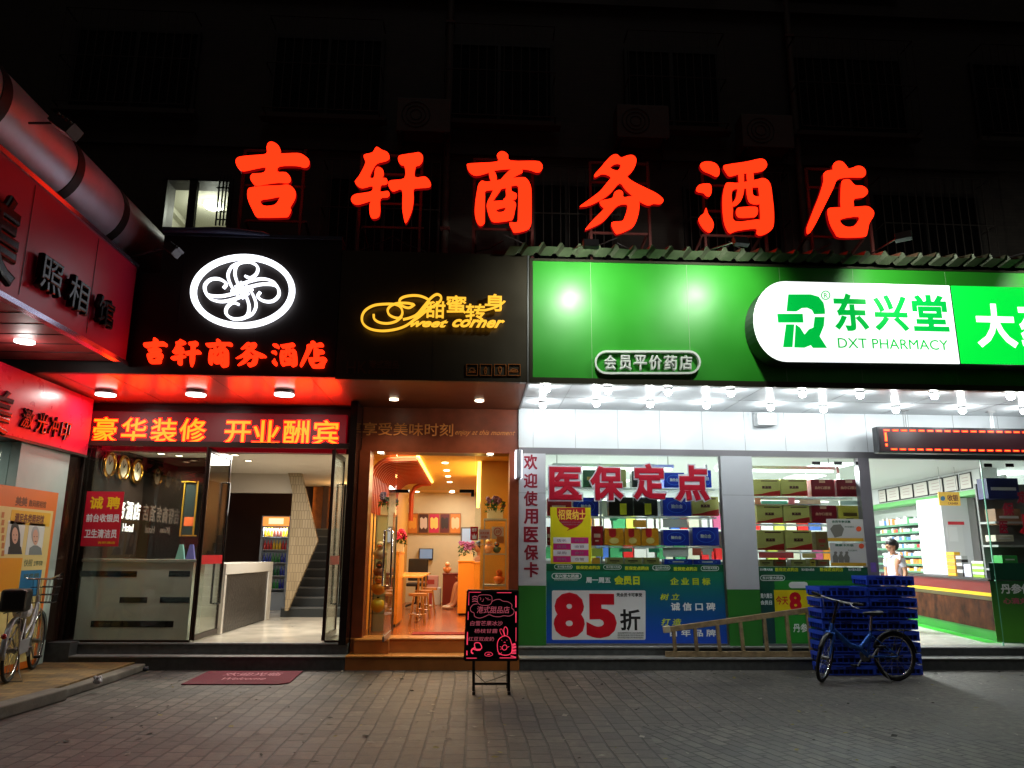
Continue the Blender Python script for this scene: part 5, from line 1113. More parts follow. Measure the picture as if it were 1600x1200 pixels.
mb = MB(); text_mesh(mb, WG, '丹参保', (1563,912,1612,928), .005, .001, .03); mb.build('white_characters', PWH, gz3)
mb = MB(); text_mesh(mb, WG, '心滴丸', (1567,934,1606,944), .005, .001, .03); mb.build('pink_characters', M('print_rose', (190,90,110), .5), gz3)
# printed vinyl below the wide window
v1 = thing('member_day_poster', 'wide green to blue window vinyl with the big red 85 discount card', 'poster', (2.3,.41,.3))
mb = MB(); WG.slab(mb, 853.5,893,1137,1007.5,.002,.004); mb.build('printed_sheet', grad_mat('vinyl_teal_blue', [(0,(24,72,190)),(.45,(10,76,140)),(1,(14,110,84))], .3, 1.15), v1)
mb = MB(); WG.slab(mb, 853.5,881.5,1134,893,.002,.0045); mb.build('green_strip', M('vinyl_green', (14,88,52), .4), v1)
q4b = cp((840,870), 3.81)
def T4(mb, s_, r, bold=.02, sh=0., d=.0045): return text_mesh(mb, WG, s_, (*q4b(*r[:2]), *q4b(*r[2:])), d, .001, bold, sh)
mb = MB()
for r in ((118,52,200,66),(408,54,490,68),(700,57,780,72),(985,60,1068,75)): T4(mb, '东兴堂大药房', r, .01)
for r in ((100,47,206,72),(392,49,498,74),(684,52,788,78),(972,56,1078,82)): stroke(mb, WG, stadium(q4b, *r, 5), .006, .0046, .0056, 1, True)
stroke(mb, WG, stadium(q4b, 85,99,260,130, 6), .009, .0046, .0056, 1, True); T4(mb, '东兴堂大药房', (102,104,245,126), .03); [T4(MB(), t_, r_, b_).build('white_phrase', PWH, v1) for t_, r_, b_ in (('周一周五',(287,122,435,157),.04),('诚 信 口 碑',(793,272,1058,322),.03),('百 年 品 牌',(780,432,1060,475),.03))]
T4(mb, 'DONGXINGTANG PHARMACY', (100,134,240,141), .0)
mb.build('white_print', PWH, v1)
mb = MB()
for s_, r, b_ in (('医保定点药店',(230,53,372,75),.035),('医保定点药店',(520,56,662,80),.035),('医保定点药店',(810,60,950,84),.035),('会员日',(455,112,607,168),.05),('企 业 目 标',(788,124,1028,168),.035),('树 立',(728,218,845,258),.02),('打 造',(735,368,855,408),.02)):
    mb = MB(); T4(mb, s_, r, b_, .2 if b_ == .02 else 0); mb.build('yellow_print', PYW, v1)
mb = MB(); x0, y0 = q4b(85,200); x1, y1 = q4b(642,494)
rr = 1.5; pts = [(x0+rr,y0),(x1-rr,y0),(x1,y0+rr),(x1,y1-rr),(x1-rr,y1),(x0+rr,y1),(x0,y1-rr),(x0,y0+rr)]
WG.poly(mb, pts, .0042, .0055); mb.build('white_card', M('card_white', (224,224,226), .4), v1)
mb = MB(); T4(mb, '8', (95,212,280,482), .055, 0, .0058); T4(mb, '5', (290,220,470,484), .055, 0, .0058); mb.build('red_digits', M('digit_red', (190,8,32), .4), v1)
mb = MB(); T4(mb, '折', (490,312,612,440), .025, 0, .0058); T4(mb, '凭会员卡可享受', (468,215,622,238), .03, 0, .0058)
for i in range(3): T4(mb, ['本活动解释权归东兴堂大药房所有','特价商品及医保卡除外不参加此活动','会员价商品不再打折详情请咨询店员'][i], (475,448+i*14,630,458+i*14), 0, 0, .0058)
mb.build('black_print', M('print_black', (18,18,20), .5), v1)
# big red characters on the glass
q3 = cp((840,700), 5.333); rd = thing('window_lettering', 'four big red characters with pale outlines across the top of the wide window', 'lettering', (2.2,.415,2.4))
m1 = MB(); m2 = MB()
for ch, r in (('医',(97,157,366,433)),('保',(436,150,717,435)),('定',(791,130,1070,435)),('点',(1138,145,1430,443))):
    text_mesh(m1, WG, ch, (*q3(*r[:2]), *q3(*r[2:])), .008, .008, .04)
    r2 = (r[0]-12,r[1]-12,r[2]+12,r[3]+12); text_mesh(m2, WG, ch, (*q3(*r2[:2]), *q3(*r2[2:])), .002, .005, .088)
m1.build('red_characters', M('letter_red', (168,12,40), .35), rd); m2.build('pale_outline', M('letter_outline', (196,196,206), .4), rd)
# yellow recruitment poster
yp = thing('yellow_poster', 'yellow recruitment poster with a red heart and magenta grid inside the wide window', 'poster', (1.2,.415,1.4))
mb = MB(); WG.slab(mb, *q3(107,495), *q3(446,968), .002, .004); mb.build('sheet', M('poster_lemon', (222,210,20), .4), yp)
mb = MB(); WG.poly(mb, [q3(*p) for p in ((160,500),(215,500),(395,498),(400,560),(370,620),(330,655),(290,672),(240,692),(265,670),(220,650),(180,610),(163,560))], .0045, .0055); mb.build('red_heart', M('letter_red', (168,12,40)), yp)
mb = MB(); text_mesh(mb, WG, '招贤纳士', (*q3(172,512), *q3(400,600)), .006, .001, .03); mb.build('gold_characters', M('print_gold', (236,196,70), .5), yp)
mb = MB()
for i in range(4):
    for j in range(2):
        if (i+j) % 2: WG.slab(mb, *q3(130+j*148,745+i*52), *q3(276+j*148,795+i*52), .0045, .0055)
mb.build('magenta_cell', M('magenta_print', (190,20,110), .5), yp)
mb = MB()
for i in range(4):
    for j in range(2):
        if not (i+j) % 2: WG.slab(mb, *q3(130+j*148,745+i*52), *q3(276+j*148,795+i*52), .0045, .0055)
mb.build('white_cell', M('card_white', (224,224,226)), yp)
mb = MB(); text_mesh(mb, WG, '诚邀有志之士加入我们', (*q3(190,612), *q3(370,625)), .006, .001, .01); text_mesh(mb, WG, '共创美好未来', (*q3(215,632), *q3(345,645)), .006, .001, .01)
for i in range(4):
    for j in range(2): text_mesh(mb, WG, ['店长','药师','店员','收银','采购','会计','司机','仓管'][i*2+j], (*q3(160+j*148,758+i*52), *q3(240+j*148,782+i*52)), .006, .001, .01)
mb.build('small_print', M('print_grey', (130,110,120), .5), yp)
# vinyl below the narrow window
q5c = cp((1150,700), 5.456)
v2 = thing('promotion_poster', 'dark green promotion vinyl with yellow price panel under the narrow window', 'poster', (4.7,.41,.3))
mb = MB(); WG.slab(mb, 1184,886,1372,1006,.002,.004); mb.build('printed_sheet', grad_mat('vinyl_green_grad', [(0,(22,56,60)),(.5,(14,60,60)),(1,(12,82,50))], .3, 1.15), v2)
mb = MB(); WG.slab(mb, 1210,922,1300,960,.0045,.0055); mb.build('yellow_panel', M('panel_yellow', (220,200,20), .4), v2)
mb = MB(); WG.slab(mb, 1210,907,1370,921.5,.0045,.0052).mat(0); WG.slab(mb, 1211,961,1300,1006,.0045,.0052); mb.build('green_panel', M('panel_green', (40,130,44), .4), v2)
mb = MB(); text_mesh(mb, WG, '今天', (1212,931,1231,945), .006, .001, .02); text_mesh(mb, WG, '8', (1233,925,1252,955), .006, .001, .05); mb.build('red_print', M('digit_red', (190,8,32)), v2)
mb = MB(); text_mesh(mb, WG, '丹参', (1239,974,1262,988), .006, .001, .02); text_mesh(mb, WG, '周六周日', (1188,927,1206,935), .005, .001, .03); text_mesh(mb, WG, '会员日', (1188,938,1206,945), .005, .001, .03); stroke(mb, WG, stadium(lambda x,y:(x,y), 1188,899,1226,907, 5), .008, .005, .006, 1, True); text_mesh(mb, WG, '东兴堂大药房', (1191,900.5,1223,905.5), .005, .001, .02)
for x0 in (1187,1252,1325): text_mesh(mb, WG, '东兴堂大药房', (x0,888,x0+20,892), .005, .001, .02)
WG.poly(mb, stadium(lambda x,y:(x,y), 1232,909,1262,919, 5), .006, .0065); mb.build('white_print', PWH, v2)
mb = MB()
for x0 in (1211,1281): text_mesh(mb, WG, '医保定点药店', (x0,887,x0+36,893), .005, .001, .03)
mb.build('yellow_print', PYW, v2)
for i, (r, lb) in enumerate((((775,605,1090,800),'upper pale leaflet with a shopping basket picture on the narrow window'),((800,806,1110,1010),'lower pale leaflet with a picture of seated figures on the narrow window'))):
    t = thing('leaflet', lb, 'leaflet', WG.hit(*q5c((r[0]+r[2])/2,(r[1]+r[3])/2)))
    mb = MB(); WG.slab(mb, *q5c(r[0],r[1]), *q5c(r[2],r[3]), .011 if i else .002, .013 if i else .004); o = mb.build('sheet', M('leaflet_grey', (196,196,190), .4), t); d0 = .0135 if i else .0045
    mb = MB(); WG.slab(mb, *q5c(r[0]+5,r[3]-32), *q5c(r[2]-5,r[3]-6), d0, d0+.001); mb.build('yellow_band', M('leaflet_band', (206,160,40), .5), t)
    mb = MB(); cx_, cy_ = q5c(r[2]-45, r[1]+ (85 if i == 0 else 30)); WG.poly(mb, [(cx_+4.2*math.cos(k*.524), cy_+4.2*math.sin(k*.524)) for k in range(12)], d0, d0+.001); mb.build('orange_disc', M('leaflet_orange', (210,80,40), .5), t)
    mb = MB(); text_mesh(mb, WG, ['会员专享优惠','健康卡升级'][i], (*q5c(r[0]+40,r[1]+12), *q5c(r[0]+200,r[1]+34)), d0, .001, .03); text_mesh(mb, WG, '积分兑换好礼', (*q5c(r[0]+150,r[1]+60), *q5c(r[0]+230,r[1]+75)), d0, .001, 0); mb.build('green_print', M('print_deep_green', (30,90,60), .5), t)
    mb = MB()
    if i == 0: WG.poly(mb, [q5c(*p) for p in ((800,690),(830,655),(890,650),(920,690),(900,750),(840,765))], d0, d0+.001)
    else:
        for k in range(3): WG.poly(mb, [q5c(825+k*48+p[0], 885+p[1]) for p in ((0,90),(-5,40),(8,15),(5,0),(25,-5),(35,8),(28,20),(45,50),(42,92))], d0, d0+.001)
    mb.build('picture', M('leaflet_picture', (110,108,98), .5), t)

# display shelves and goods behind the windows
def display(name, lb, x0, x1, rows, Y):
    t = thing(name, lb, 'display shelf', ((x0+x1)/2,Y,.262))
    for px, py in rows:
        z = YP(Y).sz(px, py)[1]; mb = MB(); mb.box(x0+.03,x1-.03,Y-.02,Y+.34,z-.02,z-.002); mb.build('shelf', M('shelf_glass_white', (214,226,222), .2), t)
    mb = MB()
    for x in ((x0+.035, x1-.035) if x1-x0 < 1.9 else (x0+.035, x0+(x1-x0)*.345, x0+(x1-x0)*.665, x1-.035)): mb.bar((x,Y+.36,.263),(x,Y+.36,2.8),.03,.03)
    mb.build('upright', M('upright_white', (210,214,214), .3), t); return t
SY = .62
ds1 = display('display_shelf', 'white display shelf of gift boxes behind the wide pharmacy window', wl, wm0, ((990,763),(990,807),(990,853.5),(990,882.5)), SY)
ds2 = display('display_shelf', 'white display shelf of gift boxes behind the narrow pharmacy window', wm1, 5.56, ((1265,777),(1265,819),(1265,862),(1265,886)), SY)
SP = YP(SY)
PAL = {'blue':((16,44,160),(180,200,230)),'maroon':((110,14,30),(190,150,120)),'tan':((176,170,96),(150,24,24)),'black':((18,26,24),(200,200,40)),'amber':((214,140,30),(190,30,40)),'red':((150,20,30),(220,180,160)),'darkgreen':((40,78,54),(150,120,60)),'white':((226,228,224),(200,210,206)),'olive':((150,146,90),(70,60,30)),'yellow':((190,176,70),(90,70,30)),'brown':((120,96,60),(150,40,30))}
def gift(col, r, q, lb, dep=.16, handle=False):
    x0, y0 = q(r[0], r[1]); x1, y1 = q(r[2], r[3]); a0, a1, z0, z1 = SP.rect(x0, y0, x1, y1)
    t = thing('gift_box', lb, 'box', ((a0+a1)/2, SY, z0), 'boxes of health products in the pharmacy windows'); z0 += .002; t.rotation_euler = (0,0,rad(random.uniform(-1.6,1.6)))
    c1, c2 = PAL[col]; mb = MB(); mb.box(a0+.003,a1-.003,SY,SY+dep,z0,z1); mb.build('carton', M('carton_'+col, c1, .3, noise=.06, nscale=9), t, .004)
    w_, h_ = a1-a0, z1-z0; FP = YP(SY-.0005); c2m = M('cartonprint_'+col, c2, .35); wh = M('carton_white_print', (226,226,216), .4)
    if col == 'blue':
        mb = MB(); stroke_m(mb, FP, [Vector((a0+w_*(.5+.34*math.cos(k*.5236)), z0+h_*(.5+.33*math.sin(k*.5236)))) for k in range(12)], .008, .0005, .002, 3, True); mb.build('oval_print', M('blue_ring', (60,110,210), .3), t)
        mb = MB(); text_mesh(mb, FP, '脑白金', None, .0008, .001, .02, metric=(a0+w_*.30,a0+w_*.70,z0+h_*.40,z0+h_*.62)) if h_ > .1 else mb.box(a0+w_*.3,a0+w_*.7,SY-.003,SY-.001,z0+h_*.4,z0+h_*.6); mb.build('name_print', wh, t)
    elif col == 'tan':
        mb = MB(); mb.prism([[(a0+.004,z0+.004),(a1-.004,z0+.004),(a1-.004,z0+h_*.34),(a0+w_*.6,z0+h_*.24),(a0+w_*.3,z0+h_*.12),(a0+.004,z0+h_*.08)]], lambda a,z,d: FP.P(a,z,.0005+d), .0015); mb.build('red_wave', c2m, t)
        mb = MB(); text_mesh(mb, FP, '氨基酸', None, .0008, .001, .05, metric=(a0+w_*.32,a0+w_*.68,z0+h_*.42,z0+h_*.60)); mb.box(a0+w_*.3,a0+w_*.9,SY-.003,SY-.001,z0+h_*.86,z0+h_*.91); mb.build('name_print', M('maroon_ink', (70,20,16), .5), t)
    elif col == 'maroon':
        mb = MB(); text_mesh(mb, FP, '血尔口服液', None, .0008, .001, .02, metric=(a0+w_*.15,a0+w_*.8,z0+h_*.42,z0+h_*.6)); mb.box(a0+w_*.35,a0+w_*.6,SY-.003,SY-.001,z0+h_*.8,z0+h_*.95); mb.build('name_print', c2m, t)
    elif col == 'black':
        mb = MB(); mb.box(a0+w_*.45,a0+w_*.72,SY-.003,SY-.001,z0+h_*.06,z0+h_*.66); mb.build('yellow_label', c2m, t)
        mb = MB(); mb.tube([(a0+w_*.3,SY+.03,z1+.001),(a0+w_*.35,SY+.03,z1+.05),(a0+w_*.65,SY+.03,z1+.05),(a0+w_*.7,SY+.03,z1+.001)], .006, 6); mb.build('handle', BLACK, t)
    elif col == 'amber':
        mb = MB(); mb.prism([[(a0+w_*.25,z1-.003),(a0+w_*.25,z0+h_*.55),(a0+w_*.42,z0+h_*.45),(a0+w_*.6,z0+h_*.55),(a0+w_*.6,z1-.003)]], lambda a,z,d: FP.P(a,z,.0005+d), .0015); mb.build('red_tab', c2m, t)
        mb = MB(); mb.prism([[(a0+w_*(.5+.26*math.cos(k*.628)), z0+h_*(.28+.18*math.sin(k*.628))) for k in range(10)]], lambda a,z,d: FP.P(a,z,.0004+d), .001); mb.build('fruit_print', M('fruit_print', (230,200,120), .4), t)
    elif col != 'white':
        mb = MB(); mb.box(a0+w_*.2,a0+w_*.75,SY-.003,SY-.001,z0+h_*.4,z0+h_*.6).box(a0+w_*.3,a0+w_*.6,SY-.003,SY-.001,z0+h_*.2,z0+h_*.27); mb.build('name_print', c2m, t)
for col, r, lb in (('darkgreen',(375,182,560,328),'dark green box on the top shelf behind the second big red character'),('olive',(565,175,740,328),'olive box on the top shelf between the second and third red characters'),('black',(785,190,905,328),'black box on the top shelf behind the third red character'),
  ('blue',(1050,205,1225,330),'blue box on the top shelf left of the fourth red character'),('blue',(1380,185,1450,330),'narrow blue box at the right end of the top shelf of the wide window'),
  ('red',(78,420,285,566),'dark red box at the left end of the second shelf, above the yellow poster'),('blue',(298,412,508,566),'blue box on the second shelf just right of the dark red one'),('black',(592,410,798,566),'left of the two black boxes with yellow labels on the second shelf'),('black',(802,410,1002,566),'right of the two black boxes with yellow labels on the second shelf'),
  ('blue',(1042,412,1280,566),'large blue box on the second shelf under the fourth red character'),('tan',(1286,405,1510,566),'cream and red box at the right end of the second shelf'),
  ('red',(76,655,108,812),'sliver of a red box at the left end of the third shelf'),('red',(450,650,548,812),'pinkish red box on the third shelf right of the yellow poster'),('amber',(556,668,718,814),'leftmost of three amber fruit boxes on the third shelf'),('amber',(724,668,860,814),'middle of three amber fruit boxes on the third shelf'),('amber',(866,668,1010,814),'rightmost of three amber fruit boxes on the third shelf'),
  ('blue',(1046,682,1264,814),'left of the two blue boxes on the third shelf'),('blue',(1290,660,1514,814),'right, larger of the two blue boxes on the third shelf'),
  ('olive',(575,912,715,970),'left pale olive roll box on the lowest shelf of the wide window'),('olive',(725,912,870,970),'middle pale olive roll box on the lowest shelf of the wide window'),('olive',(885,912,1020,970),'right pale olive roll box on the lowest shelf of the wide window'),
  ('blue',(1055,925,1290,972),'left blue box on the lowest shelf of the wide window'),('blue',(1300,928,1530,972),'right blue box on the lowest shelf of the wide window')):
    gift(col, r, q3, lb)
for r, lb in (((1045,590,1250,664),'white card panel above the left blue box of the third shelf'),((1045,832,1258,908),'white card panel above the left blue box of the lowest shelf')):
    gift('white', r, q3, lb, .02)
for col, r, lb in (('tan',(148,265,375,410),'cream and red box, first from the left on the top row of the narrow window'),('tan',(382,265,608,410),'cream and red box, second on the top row of the narrow window'),('maroon',(640,268,845,415),'left maroon box on the top row of the narrow window'),('maroon',(858,268,1085,415),'right maroon box on the top row of the narrow window'),
  ('tan',(175,488,398,640),'cream and red box, first from the left on the middle row of the narrow window'),('tan',(403,488,628,640),'cream and red box, second on the middle row of the narrow window'),('maroon',(645,490,860,640),'maroon box on the middle row above the leaflets'),('yellow',(872,492,1085,640),'dull yellow box on the middle row, half behind the upper leaflet'),
  ('tan',(182,700,408,872),'cream and red box, first on the bottom row of the narrow window'),('tan',(420,700,648,872),'cream and red box, second on the bottom row of the narrow window'),('brown',(682,712,790,872),'brown box left of the leaflets on the bottom row'),
  ('olive',(200,950,318,1010),'small olive box, first along the lowest shelf of the narrow window'),('brown',(322,950,430,1010),'small brown box, second along the lowest shelf of the narrow window'),('olive',(470,950,600,1010),'small olive box, third along the lowest shelf of the narrow window'),('yellow',(630,945,680,1010),'slim yellow box on the lowest shelf of the narrow window'),('brown',(695,950,800,1010),'small brown box beside the lower leaflet')):
    gift(col, r, q5c, lb)
# price strips and tickets between the shelves
tk = [((600,585,662,605),(90,180,150),'pale green price ticket over the amber boxes',q3),((795,600,905,662),(230,160,60),'orange star ticket above the amber boxes',q3),((680,835,790,865),(60,160,120),'green promotion ticket under the amber boxes',q3),((925,835,1015,870),(60,160,120),'second green promotion ticket under the amber boxes',q3),((1290,835,1365,895),(220,110,90),'salmon card on the lowest shelf',q3),((1375,840,1450,890),(230,236,232),'white card on the lowest shelf',q3),((452,835,545,905),(196,206,90),'lime card on the lowest shelf',q3),((452,912,520,965),(226,160,50),'orange card on the lowest shelf',q3),
      ((215,450,440,478),(120,200,170),'pale green price strip in the narrow window',q5c),((445,425,500,480),(226,120,130),'pink ticket in the narrow window',q5c),((540,440,720,478),(230,190,160),'peach ticket in the narrow window',q5c),((890,450,1105,485),(210,236,226),'long pale strip on the right of the narrow window',q5c),((195,890,490,938),(226,90,90),'long coral strip on the lowest shelf of the narrow window',q5c),((565,898,680,938),(226,200,120),'sand coloured ticket on the lowest shelf of the narrow window',q5c),((160,425,210,480),(230,150,110),'apricot ticket at the left of the narrow window',q5c)]
for i, (r, c_, lb, q) in enumerate(tk):
    P_ = YP(SY-.03); mb = MB(); P_.slab(mb, *q(r[0],r[1]), *q(r[2],r[3]), 0, .003); o = mb.build('price_ticket', M('ticket_%d'%i, c_, .5)); tag(o, lb, 'ticket', 'price tickets in the pharmacy windows')
# small goods visible behind the shelf: a second white gondola
rnd = random.Random(11)
t = thing('gondola', 'white gondola shelf seen through the pharmacy windows behind the gift boxes', 'shelf', (3.2,1.5,.26))
mb = MB(); mb.box(1.05,5.5,1.62,1.66,.262,2.5); mb.build('back_panel', M('gondola_white', (226,230,228), .5), t)
for z in (.5,.95,1.4,1.85,2.3): mb = MB(); mb.box(1.05,5.5,1.3,1.619,z-.03,z); mb.build('shelf', M('gondola_white', (226,230,228)), t)
nb2 = 0
cols = [(226,226,220),(206,40,40),(60,140,90),(230,150,50),(70,110,190),(222,222,200),(200,210,90),(230,230,232),(190,90,130)]
nm = ['white','red','green','orange','blue','cream','lime','white','pink']
for zi, z in enumerate((.95,1.4,1.85)):
    x = 1.1
    while x < 5.4:
        w_ = rnd.uniform(.10,.2); h_ = rnd.uniform(.12,.28); k = rnd.randrange(9)
        mb = MB(); mb.box(x,x+w_-.01,1.36,1.5,z+.001,z+h_); o = mb.build('medicine_box', M('med_%d'%k, cols[k], .45))
        tag(o, '%s medicine box on the %s gondola shelf behind the gift boxes'%(nm[k],('lower','middle','upper')[zi]), 'box', '%s medicine boxes on the %s gondola shelf'%(nm[k],('lower','middle','upper')[zi])); x += w_+rnd.uniform(0,.04)
# ceiling strip lights
for x, y_, lb in ((2.2,1.1,'bright strip light above the wide window display'),(4.7,1.1,'bright strip light above the narrow window display')):
    t = thing('strip_light', lb, 'strip light', (x,y_,2.7)); mb = MB(); mb.box(x-1.0,x+.8,y_-.05,y_+.05,2.72,2.75); mb.build('tube', TUBE, t); mb = MB(); mb.box(x-1.02,x+.82,y_-.07,y_+.07,2.752,2.80); mb.build('housing', WHITE, t)
    for xx in (x-.95, x+.75): mb = MB(); mb.bar((xx,y_,2.80),(xx,y_,3.02),.01,.01); mb.build('hanger', STEEL, t)
    lamp('strip_lamp','AREA',(x,y_-.2,2.71),80,(.95,1,.97),1.8,(rad(-20),0,0),.1,parent=t)
for i, (x, y_) in enumerate(((3,3.5),(3,6),(6.2,2.6),(6.6,4.6),(7.2,6.8),(10,3.5),(10.3,6))):
    t = thing('ceiling_panel_light', 'square bright panel light in the pharmacy ceiling', 'panel light', (x,y_,3.0), 'square panel lights in the pharmacy ceiling'); mb = MB(); mb.box(x-.3,x+.3,y_-.3,y_+.3,3.0,3.015); mb.build('diffuser', TUBE, t)
    lamp('panel_lamp','AREA',(x,y_,2.99),145,(.95,1,.97),.6,parent=t)

# entrance interior: angled wall of shelves
P0 = at_ = YP(4.2).hit(1480,850); aa = rad(6.15)
TP = Plane((P0.x,P0.y,0), (-math.sin(aa),-math.cos(aa),0), (-math.cos(aa),math.sin(aa),0))
sw = thing('medicine_shelving', 'long white wall shelving of medicines with green edged header seen through the pharmacy entrance', 'shelving', (P0.x,P0.y+1.5,.26))
aE = TP.sz(1362,850)[0]; aN = TP.sz(1545,850)[0]
mb = MB(); TP.slabm(mb, aE-1, aN, .262, 2.9, -.45, -.40); mb.build('back_panel', M('shelf_back_white', (228,232,230), .5), sw)
zr = [TP.sz(1430,y_)[1] for y_ in (818,831,844,856.5,869,881.5,893)]
for z in zr: mb = MB(); TP.slabm(mb, aE-1, 0, z-.022, z, -.399, 0); TP.slabm(mb, aE-1, 0, z-.03, z+.012, .001, .006); mb.build('shelf', M('shelf_green_edge', (96,150,118), .4), sw)
def band(y0, y1, mat, d0, d1, nm_, a0_=None, a1_=None):
    z0, z1 = TP.sz(1430,y1)[1], TP.sz(1430,y0)[1]; mb = MB(); TP.slabm(mb, aE-1 if a0_ is None else a0_, aN if a1_ is None else a1_, z0, z1, d0, d1); return mb.build(nm_, mat, sw)
BG_ = M('pale_green_band', (110,190,110), .4)
band(779.5,786.5,BG_,-.3,.03,'lower_green_band'); band(752,779,M('header_panel', (226,230,230), .4),-.3,.01,'header_panel'); band(741,751.5,BG_,-.3,.05,'upper_green_band'); 
q66 = cp((1360,700), 5.454)
for i, (x0, x1) in enumerate(((75,142),(146,257),(262,376),(381,505),(511,637),(642,770),(782,888))):
    a0_, a1_ = TP.sz(q66(x0,0)[0], 768)[0], TP.sz(q66(x1,0)[0], 768)[0]
    z0, z1 = TP.sz(1430,778)[1], TP.sz(1430,755)[1]
    t = thing('framed_certificate', 'thin black framed pale certificate, number %s from the left on the green edged header'%['one','two','three','four','five','six','seven'][i], 'picture', TP.P(a0_,z0,.02))
    mb = MB(); TP.slabm(mb, a0_+.01, a1_-.01, z0, z1, .012, .03); mb.build('frame', BLACK, t); mb = MB(); TP.slabm(mb, a0_+.03, a1_-.03, z0+.02, z1-.02, .0305, .033); mb.build('sheet', M('certificate', (222,216,218) if i % 2 else (226,222,214), .5), t)
    mb = MB(); z_ = (z0+z1)/2
    for k in range(3): TP.slabm(mb, a0_+(a1_-a0_)*.25, a0_+(a1_-a0_)*.75, z_+.06-k*.06, z_+.07-k*.06, .0332, .0345)
    mb.build('certificate_text', M('certificate_ink', (190,160,160), .5), t)
cols2 = [(232,234,232),(228,230,236),(206,60,60),(90,170,110),(236,170,60),(90,140,210),(232,228,210),(236,236,236),(230,140,60),(200,214,220)]
nm2 = ['white','pale','red','green','amber','blue','cream','bright white','orange','silver']
cnt_ = 0
for zi in range(7):
    a_ = -3.1; z = zr[zi]; gap = (zr[zi-1]-z) if zi else .25; gap = gap-.04
    while a_ < -.05 and cnt_ < 215:
        w_ = rnd.uniform(.07,.14); h_ = gap*rnd.uniform(.5,.85); k = rnd.choice([0,1,2,3,4,5,6,7,7,0,1,8,9,0]) if zi < 5 else rnd.choice([4,8,4,6,0,8,1,7])
        mb = MB(); TP.slabm(mb, a_, a_+w_-.012, z+.002, z+h_, -.16, -.02); o = mb.build('medicine_box', M('med2_%d'%k, cols2[k], .45)); a_ += w_; cnt_ += 1
        s_ = ('first','second','third','fourth','fifth','sixth','lowest')[zi]
        tag(o, '%s medicine carton on the %s shelf of the long wall shelving'%(nm2[k], s_), 'box', '%s cartons on the %s wall shelf'%(nm2[k], s_))
# pillar and hanging cashier sign
cpx = YP(3.6); a0, a1, z0, z1 = cpx.rect(1476,779,1518,905)
t = thing('pillar', 'white pillar with a red topped notice beside the medicine shelving', 'pillar', ((a0+a1)/2,3.7,.26))
mb = MB(); mb.box(a0,a1,3.6,4.4,.262,2.55); mb.build('shaft', M('pillar_white', (214,214,220), .4), t)
mb = MB(); mb.box(a1+.001,a1+.16,3.62,4.3,.262,2.55); mb.build('grey_side', M('pillar_grey', (150,146,148), .4), t)
mb = MB(); cpx.slab(mb, 1481,820,1506,876,.002,.006); mb.build('notice_board', M('notice_white', (222,222,226), .4), t)
mb = MB(); cpx.slab(mb, 1481,815,1506,820,.002,.009); mb.build('red_header', M('bright_red_print', (190,20,40)), t)
mb = MB(); cpx.slab(mb, 1482,823,1496,846,.007,.009); mb.build('paper_sheet', M('paper', (236,236,240), .5), t)
hp = YP(2.7); t = thing('cashier_sign', 'hanging yellow sign with the characters 收银 inside the pharmacy entrance', 'sign', hp.hit(1482,780))
mb = MB(); hp.slab(mb, 1466,769,1499,790,0,.02); mb.build('board', M('sign_amber', (232,190,70), .4, emit=(1,.6,.15), es=.25), t)
mb = MB(); text_mesh(mb, hp, '收银', (1479,773,1496,783), .021, .001, .02); text_mesh(mb, hp, 'CASHIER', (1480,785,1496,788.5), .021, .001, .01); mb.build('lettering', M('cashier_ink', (120,40,60), .5), t)
mb = MB(); hp.poly(mb, [(1472+3.6*math.cos(k*.524), 779+3.8*math.sin(k*.524)) for k in range(12)], .021, .023); mb.build('emblem', M('cashier_emblem', (90,150,190), .4), t)
mb = MB()
for px in (1470,1495): a, z = hp.sz(px,769); mb.bar((a,2.7,z),(a,2.7,3.02),.006,.006)
mb.build('cable', STEEL, t)
# counter
cA = GZ(1563,1004,.262); cB = GZ(1410,968,.262); du = (cA-cB).normalized()
CT = Plane((cA.x,cA.y,0), du, du.cross(Vector((0,0,1)))); L_ = (cA-cB).length
ct = thing('pharmacy_counter', 'pharmacy counter with dark red and yellow edge over a brown stone front', 'counter', (cA.x,cA.y,.26))
for nm_, z0, z1, d1, col, kw in (('green_plinth',.262,.41,-.02,(34,120,34),{}),('stone_front',.412,.83,0.,(66,36,20),dict(noise=.8,nscale=5,spec=.1,rough=.8)),('glass_band',.832,.90,-.03,(120,110,70),{}),('yellow_edge',.902,.95,.04,(226,180,30),{}),('red_edge',.952,1.12,.03,(104,20,14),{}),('top',1.122,1.15,.06,(50,44,44),{})):
    mb = MB(); CT.slabm(mb, -L_-1, 0, z0, z1, -.6, d1); mb.build(nm_, M('counter_'+nm_, col, **{'rough': .45, 'spec': .2, **kw}), ct)
mb = MB(); CT.slabm(mb, -L_-1, .04, .2605, .2635, .0, .22); o = mb.build('floor_strip', M('floor_strip_green', (50,170,50), .4), ct)
def on_counter(px, py0, py1, wpx, col, lb, name, n=1, matk=None):
    P_ = Plane(CT.P(0,0,-.25), CT.u, CT.n); a, z = P_.sz(px, 903); a2, _ = P_.sz(px+wpx, 903); t = thing(name, lb, 'box', P_.P(a,1.152,0)); h = P_.sz(px,py0)[1]-1.152; hh = h/n
    for i in range(n):
        mb = MB(); P_.slabm(mb, a, a2-.01, 1.152+i*hh, 1.152+(i+1)*hh-.006, -.1, 0); mb.build('carton', M('ctr_%s_%d'%(name,i%2), col[i % len(col)], .4), t)
on_counter(1521,876,905,18,[(150,200,60),(226,236,220)],'stack of green and white packets on the pharmacy counter','packet_stack',6)
on_counter(1508,881,905,11,[(206,206,222)],'pale lilac carton on the pharmacy counter','lilac_carton')
on_counter(1497,868,905,9,[(50,44,40),(190,190,190)],'dark stacked blister packs on the pharmacy counter','blister_packs',6)
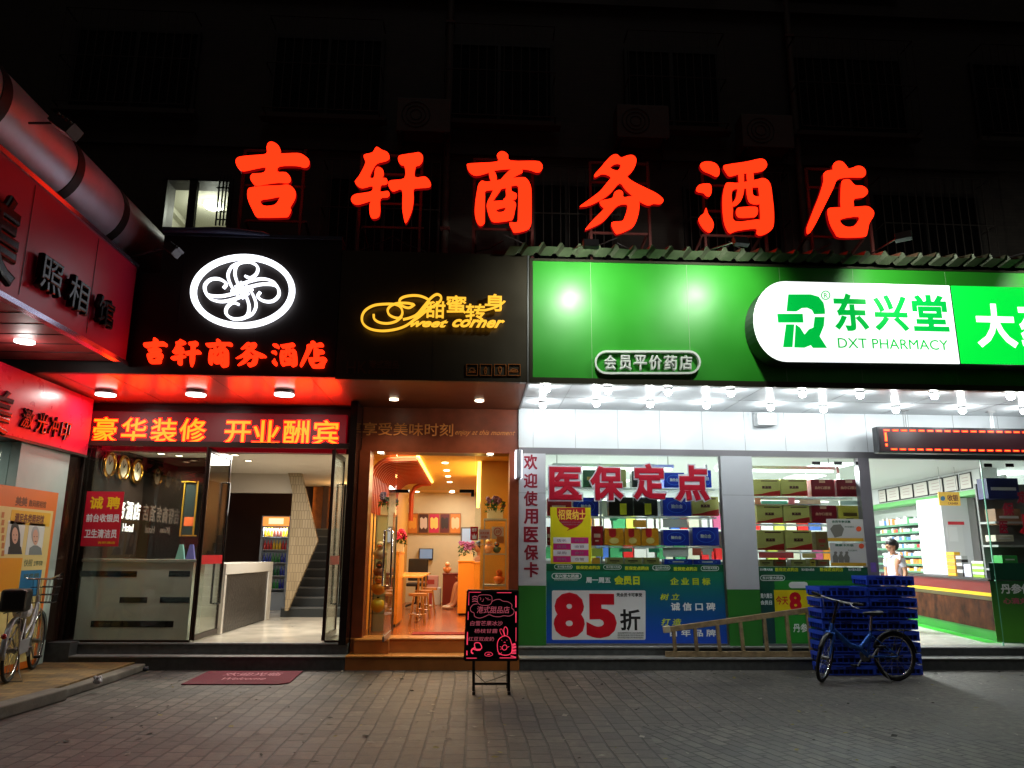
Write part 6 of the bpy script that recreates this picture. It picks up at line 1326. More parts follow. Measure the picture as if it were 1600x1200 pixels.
on_counter(1482,862,905,13,[(226,170,30),(210,140,20),(40,60,90)],'yellow and dark battery rack on the pharmacy counter','battery_rack',7)
on_counter(1541,878,905,12,[(60,90,150),(200,206,210)],'blue and grey boxes at the near end of the pharmacy counter','blue_boxes',4)
# things behind the right glass
t = thing('goods_shelf', 'dim shelf of goods behind the right glass panel of the pharmacy', 'shelf', (9,1.1,.26)); mb = MB(); mb.box(7.95,10.5,1.4,1.44,.262,2.6); mb.build('back_panel', M('grey_back', (120,124,120), .5), t)
for z in (.9,1.3,1.65,2.0): mb = MB(); mb.box(7.95,10.5,1.05,1.399,z-.03,z); mb.build('shelf', M('shelf_grey', (170,176,172)), t)
RGp = YP(1.06)
for r, c_, lb in (((1543,747,1592,779),(24,36,100),'dark blue carton high behind the right glass panel'),((1556,795,1596,820),(150,110,80),'brown carton behind the curved lettering of the right glass'),((1556,836,1584,846),(220,214,190),'pale carton behind the right glass panel'),((1566,868,1590,880),(60,170,80),'green carton low behind the right glass panel')):
    a0,a1,z0,z1 = RGp.rect(*r); t = thing('goods_carton', lb, 'box', (a0,1.06,z0)); mb = MB(); mb.box(a0,a1,1.06,1.3,z0,z1); mb.build('carton', M('gc_%d'%c_[0], c_, .4), t, .004); mb = MB(); mb.box(a0+.05,a1-.05,1.055,1.059,z0+(z1-z0)*.4,z0+(z1-z0)*.55); mb.build('print', M('print_white', (235,235,235)), t)
# soffit lamps
FR = [(854,608),(950,611),(1044,613),(1142,615),(1254,616),(1344,618),(1460,619),(1579,620)]; BKR = [(848,634),(932,631),(1016,632),(1104,634),(1204,637),(1287,640),(1400,641),(1504,642),(1600,643)]
k = 0
for nm_, lst in (('front',FR),('back',BKR)):
    for i, (px, py) in enumerate(lst):
        p = GZ(px, py, 3.46)
        if nm_ == 'back': p = YP(min(p.y,.25)).hit(px, py); p.z = 3.43
        t = thing('soffit_lamp', 'bright bare lamp in the %s row under the white soffit, %s from the left'%(nm_, ['first','second','third','fourth','fifth','sixth','seventh','eighth','ninth'][i]), 'lamp', (p.x,p.y,3.52))
        mb = MB(); mb.tube([(p.x,p.y,3.519),(p.x,p.y,3.49)], .05, 14); mb.build('holder', WHITE, t)
        mb = MB(); mb.ball((p.x,p.y,3.455), .046, 12, 8, (1,1,.8)); mb.build('bulb', BULB, t)
        lamp('soffit_lamp_light','POINT',(p.x,p.y,3.385),8.5,(.95,1,.99),.03,parent=t)
t = thing('wall_lamp_box', 'white box lamp fixed to the white panelling between the soffit lamps', 'lamp', YP(.25).hit(1198,655)); wb = YP(.25); mb = MB(); wb.slab(mb, 1184,644,1214,664,-.19,.0); mb.build('housing', M('lamp_white_box', (226,230,232), .3), t, .015); mb = MB(); wb.slab(mb, 1187,647,1211,656,.001,.006); mb.build('lens', M('lamp_lens', (250,250,250), .2, emit=(1,1,1), es=1.5), t)
# red LED message board
LB = YP(.05); lm = thing('led_message_board', 'black LED board with an orange dashed border hanging over the pharmacy entrance', 'LED board', LB.hit(1500,688))
a0,a1,z0,z1 = LB.rect(1372,667,1600,708); z0 = LB.sz(1372,707)[1]; z1 = LB.sz(1372,666)[1]; a1 = 8.9
mb = MB(); mb.box(a0,a1,.06,.2,z0,z1); mb.build('casing', M('led_casing', (40,40,44), .35), lm, .012)
mb = MB(); mb.box(a0+.03,a1-.03,.052,.059,z0+.03,z1-.03); mb.build('screen', M('led_screen', (36,24,28), .3, emit=(.5,.03,.05), es=.03), lm)
ORL = M('led_orange', (60,20,5), .5, emit=(1,.10,.01), es=5); RDL = M('led_halo_red', (60,5,5), .5, emit=(1,0,.01), es=.9)
mb = MB(); mr2 = MB(); n = 24
for i in range(n):
    x = a0+.10+i*(a1-a0-.15)/n
    for zz_, off in ((z1-.055,0),(z0+.05,-.045)):
        if zz_ < z1-.1 and i == 0: continue
        mb.box(x+off,x+off+.075,.046,.0495,zz_-.007,zz_+.007); mr2.box(x+off-.012,x+off+.087,.0497,.0515,zz_-.017,zz_+.017)
x = a0+.115; mb.box(x-.012,x+.014,.046,.0495,z0+.165,z1-.09); mb.box(x-.012,x+.014,.046,.0495,z0+.095,z0+.125); mr2.box(x-.022,x+.024,.0497,.0515,z0+.155,z1-.08); mr2.box(x-.020,x+.022,.0497,.0515,z0+.085,z0+.132)
mb.build('border_dashes', ORL, lm); mr2.build('dash_glow', RDL, lm)
for px in (1418,1555):
    a, z = LB.sz(px, 668); mb = MB(); mb.bar((a,.13,z1),(a,.13,3.52),.008,.008).bar((a+.03,.13,z1),(a+.03,.13,3.52),.008,.008).box(a-.04,a+.07,.10,.16,3.505,3.519); mb.build('hanger', STEEL, lm)
# spot lamps that wash the green fascia
def fascia_spot(px, py, tx, ty, lb, power, on=True, rod=None):
    P = YP(-2.3).hit(px, py); t = thing('fascia_spotlight', lb, 'spotlight', P)
    mb = MB(); mb.tube([Vector(rod) if rod else Vector((P.x-.25,-.6,5.45)), P+Vector((0,.03,.03))], .009, 6); mb.build('arm', M('thin_steel_arm', (90,90,92), .4, .6), t)
    tgt = S.hit(tx, ty); d = (tgt-P).normalized(); rot = d.to_track_quat('-Z','Y'); T = Matrix.Translation(P) @ rot.to_matrix().to_4x4()
    mb = MB(); mb.box(-.09,.09,-.05,.05,-.03,.04,T); mb.build('housing', M('thin_steel_arm', (90,90,92)), t, .006)
    mb = MB(); mb.box(-.08,.08,-.04,.04,-.034,-.031,T); mb.build('lens', M('spot_lens', (240,250,240), .3, emit=(.9,1,.9), es=8, sample=False) if on else M('dark_lens', (90,86,80), .1), t)
    if on:
        l = lamp('spot_beam','SPOT',P+d*.06,power,(.93,1,.88),.05,spot=128,parent=t); l.rotation_mode = 'QUATERNION'; l.rotation_quaternion = rot
fascia_spot(923,382,900,468,'spotlight lighting the left end of the green fascia',105)
fascia_spot(1157,378,1098,474,'spotlight lighting the middle of the green fascia near the rounded sign',105)
fascia_spot(1412,370,1450,480,'thin lamp on a long arm above the glowing pharmacy sign',80,True,(YP(-.6).hit(1352,402)))
# ================================================================ LADDER, CRATES
wood = M('grimy_ladder_wood', (150,126,92), .7, noise=.4, nscale=12, bump=.4)
LP = YP(.10)
ld = thing('wooden_ladder', 'worn wooden ladder lying on its side on the pharmacy step', 'ladder', LP.hit(1150,1000))
def lpt(px, py, d=0): a, z = LP.sz(px, py); return LP.P(a, z, d)
mb = MB(); p0 = lpt(1040,1024.5); p1 = lpt(1290,1024.5); p0.z = p1.z = .152+.036; mb.bar(p0, p1, .045, .07); mb.build('rail', wood, ld, .004)
mb = MB(); mb.bar(lpt(1037,984.5,.0), lpt(1292,949,.0), .045, .07); mb.build('rail', wood, ld, .004)
mb = MB(); mb.bar(lpt(1036,983.5,.02), lpt(1046,982.5,.02), .075, .085); mb.build('rail_cap', M('chipped_cream', (190,180,150), .6), ld, .006)
for px, sl in ((1053,0),(1086,1),(1121,2),(1157,3),(1194,3),(1229,4),(1262,4)):
    yt = 984.5-(px-1037)*.139; mb = MB(); mb.bar(lpt(px-.5,yt+3,.0), Vector((lpt(px+2+sl,1021).x, .10, .222)), .04, .055); mb.build('rung', wood, ld, .003)
CB = M('blue_crate_plastic', (40,72,196), .32, noise=.12); CB2 = M('blue_crate_recess_shade', (10,20,84), .5)  # second blue is darker, shade of the recesses put into the colour
def crate_proto(W, Dp, H):
    mb = MB()     # rim
    mb.box(0,W,0,.018,H-.048,H).box(0,W,Dp-.018,Dp,H-.048,H).box(0,.018,.018,Dp-.018,H-.048,H).box(W-.018,W,.018,Dp-.018,H-.048,H)
    # walls set in under the rim, ribs standing proud of them
    mb.mat(1).box(.014,W-.014,.036,.044,.0,H-.048).box(.014,W-.014,Dp-.044,Dp-.036,.0,H-.048).box(.034,.042,.044,Dp-.044,.0,H-.048).box(W-.042,W-.034,.044,Dp-.044,.0,H-.048).box(.022,W-.022,.024,Dp-.024,.0,.01)
    n = 8; mb.mat(0)
    for i in range(n+1):
        x = .004+i*(W-.02)/n
        for (ya, yb) in ((.006,.0355),(Dp-.0355,Dp-.006)): mb.box(x,x+.010,ya,yb,.018,H-.049)
    for i in range(6):
        y = .02+i*(Dp-.055)/5
        for (xa, xb) in ((.003,.0335),(W-.0335,W-.003)): mb.box(xa,xb,y,y+.012,.018,H-.049)
    mb.box(.0,W,.002,.0355,.004,.017)
    for cx_ in (.001, W-.03): mb.box(cx_,cx_+.029,.0,.0145,.012,H-.049)
    return mb
def hand_grip(W, H):
    mb = MB(); mb.box(W*.5-.07,W*.5+.07,-.006,.001,H-.036,H-.012); mb.box(W*.2,W*.34,-.003,.0,H-.03,H-.018); return mb
W1, D1 = .625, .42; H1 = .136
crp = thing('plastic_crate', 'x', 'crate', (4.42,-.47,.0), 'blue plastic crates stacked before the pharmacy')
crate_proto(W1, D1, H1-.016).build('shell', [CB, CB2], crp, 0, True); hand_grip(W1, H1-.016).build('hand_grip', CB2, crp, 0, True)
ords = ['bottom','second','third','fourth','fifth','sixth','seventh','eighth','ninth','topmost']
def stack(x, y, n, H, nm_, proto, rz0, lean):
    for i in range(n):
        c = proto if (proto is crp and i == 0 and nm_.startswith('shorter')) else copy_tree(crp)
        c.location = (x+lean*i+rnd.uniform(-.004,.004), y+rnd.uniform(-.006,.006), .002+i*H); c.rotation_euler = (0,0,rad(rz0+rnd.uniform(-.6,.6)))
        o_ = 'topmost' if i == n-1 else ords[i]+('' if i == 0 else ' from the bottom')
        c['label'] = 'blue plastic crate, %s of the %s'%(o_, nm_)
stack(4.46,-.47,8,.1365,'shorter left crate stack',crp,0,-.001)
stack(5.09,-.43,8,.1365,'taller right crate stack',None,-1,.002)
c = copy_tree(crp); c.location = (5.10,-.43,.002+8*.1365); c.rotation_euler = (0,0,rad(-1)); c['label'] = 'blue plastic crate lying uppermost on the right crate stack'
for o_ in list(COL.objects):
    if o_.get('label','').startswith('blue plastic crate, topmost of the taller'): o_['label'] = 'blue plastic crate, next to highest of the taller right crate stack'

# ================================================================ BICYCLES
def wheel(T, r, tyre, parent, spokes=20, hubr=.03, rimc=None, name='wheel'):
    w_ = 2*math.pi
    mb = MB(); mb.tube([T@Vector((r*math.cos(w_*k/36),0,r*math.sin(w_*k/36))) for k in range(36)], tyre, 8, True); wh = mb.build(name, M('tyre_black', (18,18,18), .75, bump=.3), parent, 0, True)
    mb = MB(); mb.tube([T@Vector(((r-tyre*1.25)*math.cos(w_*k/36),0,(r-tyre*1.25)*math.sin(w_*k/36))) for k in range(36)], tyre*.55, 6, True); mb.build('rim', rimc or CHROME, wh, 0, True)
    mb = MB(); mb.tube([T@Vector((0,-.05,0)), T@Vector((0,.05,0))], hubr*.8, 10); mb.tube([T@Vector((0,-.03,0)), T@Vector((0,-.024,0))], hubr*1.3, 10); mb.tube([T@Vector((0,.024,0)), T@Vector((0,.03,0))], hubr*1.3, 10); mb.build('hub', STEEL, wh, 0, True)
    mb = MB()
    for k in range(spokes):
        a_ = w_*k/spokes; s_ = .028*(1 if k % 2 else -1); b_ = a_+.35*(1 if k % 4 < 2 else -1)
        mb.bar(T@Vector((hubr*math.cos(b_),s_,hubr*math.sin(b_))), T@Vector(((r-tyre*1.4)*math.cos(a_),0,(r-tyre*1.4)*math.sin(a_))), .0028, .0028)
    o = mb.build('spokes', STEEL, wh, 0, True); return wh
def guard(T, r, a0, a1, w_, mat, parent, name='mudguard'):
    mb = MB(); P = []; n = 16
    for k in range(n+1):
        a_ = rad(a0+(a1-a0)*k/n); P.append((math.cos(a_), math.sin(a_)))
    vs = []
    for (c_, s_) in P:
        for (yy, rr) in ((-w_,r-.01),(-w_*.6,r+.004),(0,r+.008),(w_*.6,r+.004),(w_,r-.01)): vs.append(T@Vector((rr*c_,yy,rr*s_)))
    fs = [(i*5+j, i*5+j+1, i*5+5+j+1, i*5+5+j) for i in range(n) for j in range(4)]
    mb.add(vs, fs, True); o = mb.build(name, mat, parent, 0, True); sd = o.modifiers.new('t','SOLIDIFY'); sd.thickness = .002; return o
I4 = Matrix.Identity(4)
# blue folding bicycle: x = forwards, leaning lightly on the crates
rw = GZ(1402,1064,0); fwp = GZ(1291,1067,0); hd = math.atan2(fwp.y-rw.y, fwp.x-rw.x); WBs = (fwp.xy-rw.xy).length
bb = thing('folding_bicycle', 'small blue folding bicycle parked in front of the blue crates', 'bicycle', (rw.x,rw.y,0)); bb.rotation_euler = (rad(0),0,hd)
R1 = .262; RC = Vector((0,0,R1+.02)); BLU = M('blue_frame_paint', (52,104,196), .25, .4, noise=.08); 
TR = Matrix.Translation(RC); wheel(TR, R1, .021, bb, 20)
st = rad(42)   # handlebar turned
HT = Vector((WBs-.13,0,.62)); FC = Vector((WBs,0,R1+.02)); ax = (Vector((WBs-.17,0,.74))-HT).normalized()
STM = Matrix.Translation(HT) @ Matrix.Rotation(st, 4, ax) @ Matrix.Translation(-HT)
wheel(STM@Matrix.Translation(FC), R1, .021, bb, 20)
guard(TR, R1+.035, 20, 175, .028, BLACK, bb); guard(STM@Matrix.Translation(FC), R1+.035, 30, 150, .026, BLACK, bb)
BBk = Vector((.36,0,.29)); SC_ = Vector((.30,0,.52))
mb = MB(); mb.tube([HT+ax*.05, HT-ax*.06], .026, 12); mb.tube([HT+Vector((-.01,0,-.02)), Vector((.60,0,.42)), BBk+Vector((.10,0,.09))], [.03,.033,.03], 12); mb.tube([BBk+Vector((.10,0,.09)), SC_+Vector((0,0,.02))], .027, 12); mb.tube([BBk+Vector((.12,0,.11)), BBk], .025, 10)
mb.tube([BBk+Vector((0,.0,0)), SC_+Vector((.0,0,.06))], .019, 10)
for s_ in (-1,1):
    mb.tube([BBk+Vector((0,.03*s_,0)), RC+Vector((.02,.062*s_,0))], .011, 8); mb.tube([SC_+Vector((0,.02*s_,0)), RC+Vector((0,.062*s_,.01))], .009, 8)
mb.build('frame', BLU, bb, 0, True)
mb = MB(); fk = lambda v: STM@Vector(v)
for s_ in (-1,1): mb.tube([fk(HT-ax*.06+Vector((.01,.045*s_,-.0))), fk((WBs-.03,.05*s_,.40)), fk(FC+Vector((0,.05*s_,0)))], [.014,.014,.010], 8)
mb.tube([fk(HT-ax*.06+Vector((.01,-.05,0))), fk(HT-ax*.06+Vector((.01,.05,0)))], .018, 8); mb.build('fork', BLU, bb, 0, True)
top = HT+ax*.33; mb = MB(); mb.tube([HT+ax*.05, HT+ax*.16], .02, 10); mb.tube([HT+ax*.16, top], .014, 10); mb.build('stem', BLACKG, bb, 0, True)
mb = MB(); mb.tube([fk(top+Vector((.02,-.29,.03))), fk(top+Vector((.02,-.12,.005))), fk(top), fk(top+Vector((.02,.12,.005))), fk(top+Vector((.02,.29,.03)))], .0115, 8); mb.build('handlebar', STEEL, bb, 0, True)
for s_ in (-1,1):
    mb = MB(); mb.tube([fk(top+Vector((.02,.19*s_,.018))), fk(top+Vector((.02,.30*s_,.032)))], .017, 8); mb.build('grip', RUBBER, bb, 0, True)
    mb = MB(); mb.tube([fk(top+Vector((.03,.16*s_,.01))), fk(top+Vector((.09,.20*s_,-.005))), fk(top+Vector((.09,.28*s_,-.01)))], .006, 6); mb.build('brake_lever', STEEL, bb, 0, True)
mb = MB(); mb.tube([fk(top+Vector((.05,-.16,0))), fk(top+Vector((.20,-.08,-.08))), fk(top+Vector((.16,0,-.28))), fk(HT+Vector((.03,0,-.05)))], .0035, 6); mb.tube([fk(top+Vector((.05,.16,0))), fk(top+Vector((.22,.10,.02))), fk(top+Vector((.2,.03,-.22))), HT+Vector((-.03,0,-.03))], .0035, 6); mb.build('brake_cable', BLACK, bb, 0, True)
mb = MB(); mb.tube([SC_+Vector((0,0,.05)), Vector((.27,0,.76))], .014, 8); mb.build('seat_post', STEEL, bb, 0, True)
def saddle(c, parent, mat):
    mb = MB(); sec = [(-.13,.075,.03),(-.08,.08,.035),(0,.05,.028),(.07,.026,.022),(.14,.014,.016)]; vs = []; n = 10
    for (x, hw, hh) in sec:
        for k in range(n): a_ = 2*math.pi*k/n; vs.append(Vector(c)+Vector((x, hw*math.cos(a_), hh*math.sin(a_)+(.012 if x < -.1 else 0))))
    fs = [(i*n+k, (i+1)*n+k, (i+1)*n+(k+1)%n, i*n+(k+1)%n) for i in range(4) for k in range(n)]+[tuple(range(n)), tuple(range(5*n-1,4*n-1,-1))]
    mb.add(vs, fs, True); mb.build('saddle', mat, parent, 0, True, 1)
saddle((.25,0,.785), bb, M('saddle_black', (26,26,28), .4))
mb = MB()
for s_ in (-1,1): mb.tube([(.22,.05*s_,.585),(-.22,.055*s_,.585)], .006, 6); mb.tube([(-.12,.055*s_,.585),(0,.062*s_,R1+.03)], .006, 6)
for x in (-.22,-.1,.04,.2): mb.tube([(x,-.055,.585),(x,.055,.585)], .005, 6)
mb.build('carrier', BLACK, bb, 0, True)
mb = MB(); mb.tube([BBk+Vector((0,-.06,0)), BBk+Vector((0,-.055,0))], .075, 24); mb.tube([BBk+Vector((0,-.075,0)), BBk+Vector((.10,-.08,-.12))], .010, 8); mb.tube([BBk+Vector((0,.075,0)), BBk+Vector((-.10,.08,.12))], .010, 8); mb.tube([BBk+Vector((0,-.08,0)), BBk+Vector((0,.08,0))], .018, 8); ck = mb.build('crankset', STEEL, bb, 0, True)
for v in ((.10,-.12,-.12),(-.10,.12,.12)): mb = MB(); c_ = BBk+Vector(v); mb.box(c_.x-.045,c_.x+.045,c_.y-.035,c_.y+.035,c_.z-.012,c_.z+.012); mb.build('pedal', BLACK, bb, 0.003, True)
mb = MB(); mb.tube([BBk+Vector((0,-.058,.07)), RC+Vector((0,-.05,.03)), RC+Vector((-.03,-.05,0)), RC+Vector((0,-.05,-.03)), BBk+Vector((0,-.058,-.07))], .005, 6); mb.build('chain', M('greasy_chain', (40,36,32), .5, .7), bb, 0, True)
mb = MB(); mb.tube([BBk+Vector((-.06,.05,-.02)), Vector((.22,.20,.012))], .008, 6); mb.build('kickstand', STEEL, bb, 0, True)
# white city bicycle on the left
r0 = GZ(11,1067,.1); f0 = GZ(47,1048,.1); WB = 1.0; hd = math.atan2(f0.y-r0.y, f0.x-r0.x)
wb = thing('city_bicycle', 'white and chrome city bicycle with a black box standing on the raised pavement', 'bicycle', (r0.x,r0.y,.1)); wb.rotation_euler = (0,0,hd)
R2 = .305; RC = Vector((0,0,R2+.018)); FC = Vector((WB,0,R2+.018)); WHF = M('white_frame_paint', (150,150,154), .25, .1)
wheel(Matrix.Translation(RC), R2, .019, wb, 24); wheel(Matrix.Translation(FC), R2, .019, wb, 24)
guard(Matrix.Translation(RC), R2+.035, 15, 190, .03, WHF, wb); guard(Matrix.Translation(FC), R2+.035, -5, 140, .028, CHROME, wb)
BBk = Vector((.45,0,.30)); HT = Vector((WB-.20,0,.78)); SC_ = Vector((.30,0,.72)); ax = Vector((-.30,0,1)).normalized()
mb = MB(); mb.tube([HT+ax*.07, HT-ax*.09], .022, 10); mb.tube([HT-ax*.06, Vector((.72,0,.44)), BBk], .022, 10); mb.tube([HT-ax*.0, Vector((.66,0,.55)), BBk+Vector((-.04,0,.14))], .016, 10); mb.tube([BBk, SC_], .018, 10)
for s_ in (-1,1): mb.tube([BBk+Vector((0,.03*s_,0)), RC+Vector((0,.06*s_,0))], .01, 8); mb.tube([SC_+Vector((0,.02*s_,-.1)), RC+Vector((0,.06*s_,0))], .009, 8)
mb.build('frame', WHF, wb, 0, True)
mb = MB()
for s_ in (-1,1): mb.tube([HT-ax*.09+Vector((0,.04*s_,0)), Vector((WB-.06,.05*s_,.52)), FC+Vector((0,.05*s_,0))], [.012,.012,.009], 8)
mb.build('fork', CHROME, wb, 0, True)
tp = HT+ax*.27; mb = MB(); mb.tube([HT+ax*.05, tp], .012, 8); mb.build('stem', CHROME, wb, 0, True)
mb = MB(); mb.tube([tp+Vector((-.22,-.28,.06)), tp+Vector((-.08,-.24,.05)), tp+Vector((.04,-.12,.0)), tp, tp+Vector((.04,.12,0)), tp+Vector((-.08,.24,.05)), tp+Vector((-.22,.28,.06))], .011, 8); mb.build('handlebar', CHROME, wb, 0, True)
for s_ in (-1,1):
    mb = MB(); mb.tube([tp+Vector((-.13,.255*s_,.055)), tp+Vector((-.24,.285*s_,.06))], .017, 8); mb.build('grip', RUBBER, wb, 0, True)
    mb = MB(); mb.tube([tp+Vector((-.05,.22*s_,.03)), tp+Vector((-.12,.23*s_,.0)), tp+Vector((-.2,.25*s_,.01))], .006, 6); mb.build('brake_lever', CHROME, wb, 0, True)
mb = MB(); bx = Vector((WB-.02,0,.76)); 
for z in (0,.09,.18,.27):
    k_ = .8+.2*z/.27; mb.tube([bx+Vector((-.13*k_,-.17*k_,z)), bx+Vector((.13*k_,-.17*k_,z)), bx+Vector((.13*k_,.17*k_,z)), bx+Vector((-.13*k_,.17*k_,z))], .005, 6, True, False)
for i in range(9):
    for s_ in (-1,1): y = -.17+.34*i/8; mb.bar(bx+Vector((.13*.8*s_,y*.8,0)), bx+Vector((.13*s_,y,.27)), .004, .004)
for i in range(7):
    for s_ in (-1,1): x = -.13+.26*i/6; mb.bar(bx+Vector((x*.8,.17*.8*s_,0)), bx+Vector((x,.17*s_,.27)), .004, .004); 
for i in range(7): y = (-.17+.34*i/6)*.8; mb.bar(bx+Vector((-.104,y,0)), bx+Vector((.104,y,0)), .004, .004)
mb.build('front_basket', BLACK, wb, 0, True)
mb = MB(); mb.tube([SC_, SC_+Vector((-.04,0,.12))], .013, 8); mb.build('seat_post', CHROME, wb, 0, True); saddle((.25,0,.87), wb, M('saddle_black', (26,26,28)))
mb = MB()
for s_ in (-1,1): mb.tube([(.2,.06*s_,.72),(-.25,.06*s_,.72)], .006, 6); mb.tube([(-.1,.06*s_,.72),(0,.065*s_,R2)], .006, 6)
mb.build('carrier', CHROME, wb, 0, True)
mb = MB(); mb.box(-.24,.04,-.12,.12,.728,.96); mb.build('rear_box', M('black_box_plastic', (20,20,22), .35), wb, .03, True)
mb = MB(); mb.box(.12,.30,-.085,.085,.64,.80); mb.build('plastic_bag', M('white_bag', (214,214,218), .4, bump=.6, bscale=14), wb, .05, True)
mb = MB(); mb.tube([(.02,.09,.1),(.0,.14,.012),(.0,-.14,.012),(.02,-.09,.1),(.0,-.07,R2)], .007, 6); mb.build('kickstand', STEEL, wb, 0, True)
mb = MB(); mb.tube([BBk+Vector((0,-.06,0)), BBk+Vector((0,-.05,0))], .09, 24); mb.tube([BBk+Vector((0,-.08,0)), BBk+Vector((.12,-.085,-.11))], .010, 8); mb.tube([BBk+Vector((0,.08,0)), BBk+Vector((-.12,.085,.11))], .010, 8); mb.tube([BBk+Vector((0,-.09,0)), BBk+Vector((0,.09,0))], .018, 8); mb.build('crankset', STEEL, wb, 0, True)
for v in ((.12,-.13,-.11),(-.12,.13,.11)): mb = MB(); c_ = BBk+Vector(v); mb.box(c_.x-.045,c_.x+.045,c_.y-.035,c_.y+.035,c_.z-.012,c_.z+.012); mb.build('pedal', BLACK, wb, .003, True)
mb = MB(); mb.box(.02,.40,-.066,-.058,.27,.42); mb.build('chain_guard', WHF, wb, .02, True)
mb = MB(); mb.ball((-.36,0,.50), .028, 10, 8); mb.build('reflector', M('red_reflector', (160,10,10), .2), wb, 0, True)

# ================================================================ PEOPLE
def skin(name, verts, edges, radii, mat, parent, sub=2, root=0):
    me = bpy.data.meshes.new(name); me.from_pydata([Vector(v) for v in verts], edges, []); me.materials.append(mat)
    o = bpy.data.objects.new(name, me); COL.objects.link(o); o.parent = parent
    md = o.modifiers.new('skin','SKIN'); md.use_smooth_shade = True
    if not me.skin_vertices: 
        bpy.context.view_layer.objects.active = o
        try: me.attributes.new
        except Exception: pass
    for i, sv in enumerate(me.skin_vertices[0].data):
        r = radii[i]; sv.radius = r if isinstance(r, tuple) else (r, r); sv.use_root = (i == root)
    s_ = o.modifiers.new('sub','SUBSURF'); s_.levels = sub; s_.render_levels = sub
    return o
SKN = M('skin_tone', (186,132,104), .5); HAIR = M('black_hair', (16,14,14), .5); SHRT = M('white_shirt', (212,208,222), .7, bump=.3, bscale=20); TRS = M('dark_trousers', (34,36,46), .8)
def person(loc, rz, s, label, pose):
    t = thing('person', label, 'person', loc); t.rotation_euler = (0,0,rz); t.scale = (s,s,s)
    V = pose['v']; E = pose['e']; Rr = pose['r']
    skin('body', V, E, Rr, SKN, t)
    return t
# standing shop assistant, facing -x in his own frame (profile to the left)
v = [(0,0,.95),(0,0,1.15),(0,0,1.36),(-.01,0,1.46),(-.02,0,1.53),
     (0,.10,.90),(.0,.10,.50),(.02,.10,.09),(-.10,.10,.04),(0,-.10,.90),(.0,-.10,.50),(.02,-.10,.09),(-.10,-.10,.04),
     (0,.19,1.40),(.02,.24,1.13),(-.06,.25,.90),(-.09,.25,.81),(0,-.19,1.40),(.03,-.24,1.13),(-.06,-.24,.90),(-.09,-.24,.81)]
e = [(0,1),(1,2),(2,3),(3,4),(0,5),(5,6),(6,7),(7,8),(0,9),(9,10),(10,11),(11,12),(2,13),(13,14),(14,15),(15,16),(2,17),(17,18),(18,19),(19,20)]
r = [(.12,.15),(.11,.14),(.12,.16),.06,.055,.09,.06,.04,.035,.09,.06,.04,.035,.055,.042,.03,.034,.055,.042,.03,.034]
YM = 2.35; hm = YP(YM).hit(1394,844); Hs = hm.z-.26
man = person((hm.x+.0,YM,.262), rad(14), Hs/1.74, 'shop assistant in a white short-sleeved shirt seen in profile inside the pharmacy entrance', {'v':v,'e':e,'r':r})
skin('shirt', [(0,0,.92),(0,0,1.1),(0,0,1.36),(0,0,1.43),(0,.17,1.40),(.015,.235,1.20),(0,-.17,1.40),(.02,-.235,1.20)], [(0,1),(1,2),(2,3),(2,4),(4,5),(2,6),(6,7)], [(.135,.17),(.125,.16),(.135,.17),.075,.075,.06,.075,.06], SHRT, man)
skin('trousers', [(0,0,.93),(0,.10,.86),(.0,.10,.50),(.02,.10,.10),(0,-.10,.86),(.0,-.10,.50),(.02,-.10,.10)], [(0,1),(1,2),(2,3),(0,4),(4,5),(5,6)], [(.135,.165),.105,.08,.065,.105,.08,.065], TRS, man)
hm_ = MB(); hm_.ball((-.04,0,1.625), .1, 18, 14, (1.0,.78,1.18)); hm_.ball((-.075,0,1.565), .055, 12, 8, (1,.9,.9)); hm_.ball((-.148,0,1.615), .019, 10, 8, (1.1,.8,1.5)); hm_.ball((-.03,.078,1.61), .022, 8, 6, (.8,.4,1.3)); hm_.ball((-.03,-.078,1.61), .022, 8, 6, (.8,.4,1.3)); hm_.tube([(-.02,0,1.48),(-.03,0,1.58)], .05, 12)
hd_ = hm_.build('head', SKN, man, 0, True)
mb = MB(); mb.ball((-.022,0,1.68), .112, 18, 12, (1.08,.88,.86)); mb.ball((.03,0,1.64), .1, 14, 10, (.95,.9,1.05)); mb.build('hair', HAIR, man, 0, True)
mb = MB()
for s_ in (-1,1): mb.ball((-.128,.034*s_,1.638), .009, 8, 6); mb.tube([(-.13,.02*s_,1.658),(-.124,.05*s_,1.657)], .004, 5)
mb.build('eyes', M('eye_dark', (20,14,12), .3), man, 0, True)
mb = MB(); mb.tube([(-.135,-.022,1.572),(-.142,0,1.573),(-.135,.022,1.572)], .006, 6); mb.build('mouth', M('lip', (140,70,60), .5), man, 0, True)
mb = MB(); mb.tube([(-.045,-.05,1.45),(-.085,0,1.41),(-.045,.05,1.45),(.03,.06,1.48),(.05,0,1.49),(.03,-.06,1.48)], .016, 8, True); mb.build('collar', SHRT, man, 0, True)
def hand(parent, base, d, up, s_):
    """palm, four unequal curled fingers and a thumb"""
    d = Vector(d).normalized(); sd_ = d.cross(Vector(up)).normalized(); n_ = sd_.cross(d); b = Vector(base)
    mb = MB(); mb.tube([b, b+d*.04, b+d*.085], [.026,.036,.034], 10)
    for i, (L_f, off) in enumerate(((.068,-.028),(.078,-.009),(.072,.010),(.056,.028))):
        p = b+d*.082+sd_*off; mb.tube([p, p+d*L_f*.45+n_*.004, p+d*L_f*.75+n_*.018, p+d*L_f*.9+n_*.034], [.009,.0085,.0075,.006], 6)
    p = b+d*.025-sd_*.03*s_; mb.tube([p, p-sd_*.02*s_+d*.028+n_*.01, p-sd_*.022*s_+d*.055+n_*.02], [.011,.010,.008], 6)
    return mb.build('hand', SKN, parent, 0, True)
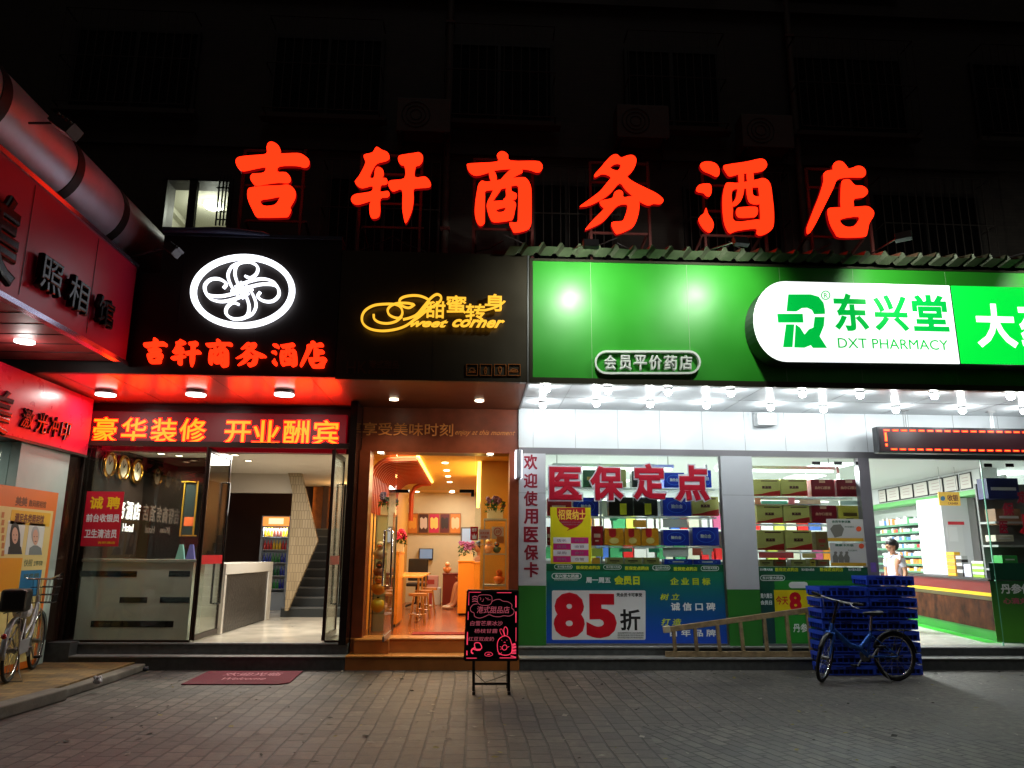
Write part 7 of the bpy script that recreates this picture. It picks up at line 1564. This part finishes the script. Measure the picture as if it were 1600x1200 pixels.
hand(man, (-.09,.25,.81), (-.15,0,-1), (-1,0,0), 1); hand(man, (-.09,-.24,.81), (-.15,0,-1), (-1,0,0), -1)
# seated person at the back of the dessert shop: legs show past the yellow cabinet
v = [(0,0,.50),(0,.02,.75),(0,.05,.98),(0,.05,1.08),(-.1,.0,.50),(-.12,-.42,.50),(-.14,-.50,.10),(-.16,-.62,.05),(.1,.0,.50),(.08,-.40,.50),(-.02,-.50,.10),(-.04,-.60,.05),(-.18,.05,.96),(-.20,-.05,.70),(-.14,-.28,.62),(.18,.05,.96),(.20,-.05,.70),(.12,-.28,.62)]
e = [(0,1),(1,2),(2,3),(0,4),(4,5),(5,6),(6,7),(0,8),(8,9),(9,10),(10,11),(2,12),(12,13),(13,14),(2,15),(15,16),(16,17)]
r = [(.13,.12),(.12,.11),(.13,.11),.05,.09,.065,.04,.034,.09,.065,.04,.034,.05,.04,.028,.05,.04,.028]
sitp = person((.1,6.0,.362), rad(-62), 1.0, 'seated person in dark clothes whose legs show behind the right yellow cabinet', {'v':v,'e':e,'r':r})
skin('dress', [(0,0,.5),(0,.02,.75),(0,.05,.97),(-.1,0,.5),(-.12,-.40,.50),(.1,0,.5),(.08,-.38,.5),(-.17,.05,.95),(.17,.05,.95)], [(0,1),(1,2),(0,3),(3,4),(0,5),(5,6),(2,7),(2,8)], [(.15,.14),(.135,.125),(.145,.125),.11,.09,.11,.09,.07,.07], TRS, sitp)
mb = MB(); mb.ball((0,.03,1.24), .1, 16, 12, (.78,1,1.15)); mb.tube([(0,.05,1.05),(0,.04,1.18)], .045, 10); mb.ball((0,-.07,1.23), .018, 8, 6, (.8,1.1,1.4)); mb.build('head', SKN, sitp, 0, True)
mb = MB(); mb.ball((0,.055,1.27), .108, 16, 12, (.86,1,1.0)); mb.build('hair', HAIR, sitp, 0, True)
mb = MB()
for s_ in (-1,1): mb.ball((.033*s_,-.058,1.25), .009, 8, 6)
mb.build('eyes', MATS['eye_dark'], sitp, 0, True)
for x, y, L_ in ((-.16,-.60,0),(-.04,-.58,0)): mb = MB(); mb.ball((x,y-.02,.045), .05, 12, 8, (.75,1.9,.75)); mb.build('shoe', M('pale_shoe', (200,180,160), .5), sitp, 0, True)
hand(sitp, (-.14,-.28,.62), (0,-1,-.1), (0,0,1), 1); hand(sitp, (.12,-.28,.62), (0,-1,-.1), (0,0,1), -1)
t = thing('stool', 'low stool under the seated person at the back of the dessert shop', 'stool', (.1,6.0,.36)); mb = MB(); mb.tube([(.1,6.0,.74),(.1,6.0,.775)], .16, 18); mb.build('seat', M('stool_seat', (170,120,70)), t); mb = MB()
for k in range(4): an = k*math.pi/2; mb.tube([(.1+.1*math.cos(an),6+.1*math.sin(an),.74),(.1+.16*math.cos(an),6+.16*math.sin(an),.362)], .011, 6)
mb.build('legs', CHROME, t)
# ================================================================ SMALL THINGS ON THE GROUND
mb = MB(); c_ = GZ(152,1071,.07); mb.ball((c_.x,c_.y,.115), .045, 9, 7, (1,.8,.75)); 
for k in range(10): a_ = k*.63; mb.ball((c_.x+.03*math.cos(a_),c_.y+.025*math.sin(a_),.11+.02*(k%3)), .02, 5, 4)
tag(mb.build('crumpled_tissue', M('tissue', (200,200,204), .8)), 'crumpled white tissue lying by the kerb', 'litter')
mb = MB(); c_ = GZ(227,1049,0); mb.ball((c_.x,c_.y,.03), .04, 9, 7, (1.1,.9,.75)); mb.ball((c_.x+.02,c_.y,.045), .02, 7, 5); tag(mb.build('pebble', M('dark_stone', (60,62,70), .5)), 'small dark stone at the foot of the hotel steps', 'stone')
rnd = random.Random(5); mb = MB()
for i in range(480):
    x = rnd.uniform(-4,7.5); y = -rnd.random()**1.3*5.2-.1; s_ = rnd.choice([.008,.014,.016,.022,.034]); a_ = rnd.random()*6.28; mb.mat(rnd.randrange(3))
    c_ = Vector((x,y,.009)); u_ = Vector((math.cos(a_),math.sin(a_),rnd.uniform(-.1,.2)))*s_; v_ = Vector((-math.sin(a_),math.cos(a_),rnd.uniform(0,.3)))*s_*rnd.uniform(.3,.8)
    mb.add([c_-u_, c_-v_, c_+u_, c_+v_+Vector((0,0,.003))], [(0,1,2,3)])
o = mb.build('leaf_litter', [M('litter_dark', (30,28,24), .8), M('litter_leaf', (120,110,50), .7), M('litter_pale', (150,146,138), .8)]); o['kind'] = 'stuff'
fascia_spot(1700,372,1700,480,'spotlight beyond the right end of the visible green fascia',90)
# loose wires and conduit on the dark facade between the rooftop characters
rnd = random.Random(21)
cw = thing('signage_wiring', 'thin dark cables sagging between the iron frames of the rooftop characters', 'cable', (1,-.8,5.7))
xsw = [RP.sz((frames[k][0]+frames[k][1])/2, frames[k][3])[0] for k in frames]
for xa, xb in zip(xsw, xsw[1:]):
    za = 5.62+rnd.uniform(-.05,.05); mb = MB(); mb.tube([(xa+(xb-xa)*t_/8, -.80, za-.28*math.sin(math.pi*t_/8)*rnd.uniform(.8,1.1)) for t_ in range(9)], .010, 6); mb.build('cable_span', M('cable_sheath', (40,36,36), .6), cw)
for px, lb in ((700,'dim drain pipe running up the dark facade left of the third rooftop character'),(1240,'dim drain pipe running up the dark facade before the last rooftop character')):
    a, z = U.sz(px, 200); t = thing('drain_pipe', lb, 'pipe', (a,.82,5)); mb = MB(); mb.tube([(a,.82,5.2),(a,.82,14)], .055, 10); mb.build('pipe', M('old_pipe', (78,72,66), .6, noise=.3), t)
    for z_ in (6.4,8.2,10.1): mb = MB(); mb.box(a-.075,a+.075,.76,.899,z_,z_+.05); mb.build('clamp', IRON, t)
